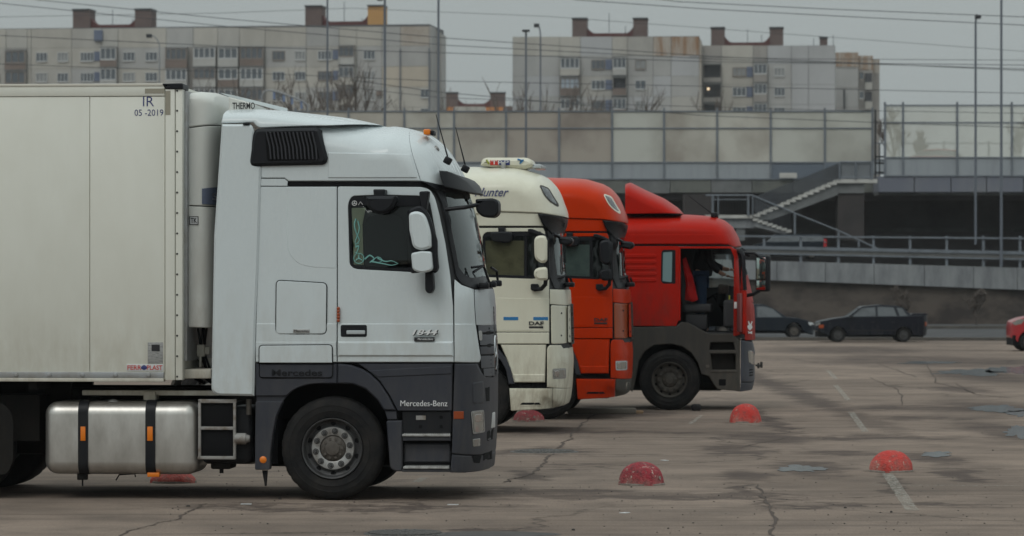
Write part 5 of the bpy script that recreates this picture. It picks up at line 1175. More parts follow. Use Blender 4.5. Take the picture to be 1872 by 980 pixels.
def paint_line(pts, w, seed=0, m=None):
    """worn road paint: a row of broken flakes"""
    rnd = random.Random(seed); b = bmesh.new(); A, B_ = gnd(*pts[0]), gnd(*pts[1]); d = (B_ - A); L_ = d.length; d.normalize(); nn = Vector((-d.y, d.x, 0)); k = max(4, int(L_ / .10)); 
    pr = None
    for i in range(k + 1):
        p = A + d * (L_ * i / k); q = [b.verts.new((v.x, v.y, .0042)) for v in (p - nn * w * rnd.uniform(.42, .52), p + nn * w * rnd.uniform(.42, .52))]
        if pr: b.faces.new((pr[0], q[0], q[1], pr[1]))
        pr = q
    o = finish(b, 'road_marking', m or M['worn'], None, 0, 0); o['kind'] = 'structure'
M['worn'] = worn_paint()
for i, (p, w) in enumerate([(((1622, 866), (1668, 934)), .13), (((1556, 754), (1582, 790)), .11), (((1528, 705), (1551, 732)), .11), (((1514, 678), (1528, 693)), .11), (((1585, 887), (1872, 889)), .06), (((1090, 773), (1335, 771)), .07), (((1262, 775), (1282, 760)), .08), (((760, 882), (776, 874)), .10)]): paint_line(p, w, i)
# kerb and street behind the lot
def strip(name, y0, y1, z0, z1, m, x0=-120, x1=160): o = MB().box(x0, x1, y0, y1, z0, z1).done(name, m, None, 0); o['kind'] = 'structure'; return o
M['road'] = mat('street_asphalt', (.075, .075, .078), .95, spec=.08, var=(.10, .10, .10), vscale=.4)
M['kerb'] = mat('kerb_stone', (.10, .09, .08), .9, var=(.06, .055, .05), vscale=1.2)
strip('street', 127.5, 178, .004, .02, M['road']); strip('kerb', 126.6, 127.4, 0, .12, M['kerb']); strip('kerb', 159, 160, 0, .16, M['kerb'])
# drain covers
def cover(px, py, r, label, cobbles):
    g0 = gnd(px, py); o = thing('manhole_cover', g0, 0, label, 'manhole cover', 'manhole covers')
    MB().lathe([(0, .012), (r * .9, .012), (r * .92, .006), (r, .006), (r * 1.02, .0), ], n=40, axis='z').done('iron_lid', M['iron'], o, 0)
    k = 0; me = None
    for ring_ in range(1, 5):
        for i in range(6 * ring_):
            a = 2 * math.pi * i / (6 * ring_); rr = r * .2 * ring_
            if me is None: q = MB().box(-.035, .035, -.03, .03, .010, .020, .006, 1).done('lid_stud', M['iron'], o, 0); me = q.data
            else: q = link('lid_stud', me, o)
            q.location = (rr * math.cos(a), rr * math.sin(a), 0); q.rotation_euler = (0, 0, a)
cover(740, 976, .34, 'studded iron manhole cover in the foreground asphalt at the bottom edge', True)
cover(995, 826, .42, 'dark iron drain cover in a damp patch beyond the white tractor nose', True)
blob('asphalt_patch', 900, 977, 118, 5.5, mat('tar_patch', (.06, .055, .052), .9, var=(.09, .08, .075), vscale=6), .003, wob=.12, seed=4)
# loose grit
rnd = random.Random(11); b = bmesh.new()
for i in range(520):
    py = rnd.choice((rnd.uniform(880, 979), rnd.uniform(780, 979), rnd.uniform(700, 900))); px = rnd.uniform(300, 1872); q = gnd(px, py); s_ = rnd.uniform(.003, .008) * (2.2 if rnd.random() < .04 else 1)
    M4 = Matrix.Translation(q + Vector((0, 0, s_ * .4))) @ Matrix.Rotation(rnd.uniform(0, 6), 4, 'Z') @ Matrix.Diagonal((s_ * rnd.uniform(.8, 1.7), s_, s_ * .7, 1))
    bmesh.ops.create_icosphere(b, subdivisions=1, radius=1, matrix=M4)
o = finish(b, 'loose_grit', mat('grit', (.045, .04, .037), .9), None, 0, 0); tag(o, 'small dark stones scattered over the asphalt', 'gravel', kind='stuff')
for i, (px, py) in enumerate(((450, 922), (1142, 938), (1215, 842), (828, 923))):
    q = gnd(px, py); o = MB().box(-.05, .05, -.03, .03, 0, .006, .002).done('litter_scrap', M['plate'], None, 0); o.location = q; o.rotation_euler = (0, 0, i); tag(o, ['scrap of white litter in front of the white tractor front wheel', 'small pale scrap of litter below the crimson dome', 'pale flake of litter above the crimson dome', 'pale scrap of litter just right of the white tractor wheel'][i], 'litter', 'scraps of litter')
# ------------------------------------------------------------------ concrete half-dome bollards
def dome(px, py, w, h, m, label, seed, sq=1.0, chips=5):
    g0 = gnd(px, py); r = w / 2 * g0.y / FPX; hh = h * g0.y / FPX; rnd = random.Random(seed)
    root = thing('dome_bollard', g0 + Vector((0, r * .0, 0)), rnd.uniform(0, 6), label, 'bollard', 'red concrete dome bollards')
    b = bmesh.new(); n = 40; rings = []
    for k in range(15):
        a = math.pi / 2 * k / 14; rings.append([])
        for i in range(n):
            t = 2 * math.pi * i / n; rr = r * math.cos(a) ** .9; z = hh * math.sin(a) ** .95
            jit = 1 + .018 * math.sin(3 * t + seed + 2 * a) + .012 * math.sin(5 * t + seed + 3 * a) + .009 * math.sin(11 * t + 4 * a) + .012 * math.sin(7 * a + seed)
            rings[-1].append(b.verts.new((rr * jit * math.cos(t), rr * jit * math.sin(t), max(z, .0))))
    for A, B_ in zip(rings, rings[1:]):
        for i in range(n): b.faces.new((A[i - 1], A[i], B_[i], B_[i - 1]))
    finish(b, 'dome', m, root, 60)
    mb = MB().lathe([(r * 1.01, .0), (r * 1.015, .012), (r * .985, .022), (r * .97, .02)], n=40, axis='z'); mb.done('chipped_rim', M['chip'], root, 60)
    for c in range(chips // 3):
        t = rnd.uniform(0, 6.28); a = rnd.uniform(.25, 1.2); p = Vector((r * math.cos(a) ** .9 * math.cos(t), r * math.cos(a) ** .9 * math.sin(t), hh * math.sin(a) ** .95)); nn = Vector((math.cos(a) * math.cos(t), math.cos(a) * math.sin(t), math.sin(a)))
        q = nn.to_track_quat('Z', 'Y'); bb = bmesh.new(); s_ = rnd.uniform(.010, .026)
        vs = [bb.verts.new(p + nn * .0035 + q @ Vector((s_ * rnd.uniform(.5, 1.2) * math.cos(k * .785), s_ * rnd.uniform(.5, 1.2) * math.sin(k * .785), 0))) for k in range(8)]; bb.faces.new(vs); finish(bb, 'paint_chip', M['chip'], root, 0)
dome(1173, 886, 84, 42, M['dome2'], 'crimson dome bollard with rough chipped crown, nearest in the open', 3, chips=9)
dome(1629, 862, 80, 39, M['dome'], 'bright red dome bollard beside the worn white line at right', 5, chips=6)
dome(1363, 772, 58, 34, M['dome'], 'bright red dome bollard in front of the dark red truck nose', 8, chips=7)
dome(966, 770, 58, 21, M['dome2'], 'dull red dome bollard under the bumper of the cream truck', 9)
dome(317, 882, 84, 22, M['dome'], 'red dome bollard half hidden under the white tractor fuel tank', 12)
q = gnd(1100, 757); o = MB().box(-.55, .55, -.08, .08, 0, .10, .02).done('plastic_pipe', mat('pipe_tan', (.16, .14, .115), .8), None); o.location = q; tag(o, 'tan length of old pipe lying on the ground behind the orange truck bumper', 'pipe')
q = gnd(1158, 756); o = MB().box(-.16, .16, -.05, .05, 0, .05, .01).done('wood_offcut', M['board'], None); o.location = q; tag(o, 'orange brown wood offcut lying by the rear of the muddy front tyre', 'wood')
q = gnd(1274, 752); o = MB().box(-.08, .08, -.08, .08, 0, .11, .03).done('wheel_chock', M['black'], None); o.location = q + Vector((0, .25, 0)); tag(o, 'small black chock at the front tyre of the dark red truck', 'chock')

# ================================================================== cars
def car(name, label, side_pts, roof_pts, glasses, wheels, r_px, gpy, Y, m, yaw=0, lamps=(), cat='car', group=None, W=.83, lift=False):
    """side_pts: lower body outline, roof_pts: glasshouse outline (photo pixels)"""
    cx = sum(w[0] for w in wheels) / 2
    fr = frame_at(cx, gpy, Y, yaw, W)
    if lift: fr.o.z = at(cx, gpy, Y).z
    root = thing(name, fr.o, -yaw, label, cat, group)
    xs = [p[0] for p in side_pts]; f = lambda x: fr.side(x, gpy, -W * .6)[0]
    H = Hull(W, [(f(max(xs)), 0), (f(max(xs)) - .02, .3), (f(max(xs)), .6), (f(max(xs)), 1.5)], None, c=.5, p=2.6, rear=[(f(min(xs)), 0), (f(min(xs)), 1.5)], cr=.5)
    Hg = Hull(W - .02, None, None, lean=[(.75, 0), (1.45, .24)])
    sd = Side(fr, root, H, .12); rw = r_px * 1.18
    P_ = list(side_pts); 
    arch = []
    for wx, wy in sorted(wheels, key=lambda q: -q[0]): arch += [(wx + rw * math.cos(a), wy - rw * math.sin(a)) for a in [math.pi * k / 10 for k in range(11)]]
    yb = max(p[1] for p in side_pts)
    low = [(min(x for x in xs) + 3, yb)]
    full = P_ + arch + []
    sd.panel('body', full, m, 0, both=True, ch=.02)
    sd.panel('windows', roof_pts, M['cglass'], 0, both=True, ch=.01, Yf=Hg)
    for nm, Q, mm_, off in glasses: sd.panel(nm, Q, m if mm_ is None else mm_, off, .02, ch=.004, Yf=Hg, both=(nm == 'roof'))
    for nm, Q, mm_ in lamps: sd.panel(nm, Q, mm_, .012, .02, ch=.004)
    k = Y / FPX
    fl = MB(); fl.box(fr.side(min(xs) + 8, gpy, -W)[0], fr.side(max(xs) - 8, gpy, -W)[0], -W + .12, W - .1, .18, .5); fl.done('underbody', M['blackmatte'], root)
    for wx, wy in wheels:
        for sg in (-1, 1):
            x = fr.side(wx, wy, -W)[0]; r = r_px * k; e = MB()
            e.lathe([(.62 * r, .0), (.9 * r, -.01), (r, .04), (r, .16), (.9 * r, .2), (.3 * r, .2)], (0, 0, 0), 32); o = e.done('wheel', M['rubber'], root, 50); o.location = (x, -W + .03, r); 
            if sg > 0: o.location.y = W - .03; o.rotation_euler = (0, 0, math.pi)
            h = MB().lathe([(.64 * r, .01), (.6 * r, .0), (.55 * r, .03), (.2 * r, .03), (.15 * r, .01), (0, .01)], (0, 0, 0), 24)
            for i in range(8): a = i * .785; h.cyl((.4 * r * math.cos(a), .035, .4 * r * math.sin(a)), (.4 * r * math.cos(a), .02, .4 * r * math.sin(a)), .07 * r, n=6)
            h.done('wheel_trim', M['hub'] if m is not M['sofa'] else M['rim_dark'], o)
    return sd
def xf(P_, a, b, ax, ay, sx, sy=None):
    sy = sy or sx; return [(ax + (p[0] - a) * sx, ay + (p[1] - b) * sy) for p in P_]
lb = [(1489, 604, 2), (1490, 596, 3), (1497, 588, 3), (1522, 583), (1548, 579, 3), (1600, 578), (1650, 578), (1664, 577), (1694, 576, 3), (1697, 590, 2), (1697, 606, 3), (1692, 614, 3)]
lt = [(1548, 580.5), (1575, 561.5, 4), (1611, 557.5), (1646, 560.5, 4), (1666, 579)]
lbot = [(1488.5, 612, 3)]
lw = [(1532.5, 613), (1652.5, 613)]
sdl = car('parked_car', 'dark navy saloon car with rear spoiler parked at the edge of the lot', lb, lt,
    [('roof', [(1571, 563.2), (1577, 560, 3), (1611, 557), (1645, 559.5, 3), (1650, 563), (1611, 560.5)], None, .012), ('window_pillar', [(1600, 561), (1604, 561), (1605, 580), (1601, 580)], None, .010), ('window_pillar', [(1548, 581), (1574, 561), (1577, 562), (1556, 580)], None, .010),
     ('window_pillar', [(1633, 561), (1638, 560), (1646, 580), (1641, 580)], None, .010), ('window_pillar', [(1648, 561), (1651, 562), (1669, 579), (1660, 579)], None, .010)],
    lw, 13.4, 626.5, 123.5, M['sofa'], 0, [('headlight', [(1491, 593), (1499, 589), (1500, 593), (1492, 597)], M['lens']), ('indicator', [(1497, 594, 1), (1506, 593.5, 1), (1506, 600, 1), (1497, 600, 1)], M['amber_dark']), ('tail_light', [(1691, 588), (1696.5, 588), (1697, 597), (1691, 597)], M['amber_dark']),
     ('door_moulding', [(1550, 603), (1638, 603), (1638, 605.5), (1550, 605.5)], M['black']), ('door_handle', [(1593, 588), (1599, 588), (1599, 590), (1593, 590)], M['black']), ('door_handle', [(1630, 588), (1636, 588), (1636, 590), (1630, 590)], M['black'])])
for x in (1552, 1603, 1641): sdl.panel('door_gap', [(x, 583), (x + .8, 583), (x + .8, 612), (x, 612)], M['blackmatte'], .003, .01, ch=0)
sdl.slab('rear_spoiler', [(1664, 575.5), (1668, 573, 2), (1694, 573, 2), (1696, 576), (1690, 578), (1670, 577.5)], M['sofa'], .66, -.66, .01)
sdl.slab('side_mirror', [(1553, 577, 2), (1560, 576, 2), (1561, 581, 2), (1554, 582, 2)], M['black'], .98, .84, .01)
ab = [(1278, 603, 3), (1279, 590, 4), (1300, 584, 3), (1330, 580), (1434, 579.5), (1459, 581.5), (1479, 586.5, 4), (1489, 595, 3), (1490, 607, 3), (1486, 613, 3)]
car('passing_car', 'slate blue saloon car half hidden behind the dark red truck nose', ab, [(1300, 584), (1326, 562, 8), (1350, 557, 6), (1397, 557, 6), (1414, 565, 5), (1436, 581)],
    [('roof', [(1326, 563), (1350, 556, 5), (1397, 556.5, 5), (1416, 565), (1397, 560), (1350, 560)], None, .012), ('window_pillar', [(1414, 565), (1418, 566), (1440, 581), (1432, 581)], None, .01), ('window_pillar', [(1378, 559), (1383, 559), (1384, 581), (1379, 581)], None, .01)],
    [(1322, 605), (1452, 605)], 13.0, 618, 133.2, M['carslate'], 0, [('headlight', [(1477, 589, 2), (1486, 590, 2), (1489, 595, 1), (1480, 595, 2)], M['whitetext'])])
k = 58.6 / 50.6
rb = [(1845, 615, 3), (1846, 598, 5), (1851, 588, 3), (1872, 581, 3), (1898, 576), (1990, 575), (2070, 580), (2076, 600, 4), (2074, 622, 4)]
car('parked_car', 'red hatchback nose entering at the right edge of the lot', rb, [(1898, 577), (1930, 556, 8), (1980, 552), (2040, 556, 6), (2068, 580)],
    [('roof', [(1928, 558), (1934, 555, 3), (1980, 551), (2040, 555, 3), (2046, 559), (1980, 555)], None, .012)], [(1882, 625), (2030, 625)], 17.5, 642.5, 106.5, M['carred'], 0, [('headlight', [(1850, 590, 2), (1862, 584, 2), (1874, 583), (1868, 592, 2), (1855, 595, 2)], M['lens'])])

# ================================================================== ramp with its retaining wall and guard rail
YR = 178.0
def W3(px, py, Y): return at(px, py, Y)
def bx_px(name, px0, px1, py0, py1, Y0, depth, m, parent=None, bev=0, mb=None):
    a = at(px0, py1, Y0); b = at(px1, py0, Y0); q = mb or MB()
    if parent is not None: a = a - parent.location; b = b - parent.location
    q.box(a.x, b.x, a.y, a.y + depth, a.z, b.z, bev)
    return q if mb else q.done(name, m, parent, 0)
def quad_px(P, Y, depth, parent=None, mb=None):
    o = parent.location if parent is not None else Vector()
    pts = [at(x, y, Y) - o for x, y in P]; q = mb or MB(); q.prism([(p.x, p.z) for p in pts], pts[0].y, pts[0].y + depth); return q
def bar_px(mb, a, b, Y, r, parent, n=6): mb.cyl(at(*a, Y) - parent.location, at(*b, Y) - parent.location, r, n=n); return mb
RA = thing('road_ramp', at(1600, 600, YR), 0, 'concrete road ramp with grey parapet slabs above the brown retaining wall', 'ramp')
ytop = lambda x: 474 + (x - 1300) * .0275; ybot = lambda x: 511.5 + (x - 1390) * .0385
quad_px([(-600, ybot(-600)), (2500, ybot(2500)), (2500, 600), (-600, 600)], YR + .35, 2.0, RA).done('retaining_wall', M['rwall'], RA, 0)
me = None
for i, x in enumerate((1230, 1320, 1420, 1509, 1598, 1690, 1780, 1860, 1950, 2040, 2130)):
    xs_ = (1230, 1320, 1420, 1509, 1598, 1690, 1780, 1860, 1950, 2040, 2130, 2220); a, b = xs_[i] + .5, xs_[i + 1] - .5
    quad_px([(a, ytop(a)), (b, ytop(b)), (b, ybot(b)), (a, ybot(a))], YR, .5, RA).done('parapet_slab', (M['conc'], M['concd'], M['conc'])[i % 3] if i % 3 != 1 else M['conc'], RA, 0)
quad_px([(400, ytop(400) + 4), (2500, ytop(2500) + 4), (2500, ytop(2500) + 8), (400, ytop(400) + 8)], YR + .5, 17, RA).done('ramp_roadway', M['road'], RA, 0)
GR = thing('guard_rail', at(1600, 480, YR + .2), 0, 'grey metal guard rail with three bars along the ramp edge', 'guard rail')
ry = lambda x, k: (430 + (x - 1350) * .008, 449 + (x - 1350) * .02, 461 + (x - 1350) * .022)[k] if k < 3 else 0
for k, h in ((0, 3.2), (1, 6.0), (2, 3.0)):
    quad_px([(1180, ry(1180, k)), (2300, ry(2300, k)), (2300, ry(2300, k) + h), (1180, ry(1180, k) + h)], YR + .15, .08, GR).done('rail', M['galv'], GR, 0)
quad_px([(1180, ry(1180, 1) + 6), (2300, ry(2300, 1) + 6), (2300, ry(2300, 2) + 1), (1180, ry(1180, 2) + 1)], YR + .2, .06, GR).done('crash_beam', M['beam'], GR, 0)
for x in (1265, 1330, 1397, 1464, 1533, 1597, 1664, 1731, 1798, 1865, 1932): quad_px([(x - 2.2, 431), (x + 2.2, 431), (x + 2.2, ytop(x) + 1), (x - 2.2, ytop(x) + 1)], YR + .24, .15, GR).done('post', M['galv'], GR, 0)
car('passing_car', 'dark van with a bright red tail light behind the ramp guard rail', [(1376, 462, 3), (1378, 448, 4), (1402, 442), (1511, 441), (1513, 455, 2), (1512, 466, 2)], [(1400, 443), (1416, 429, 4), (1500, 429, 4), (1511, 444)],
    [('roof', [(1412, 431.5), (1418, 428), (1500, 428), (1503, 431.5)], M['carslate'], .012)], [(1402, 465), (1484, 465)], 9.2, 474, 184, M['carslate'], 0, [('tail_light', [(1506, 437, 1), (1512, 437, 1), (1512, 452, 1), (1506, 452, 1)], M['tail'])], 'van', lift=True)
# ================================================================== overpass
YB = 200.0
OV = thing('overpass_bridge', at(1300, 350, YB), 0, 'long concrete road overpass crossing behind the trucks', 'bridge')
for i, x in enumerate(range(-650, 1600, 75)): bx_px('deck_edge_slab', x + .5, min(x + 74.5, 1600), 328.5, 352 if x > 1200 else 353, YB, .6, (M['concd'], mat('deck_moss', (.15, .155, .14), .9, var=(.10, .105, .10), vscale=.6))[i % 2], OV)
bx_px('deck', -650, 2600, 331, 349, YB + .6, 13, M['concd'], OV)
for x0, x1 in ((1606, 1671), (1672, 1738), (1739, 1803), (1804, 1871), (1872, 1938), (1939, 2004), (2005, 2090), (2091, 2176), (2177, 2262), (2263, 2350)): bx_px('deck_edge_slab', x0 + .3, x1 - .3, 322.5, 351, YB - 3, 3.5, M['concb'], OV)
bx_px('deck_soffit_edge', 1606, 2010, 351, 356, YB - 2.6, 2.5, M['concd'], OV)
bx_px('deck_girder', -650, 2600, 352, 366, YB + 1.5, 1.0, M['under'], OV); bx_px('deck_girder', -650, 2600, 352, 366, YB + 6, 1.0, M['under'], OV)
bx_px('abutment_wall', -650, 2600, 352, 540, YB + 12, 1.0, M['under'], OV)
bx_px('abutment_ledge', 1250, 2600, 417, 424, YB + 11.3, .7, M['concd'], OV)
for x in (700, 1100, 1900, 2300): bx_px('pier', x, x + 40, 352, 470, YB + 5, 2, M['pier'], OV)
gp = MB()
for x in range(1620, 2000, 26): bx_px('', x, x + 2.5, 351, 359, YB - 1.4, .1, None, OV, 0, gp)
tag(gp.done('drip_pipes', M['galv'], OV, 0), kind='stuff')
def barrier(name, label, posts, rails, x0, x1, Y, bands, ytop_):
    """posts and rails with a sheet in every bay; bands = [(row top, row bottom, material per bay)]"""
    o = thing(name, at((x0 + x1) / 2, rails[-1], Y), 0, label, 'noise barrier', 'noise barriers on the overpass')
    for x in posts: bx_px('post', x - 1.8, x + 1.8, ytop_, rails[-1] + 1, Y - .08, .16, M['galv'], o)
    for y in rails: bx_px('rail', x0, x1, y - 1.1, y + 1.1, Y - .06, .12, M['galv'], o)
    P_ = [x0] + [p for p in posts if x0 < p < x1] + [x1]
    for ya, yb_, mf in bands:
        for i, (a, b) in enumerate(zip(P_, P_[1:])):
            if b - a > 6: bx_px('panel', a + 1.9, b - 1.9, ya + 1.2, yb_ - 1.2, Y, .03, mf(i, a), o)
    return o
DB = [milky('acrylic_%s' % n, c, .12, v, .35) for n, c, v in (('tan', (.50, .465, .40), (.25, .205, .17)), ('brown', (.42, .37, .315), (.23, .19, .16)), ('sand', (.56, .54, .475), (.31, .27, .225)), ('pale', (.55, .55, .495), (.38, .365, .32)))]
pick = lambda i, a: DB[(0, 1, 1, 0, 1, 0, 0, 2)[i % 8]] if a < 1110 else (DB[(2, 3, 2)[i % 3]] if a < 1400 else DB[3])
barrier('noise_barrier', 'brownish dirty see-through noise barrier on the overpass left of the stairs', [-620, -523, -426, -329, -232, -135, -40, 57, 154, 250, 346, 443, 540, 637, 739, 830, 925, 1022, 1119, 1214, 1311, 1409, 1508, 1595], [203.5, 234.5, 297, 327.5], -650, 1597, YB,
        [(203.5, 234.5, pick), (234.5, 297, pick), (297, 327.5, lambda i, a: M['sheetd'] if 1400 < a < 1500 else M['sheet'])], 197)
barrier('noise_barrier', 'clear noise barrier against the sky on the overpass right of the stairs', [1618, 1651, 1750, 1850, 1950, 2050, 2150, 2250, 2350], [192.5, 224, 288, 321.5], 1618, 2350, YB - 3,
        [(192.5, 224, lambda i, a: M['acryl_r']), (224, 288, lambda i, a: M['acryl_r']), (288, 321.5, lambda i, a: M['sheet'])], 186.5)
far = [250 + 82 * k for k in range(25)]
barrier('noise_barrier', 'second noise barrier seen faintly through the nearer one', far, [262, 292, 318], 250, 2210, YB + 12, [(292, 318, lambda i, a: M['sheet'])], 258)
car('passing_car', 'red car passing on the overpass behind the clear noise barrier', xf(rb, 1845, 642, 1640, 322, .55), xf([(1898, 577), (1930, 556, 4), (1980, 552), (2040, 556, 4), (2068, 580)], 1845, 642, 1640, 322, .55), [('roof', xf([(1928, 558), (1934, 555), (1980, 551), (2040, 555), (2046, 559), (1980, 555)], 1845, 642, 1640, 322, .55), None, .012)],
    xf([(1882, 625), (2030, 625)], 1845, 642, 1640, 322, .55), 9.6, 322, YB + 6, M['carred'], lift=True)
# ================================================================== staircase
YS = 193.0
ST = thing('staircase', at(1480, 420, YS), 0, 'pale concrete staircase zigzagging up to the overpass', 'stairs')
dS = 1.9
def run(xa, ya, xb, yb, n):
    for i in range(n):
        t = i / n; x = xa + (xb - xa) * t; y = ya + (yb - ya) * t; w_ = (xb - xa) / n
        yt = y + (yb - ya) / n if yb < ya else y
        a, b = sorted((x, x + w_)); bx_px('step', a - .8, b + .8, yt, yt + 5, YS, dS, M['concl'], ST)
run(1379, 396, 1529, 333, 14); run(1377, 399, 1446, 423, 8)
quad_px([(1377, 402), (1529, 336), (1532, 337), (1532, 356), (1410, 402), (1392, 402)], YS + .12, dS - .24, ST).done('stringer', M['concd'], ST, 0)
quad_px([(1378, 404), (1444, 426), (1434, 428), (1378, 414)], YS + .12, dS - .24, ST).done('stringer', M['conc'], ST, 0)
bx_px('landing', 1529, 1604, 327.5, 334.5, YS, dS, M['concl'], ST); bx_px('landing', 1290, 1376, 393, 399, YS, dS, M['concl'], ST)
bx_px('landing_beam', 1532, 1580, 335, 353, YS + .2, dS - .4, M['concd'], ST); bx_px('landing_beam', 1290, 1380, 399, 417, YS + .2, dS - .4, M['conc'], ST)
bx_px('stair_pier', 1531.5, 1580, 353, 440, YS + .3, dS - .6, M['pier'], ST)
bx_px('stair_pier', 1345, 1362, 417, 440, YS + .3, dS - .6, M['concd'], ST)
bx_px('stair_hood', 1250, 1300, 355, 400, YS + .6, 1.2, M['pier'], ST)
m = MB(); bar_px(m, (1377, 358), (1453, 390), YS - .05, .05, ST); bar_px(m, (1453, 390), (1531, 421), YS - .05, .05, ST); bar_px(m, (1531, 421), (1620, 462), YS - .05, .05, ST); m.done('handrail', M['galv'], ST)
m = MB(); bar_px(m, (1290, 357), (1377, 357), YS - .05, .05, ST); bar_px(m, (1300, 365), (1366, 365), YS - .05, .03, ST); m.done('handrail', M['galv'], ST)
for x in (1303, 1313, 1368, 1376): m = MB(); bar_px(m, (x, 357), (x, 394), YS - .05, .07 if x in (1303, 1368) else .04, ST); m.done('rail_post', M['galv'], ST)
for x, y, yb in ((1453, 390, 428), (1533, 421, 440), (1570, 437, 452)): m = MB(); bar_px(m, (x, y), (x, yb), YS - .05, .07, ST); m.done('rail_post', M['galv'], ST)
quad_px([(1379, 360), (1536, 297), (1536, 327), (1522, 330), (1379, 392)], YS - .02, .03, ST).done('mesh_screen', M['mesh'], ST, 0)
for x in range(1384, 1446, 5): y = 361 + (x - 1377) * .42; m = MB(); bar_px(m, (x, y), (x, y + 38), YS, .012, ST, 4); m.done('baluster', M['galv'], ST)
for x in range(1313, 1368, 5): m = MB(); bar_px(m, (x, 365), (x, 392), YS, .012, ST, 4); m.done('baluster', M['lampblk'], ST)
for x in range(1538, 1592, 4): m = MB(); bar_px(m, (x, 298), (x, 326), YS, .014, ST, 4); m.done('baluster', M['lampblk'], ST)
m = MB(); bar_px(m, (1535, 296), (1593, 296), YS, .05, ST); bar_px(m, (1535, 325), (1593, 325), YS, .05, ST); m.done('handrail', M['galv'], ST)
bx_px('screen', 1536, 1592, 298, 326, YS + .1, .03, M['sheet'], ST); bx_px('screen', 1508, 1533, 298, 326, YS + .1, .03, M['sheetd'], ST)
for x in (1535, 1564, 1593): m = MB(); bar_px(m, (x, 296), (x, 328), YS - .03, .06, ST); m.done('rail_post', M['galv'], ST)
o = thing('notice_board', at(1441, 320, YB - .3), 0, 'blank pale board fixed low on the noise barrier beside the stairs', 'sign'); bx_px('board', 1425, 1457, 316, 325.5, YB - .3, .06, M['concl'], o)
LD = thing('gantry_frame', at(1606, 320, YB - 1), 0, 'narrow dark steel frame in the gap between the noise barriers', 'frame')
for a, b, c, d in ((1599, 1602, 200, 328), (1607, 1609, 262, 328), (1599, 1618, 285, 288), (1599, 1618, 297, 300), (1599, 1618, 314, 317), (1599, 1618, 324, 327)): bx_px('frame_bar', a, b, c, d, YB - 1, .12, M['lampblk'], LD)

# ================================================================== apartment blocks
WIN = {}
def winmesh(style):
    """one-metre-square unit windows, shared and scaled: frame with mullions, recessed pane, sill"""
    if style in WIN: return WIN[style]
    f = MB(); n = style
    f.box(0, .045, -.10, .04, 0, 1); f.box(.955, 1, -.10, .04, 0, 1); f.box(.045, .955, -.10, .04, .94, 1); f.box(.045, .955, -.16, .04, -.06, .06)
    for k in range(1, n): f.box(k / n - .02, k / n + .02, -.09, .03, .06, .94)
    a = f.done('window', M['wframe'], None, 0); b = MB().box(.05, .95, .0, .02, .05, .95).done('pane', M['wpane'], None, 0)
    WIN[style] = (a.data, b.data); bpy.data.objects.remove(a); bpy.data.objects.remove(b); return WIN[style]
M['curtain2'] = mat('far_curtain', (.24, .25, .25), .6, var=(.12, .13, .14), vscale=.6)
BR = {}
def brown(me):
    if me.name not in BR: c = me.copy(); c.materials.clear(); c.materials.append(M['wframe2']); BR[me.name] = c
    return BR[me.name]
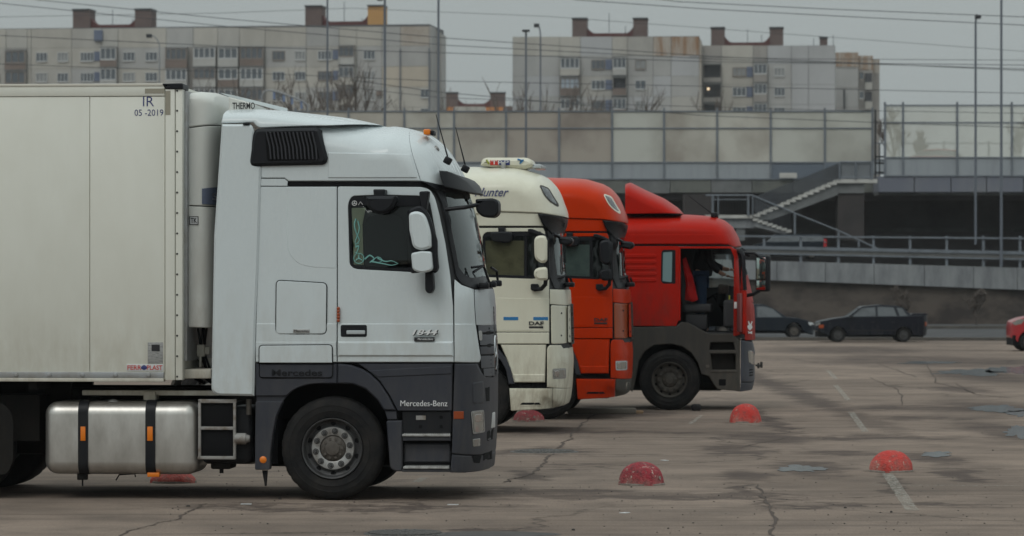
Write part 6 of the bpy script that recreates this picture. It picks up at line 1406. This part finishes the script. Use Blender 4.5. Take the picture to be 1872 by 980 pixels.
class Block:
    slope = 0.0
    def __init__(s, name, label, px, py, Y, yaw):
        o = at(px, py, Y); s.fr = Fr(Vector((o.x, o.y, 0)), yaw); s.root = thing(name, s.fr.o, -yaw, label, 'apartment building'); s.rnd = random.Random(int(px))
    def P(s, px, py): return s.fr.side(px, py + (250 - px) * s.slope, 0)
    def box(s, name, px0, px1, py0, py1, y0, y1, m, mb=None):
        x0, z1 = s.P(px0, py0); x1, z0 = s.P(px1, py1); q = mb or MB(); q.box(x0, x1, y0, y1, z0, z1)
        return q if mb else q.done(name, m, s.root, 0)
    def core(s, px0, px1, py0, depth, m):
        x0, z1 = s.P(px0, py0); x1, _ = s.P(px1, py0); MB().box(x0, x1, .12, depth, -.5, z1).done('wall', m, s.root, 0)
    def panels(s, cols, rows, mats, below=4):
        step = rows[-1] - rows[-2]; rows = rows + [rows[-1] + step * (k + 1) for k in range(below)]
        for j in range(len(rows) - 1):
            for i in range(len(cols) - 1):
                m = mats(i, j); 
                if m is None: continue
                s.box('wall_panel', cols[i] + .4, cols[i + 1] - .4, rows[j] + .3, rows[j + 1] - .3, s.rnd.uniform(-.03, .0), .3, m)
    def win(s, px0, px1, py0, py1, n=2, m=None):
        a, b = winmesh(n); x0, z1 = s.P(px0, py0); x1, z0 = s.P(px1, py1)
        w_ = link('window', a, s.root); w_.location = (x0, -.04, z0); w_.scale = (x1 - x0, 1, z1 - z0)
        p = link('pane', b, w_); p.location = (0, -.045, 0)
        u = s.rnd.random()
        if u < .2: w_.data = brown(a)
        if s.rnd.random() < .3: m = M['curtain2']
        if m: p.data = b.copy(); p.data.materials.clear(); p.data.materials.append(m)
    def balcony(s, px0, px1, py0, py1, m, glazed=True, n=4, frac=.55, light=False):
        """recess with a front panel, glazed or open above it"""
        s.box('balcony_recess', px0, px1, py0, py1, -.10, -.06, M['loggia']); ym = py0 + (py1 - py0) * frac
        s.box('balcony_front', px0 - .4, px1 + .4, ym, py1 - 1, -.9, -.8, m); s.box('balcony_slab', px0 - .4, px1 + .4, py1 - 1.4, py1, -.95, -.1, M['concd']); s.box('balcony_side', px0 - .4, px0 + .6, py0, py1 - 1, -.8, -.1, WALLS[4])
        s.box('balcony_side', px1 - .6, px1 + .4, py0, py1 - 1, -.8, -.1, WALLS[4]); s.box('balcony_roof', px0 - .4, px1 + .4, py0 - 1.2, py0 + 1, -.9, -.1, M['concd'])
        if glazed:
            a, b = winmesh(n); x0, z1 = s.P(px0, py0 + 1); x1, z0 = s.P(px1, ym)
            w_ = link('window', a, s.root); w_.location = (x0, -.78, z0); w_.scale = (x1 - x0, 1, z1 - z0); w_.data = brown(a) if s.rnd.random() < .2 else a; p = link('pane', b, w_); p.location = (0, 0, 0)
            if light: p.data = b.copy(); p.data.materials.clear(); p.data.materials.append(M['curtain'])
    def roofhouse(s, x0, x1, x2, x3, ytop_, yroof, m2=None):
        """two brick lift houses with a dark red curb roof between them"""
        for (a, b, mm_) in ((x0, x1, M['brick']), (x2, x3, m2 or M['brick'])):
            s.box('roof_house', a, b, ytop_ + 2, yroof + .5, 2.5, 5.5, mm_); s.box('roof_house_cap', a - 1, b + 1, ytop_, ytop_ + 2.4, 2.3, 5.7, M['lampblk'])
        h = yroof - ytop_
        for sg, x in ((1, x1), (-1, x2)):
            q = [s.P(x, yroof - h * .55), s.P(x + sg * 5, yroof - h * .38), s.P(x + sg * 11, yroof - h * .26), s.P(x + sg * 16, yroof - h * .24), s.P(x + sg * 16, yroof + .5), s.P(x, yroof + .5)]
            MB().prism(q, 3, 5).done('roof_curb', M['rroof'], s.root, 0)
        s.box('roof_curb', x1 + 10, x2 - 10, yroof - h * .24, yroof + .5, 2.9, 5.1, M['rroof'])
    def mast(s, x, y0, y1): a = s.P(x, y0); b = s.P(x, y1); MB().cyl((a[0], 4, a[1]), (b[0], 4, b[1]), .05, n=6).done('antenna_mast', M['galv'], s.root)
L1 = Block('apartment_building', 'long pale panel apartment block behind the trailer at left', 400, 400, 461, R(8))
L1.slope = .0062
L1.core(-260, 785, 52, 12, M['joint'])
colsL = [-260, -200, -140, -80, -30, 11, 50, 57, 131, 185, 216, 304, 353.5, 398, 438, 485, 560, 620, 652, 698, 732, 785]
topL = lambda i: WALLS[(0, 2, 0, 1, 2, 0, 2, 2, 0, 0, 2, 1, 2, 0, 2, 2, 1, 2, 2, 1, 6, 1)[i]]
def mL(i, j):
    if j == 0: return topL(i)
    if i >= 19 and j >= 2: return WALLS[5] if j == 2 and i > 18 else WALLS[2]
    if i in (5, 11, 12, 13, 14): return WALLS[4]
    if i >= 18: return WALLS[1]
    return WALLS[(2, 0, 1, 0, 2)[(i + 2 * j) % 5]]
rl = [51.5, 87, 124.5, 162, 199]
# the roofline steps a little from bay to bay
L1.panels(colsL, rl, mL, 3)
for j in range(4):
    d = 37.5 * j
    for a, b, n in ((66, 87, 3), (105, 125, 3), (147, 172, 4), (225, 247, 3), (266, 288, 3), (498, 521, 3), (539, 559, 3), (581, 607, 4), (664.5, 686, 3)): L1.win(a, b, 95 + d, 111.5 + d, n)
    for a, b in ((172, 185), (608, 620)): L1.box('blue_infill', a + .5, b - .5, 94 + d, 111 + d, -.12, -.05, M['bluep'])
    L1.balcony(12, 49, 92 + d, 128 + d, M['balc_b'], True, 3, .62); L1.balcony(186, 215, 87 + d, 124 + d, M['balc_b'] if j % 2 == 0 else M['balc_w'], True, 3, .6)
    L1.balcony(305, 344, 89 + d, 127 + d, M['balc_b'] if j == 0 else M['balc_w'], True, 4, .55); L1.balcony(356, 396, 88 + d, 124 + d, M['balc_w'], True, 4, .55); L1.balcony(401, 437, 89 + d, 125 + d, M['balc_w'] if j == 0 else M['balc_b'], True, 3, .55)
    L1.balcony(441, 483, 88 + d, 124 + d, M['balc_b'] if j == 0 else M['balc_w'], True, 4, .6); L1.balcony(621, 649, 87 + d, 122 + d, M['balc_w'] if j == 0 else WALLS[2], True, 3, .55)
    for x in (-20, -70, -120): L1.win(x, x + 20, 95 + d, 111.5 + d, 3)
L1.box('roof_vent_box', 173, 188, 55, 75, -.4, .2, M['bluep'])
L1.win(769, 784, 166, 182, 2); L1.win(769, 784, 201, 217, 2)
L1.box('air_conditioner', 689, 698, 169, 177, -.5, -.05, M['balc_b'])
m = MB(); a = L1.P(785, 51); 
for k, (y0, y1, z0, z1) in enumerate(((0, 4, 51, 86), (4, 8.5, 55, 90), (8.5, 12.4, 57, 95))):
    za = L1.P(785, z0)[1]; MB().box(a[0], a[0] + .25, y0 + .1, y1, -.5, za).done('end_panel', (WALLS[1], WALLS[4], WALLS[1])[k], L1.root, 0)
for x in (731, 784): L1.box('drain_pipe', x, x + 2, 92, 240, -.25, -.05, M['pole'])
L1.roofhouse(124, 155, 238, 268, 13, 51); L1.roofhouse(551, 581, 666, 694.5, 9, 48, M['brick_lit']); L1.mast(192, 13, 44); L1.mast(619, 0, 44); L1.mast(229, 30, 44); L1.mast(652, 32, 44)
A1 = Block('apartment_building', 'pale panel apartment block with rust streaks above the dirty barrier', 1100, 400, 487, R(4.5))
A1.core(937, 1278, 68, 11, M['joint'])
def mA(i, j):
    if j == 0: return WALLS[(2, 2, 2, 3, 2, 0, 1, 0, 0)[i]] if i < 6 else M['rustwall']
    if i in (2,): return WALLS[4] if j == 9 else WALLS[0]
    return WALLS[(0, 1, 1, 3, 1)[(i + j) % 5]]
A1.panels([937, 962, 1023, 1061, 1119, 1147, 1194, 1227, 1278], [67, 102, 139, 176.5], mA, 3)
for j in range(3):
    d = 37 * j
    A1.win(1081, 1106, 109.5 + d, 126.5 + d, 3); A1.win(1161, 1181, 109.5 + d, 126.5 + d, 2); A1.box('blue_infill', 1107, 1119, 109 + d, 127 + d, -.12, -.05, M['bluep'])
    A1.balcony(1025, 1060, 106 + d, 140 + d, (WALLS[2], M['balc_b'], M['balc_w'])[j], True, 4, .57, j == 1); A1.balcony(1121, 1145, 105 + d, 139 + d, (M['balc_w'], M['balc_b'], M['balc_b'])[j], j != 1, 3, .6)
A1.roofhouse(1044, 1071, 1156, 1182, 30, 67); A1.mast(1111, 20, 60); A1.mast(1141, 43, 60)
x0, z1 = A1.P(1278, 69); MB().box(x0, x0 + .25, .1, 11, -.5, z1 - .3).done('end_panel', WALLS[6], A1.root, 0)
B1 = Block('apartment_building', 'cold grey panel apartment block between the rusty block and the crumbling one', 1400, 400, 494, R(4.5))
B1.core(1283, 1527, 84, 11, M['joint'])
def mB(i, j):
    if i >= 3: return WALLS[3] if j < 1 or i > 3 else WALLS[1]
    return WALLS[(4, 2, 0)[i]] if j else WALLS[(4, 2, 4)[i]]
B1.panels([1284, 1319, 1377, 1403, 1447, 1478, 1527], [83, 117, 154.5, 191], mB, 3)
for j in range(3):
    d = 36.3 * j
    B1.win(1339, 1364, 123.5 + d, 139.5 + d, 3); B1.win(1415, 1435, 123.5 + d, 139.5 + d, 3); B1.box('blue_infill', 1365, 1376, 122 + d, 141 + d, -.12, -.05, M['bluep'])
    B1.balcony(1286, 1318, 118 + d, 152 + d, WALLS[4], False, 3, .72); B1.balcony(1378, 1402, 116 + d, 152 + d, WALLS[4], True, 3, .55)
p = B1.P(1295, 163); q = bpy.data.materials.new('lit_bulb'); q.use_nodes = True; q.node_tree.nodes['Principled BSDF'].inputs['Emission Color'].default_value = (1, .72, .42, 1); q.node_tree.nodes['Principled BSDF'].inputs['Emission Strength'].default_value = 1.1
MB().lathe([(0, -.2), (.14, -.14), (.2, 0), (.14, .14), (0, .2)], (p[0], -.6, p[1]), 12).done('balcony_lamp', q, B1.root)
B1.roofhouse(1299, 1324, 1407, 1432, 47, 84); B1.box('roof_house', 1499, 1513, 67, 83, 2.5, 4.5, M['brick']); B1.box('roof_house_cap', 1498, 1514, 65, 67.5, 2.3, 4.7, M['lampblk']); B1.mast(1366, 49, 78); B1.mast(1392, 60, 80); B1.mast(1524, 60, 84); B1.mast(1488, 67, 84)
C1 = Block('apartment_building', 'crumbling rusty-topped apartment block at the right end of the row', 1570, 400, 520, R(1))
for a, b, y, m_, dp, lab in ((1528, 1569, 96, WALLS[6], 0, 0), (1569.4, 1597, 101, WALLS[4], 1.2, 0), (1597.4, 1610.5, 106, WALLS[4], 2.4, 0)):
    x0, z1 = C1.P(a, y); x1, _ = C1.P(b, y); MB().box(x0, x1, dp, 12, -.5, z1).done('wall', WALLS[1] if a == 1528 else WALLS[4], C1.root, 0)
    C1.box('stained_band', a, b, y, y + 26, dp - .08, dp + .1, M['rustwall'])
for y in (136, 171): C1.win(1571, 1579, y - 4, y + 9, 1); C1.box('balcony_recess', 1582, 1595, y - 3, y + 14, 1.0, 1.25, M['loggia']); C1.box('balcony_front', 1582, 1595, y + 14, y + 28, .8, 1.1, WALLS[0])
for y in range(124, 230, 36): C1.box('panel_joint', 1528, 1569, y, y + .8, -.05, .05, WALLS[4])
C1.box('chimney_pipe', 1541, 1544, 164, 200, -1, -.5, M['lampblk'])
D1 = Block('apartment_building', 'low far block with two brick roof houses seen in the gap above the barrier', 865, 300, 640, 0)
D1.core(808, 937, 204, 12, WALLS[1]); D1.box('ochre_band', 808, 830, 196, 204.5, -.1, 3, M['orangeband']); D1.box('ochre_band', 888, 920, 196, 204.5, -.1, 3, M['orangeband']); D1.box('pale_band', 831, 887, 195, 204.5, -.1, 3, WALLS[2]); D1.box('brown_band', 921, 937, 194, 204.5, -.1, 3, M['brick'])
D1.roofhouse(812, 837, 896, 924, 167, 195)

# ================================================================== lamp posts
def post(label, x, ytop_, ybase, Y, wpx, arm=None, head='box', m=None):
    o = thing('lamp_post', at(x, ybase, Y), 0, label, 'lamp post', 'lamp posts')
    P_ = lambda px, py: at(px, py, Y) - o.location; r = wpx / 2 * Y / FPX; mb = MB()
    if arm:
        hx, hy = arm; mb.tube([P_(x, ybase), P_(x, ytop_ + 40), P_(x, ytop_ + 22), P_(x + (hx - x) * .15, ytop_ + 12), P_(x + (hx - x) * .5, ytop_ + 4), P_(hx, hy)], r, 8, r * .6)
    else: mb.tube([P_(x, ybase), P_(x, ytop_)], r, 8, r * .75)
    mb.done('post', m or M['pole'], o)
    hx, hy = arm or (x, ytop_)
    if head == 'box': bx_px('lamp_head', hx - 5, hx + 5, hy - 3, hy + 3.5, Y - .3, .5, M['lampblk'], o, .03)
    elif head == 'flat': bx_px('lamp_head', hx - 7, hx + 7, hy - 2, hy + 1.5, Y - .3, .5, M['lampblk'], o, .02); bx_px('lamp_bracket', hx - 2, hx + 2, hy, hy + 8, Y - .1, .2, M['polel'], o, .02)
post('lamp post with a curved arm in front of the left block, above the trailer', 291.5, 62, 420, 235, 3.2, (272, 65), m=M['polel'])
post('tall straight post rising out of frame left of the ochre roof house', 598.5, -120, 440, 190, 4.2)
post('lamp post with its curved top at the upper frame edge by the ochre roof house', 703.5, -20, 440, 192, 5, (694, -3))
post('tall straight post rising out of frame at the gable end of the left block', 801.5, -120, 440, 190, 5)
post('lamp post with a flat wide head in front of the rusty block', 961.5, 56, 440, 190, 4.6, None, 'flat')
post('thin lamp post with a small curved head just right of the flat-headed one', 988, 42, 440, 260, 3.2, (981, 46))
post('lamp post with a short curved arm standing on the ramp at right', 1783.5, 22, 447, 179.5, 4.6, (1789, 30))
post('tall straight post on the ramp rising out of frame, rightmost of all', 1830.5, -130, 488, 177.6, 5.4)
bx = thing('arched_frame', at(520, 205, 196), 0, 'pale arched pipe frame with blue uprights above the trailer cooling unit', 'frame')
m = MB(); m.tube([at(x, y, 196) - bx.location for x, y in ((479, 205), (479, 176), (483, 167), (492, 165), (508, 168), (552, 184), (562, 192), (563, 207))], .05, 8); m.done('arch_pipe', M['polel'], bx)
for x, y in ((501, 167), (519, 172), (534, 177), (551, 185)): bx_px('blue_upright', x - 2, x + 2, y, y + 14, 196, .05, mat('upright_blue', (.16, .22, .36), .6), bx)

# ================================================================== overhead cables
def cable(label, pts, Y0, Y1, r=.022):
    (xa, ya), (xb, yb) = pts[-2:]; pts = list(pts) + [(xb + 600, yb + (yb - ya) / (xb - xa) * 600)]
    n = len(pts); P_ = []
    for i in range(n):
        Y = Y0 + (Y1 - Y0) * i / (n - 1); P_.append(at(*pts[i], Y))
    o = P_[0]; fine = []
    for a, b in zip(P_, P_[1:]): fine += [a.lerp(b, k / 6) - o for k in range(6)]
    fine.append(P_[-1] - o)
    ob = MB().tube(fine, r, 5).done('overhead_cable', M['cable'], None, 60); ob.location = o; tag(ob, label, 'cable', 'overhead cables')
cable('cable from the top edge above the first roof house, sloping right across both blocks', [(-60, -25), (70, 0), (420, 35), (820, 70), (1300, 103), (1872, 129), (1950, 132)], 215, 215)
cable('cable just below the top-left corner, running under the first roof houses', [(-60, -1), (0, 6), (420, 49), (820, 83), (1300, 108), (1872, 126), (1950, 128)], 218, 218)
cable('cable across the top storey panels of the left block', [(-60, 62), (0, 65), (420, 85), (820, 97), (1300, 113), (1872, 119), (1950, 120)], 221, 221)
cable('cable across the second window row of the left block', [(-60, 114), (0, 117), (420, 132), (800, 148), (1300, 158), (1620, 165)], 205, 205, .018)
cable('topmost cable in the sky at the upper right', [(1190, -3), (1240, 3), (1500, 16), (1872, 31), (1950, 34)], 200, 200)
cable('cable entering above the rusty block and sloping down to the right sky', [(1020, -6), (1056, 0), (1300, 17), (1600, 33), (1872, 46), (1950, 49)], 200, 200)
cable('low cable sagging over the top of the dirty noise barrier', [(640, 146), (800, 168), (1280, 211), (1600, 224), (1950, 236)], 188, 188, .018)
cable('lower faint cable just above the dirty noise barrier', [(640, 160), (800, 178), (1100, 190), (1500, 201), (1620, 203)], 190, 190, .015)
cable('thin cable level with the crumbling block top in the right sky', [(1260, 104), (1500, 108), (1872, 110), (1950, 110)], 225, 225, .017)
cable('faint cable high in the left sky rising to the right', [(-60, 33), (0, 31), (400, 24), (640, 15), (1000, 30), (1300, 52)], 240, 240, .015)

# ================================================================== bare trees and shrubs
def bare_tree(label, px, pybase, pytop, Y, seed, spread=.5, name='bare_tree', cat='tree', group='bare trees', dens=1.0, wide=1.0):
    rnd = random.Random(seed); base = at(px, pybase, Y); base.z = 0 if cat == 'tree' and Y > 300 else base.z; Ht = at(px, pytop, Y).z - base.z
    o = thing(name, base, 0, label, cat, group); tr = MB(); rm = .018 if cat == 'shrub' else .030; cr = MB()
    segs = []
    def grow(p, d, l, r, lev):
        pts = [p]; q = p.copy(); dd = d.copy()
        for k in range(3):
            dd = (dd + Vector((rnd.uniform(-.16, .16), rnd.uniform(-.16, .16), .05))).normalized(); q = q + dd * l / 3; pts.append(q.copy())
        (tr if lev == 0 else cr).tube(pts, r, 5 if lev < 2 else 3, r * .55)
        if lev >= 4: return
        for k in range(int((4, 4, 4, 3)[lev] * dens + .5)):
            t = rnd.uniform(.35, 1); a = pts[min(3, int(t * 3))]; u = Vector((rnd.uniform(-1, 1), rnd.uniform(-1, 1), rnd.uniform(.1, 1.0))).normalized()
            grow(a, (dd * .75 + u * spread * 1.2).normalized(), l * rnd.uniform(.5, .72), max(r * .5, rm), lev + 1)
    grow(Vector((0, 0, 0)), Vector((0, 0, 1)), Ht * .42, Ht * .014 + .02, 0)
    k = Ht / max(v.co.z for v in cr.bm.verts)
    for q in (tr, cr):
        for v in q.bm.verts: v.co.z *= k; v.co.x *= (1 + k) / 2 * wide; v.co.y *= (1 + k) / 2 * wide
    tr.done('trunk', M['bark'], o, 60); cr.done('crown', M['twig'], o, 60, 0)
for i, (px, yb, yt, Y, lab, sp) in enumerate([
    (552, 290, 104, 330, 'bare tree in front of the left block near the tall post', .55), (585, 290, 118, 335, 'small bare tree before the left block beside the taller one', .6), (405, 290, 128, 330, 'bare tree rising behind the cooling unit before the dark balconies', .6), (436, 290, 135, 325, 'low bare tree behind the pale arched frame', .6),
    (740, 290, 160, 330, 'low bare tree at the ochre wall of the left block', .6), (1002, 290, 125, 340, 'bare tree in front of the rusty block behind the flat-headed post', .55), (945, 290, 140, 345, 'thin bare tree at the left corner of the rusty block', .5), (915, 290, 145, 350, 'bare tree in the gap beside the far brick roof house', .5),
    (1150, 290, 158, 340, 'low bare tree before the rusty block, right of its middle', .6), (1060, 290, 170, 338, 'low bare tree just above the barrier under the glazed balconies', .6), (1300, 290, 165, 345, 'low bare tree at the foot of the grey block', .6),
    (1640, 330, 190, 260, 'faint bare tree behind the clear barrier near its left end', .6), (1685, 330, 235, 262, 'low faint bare tree behind the clear barrier', .6), (1862, 330, 205, 260, 'faint bare tree behind the clear barrier at the right edge', .6)]):
    bare_tree(lab, px, yb, yt, Y, 20 + i, sp)
for i, (px, w_) in enumerate(((1652, 0), (1785, 0))):
    bare_tree(['leafless shrub against the retaining wall above the navy saloon boot', 'leafless shrub against the retaining wall between navy saloon and red hatchback'][i], px, 594, 520 + 6 * (i % 3), 174 + i % 3, 60 + i, .9, 'bare_shrub', 'shrub', 'leafless shrubs along the retaining wall', 1.5)

# ================================================================== air: thin haze round everything
hz = MB().box(-340, 420, -40, 760, -1.0, 62).done('haze', None, None, 0); hz['kind'] = 'stuff'
hm = bpy.data.materials.new('haze'); hm.use_nodes = True; t = hm.node_tree; t.nodes.clear()
o_ = t.nodes.new('ShaderNodeOutputMaterial'); v_ = t.nodes.new('ShaderNodeVolumePrincipled'); v_.inputs['Density'].default_value = HAZE; v_.inputs['Color'].default_value = (.86, .9, .92, 1); v_.inputs['Anisotropy'].default_value = 0.2
t.links.new(v_.outputs[0], o_.inputs['Volume']); hz.data.materials.clear(); hz.data.materials.append(hm)
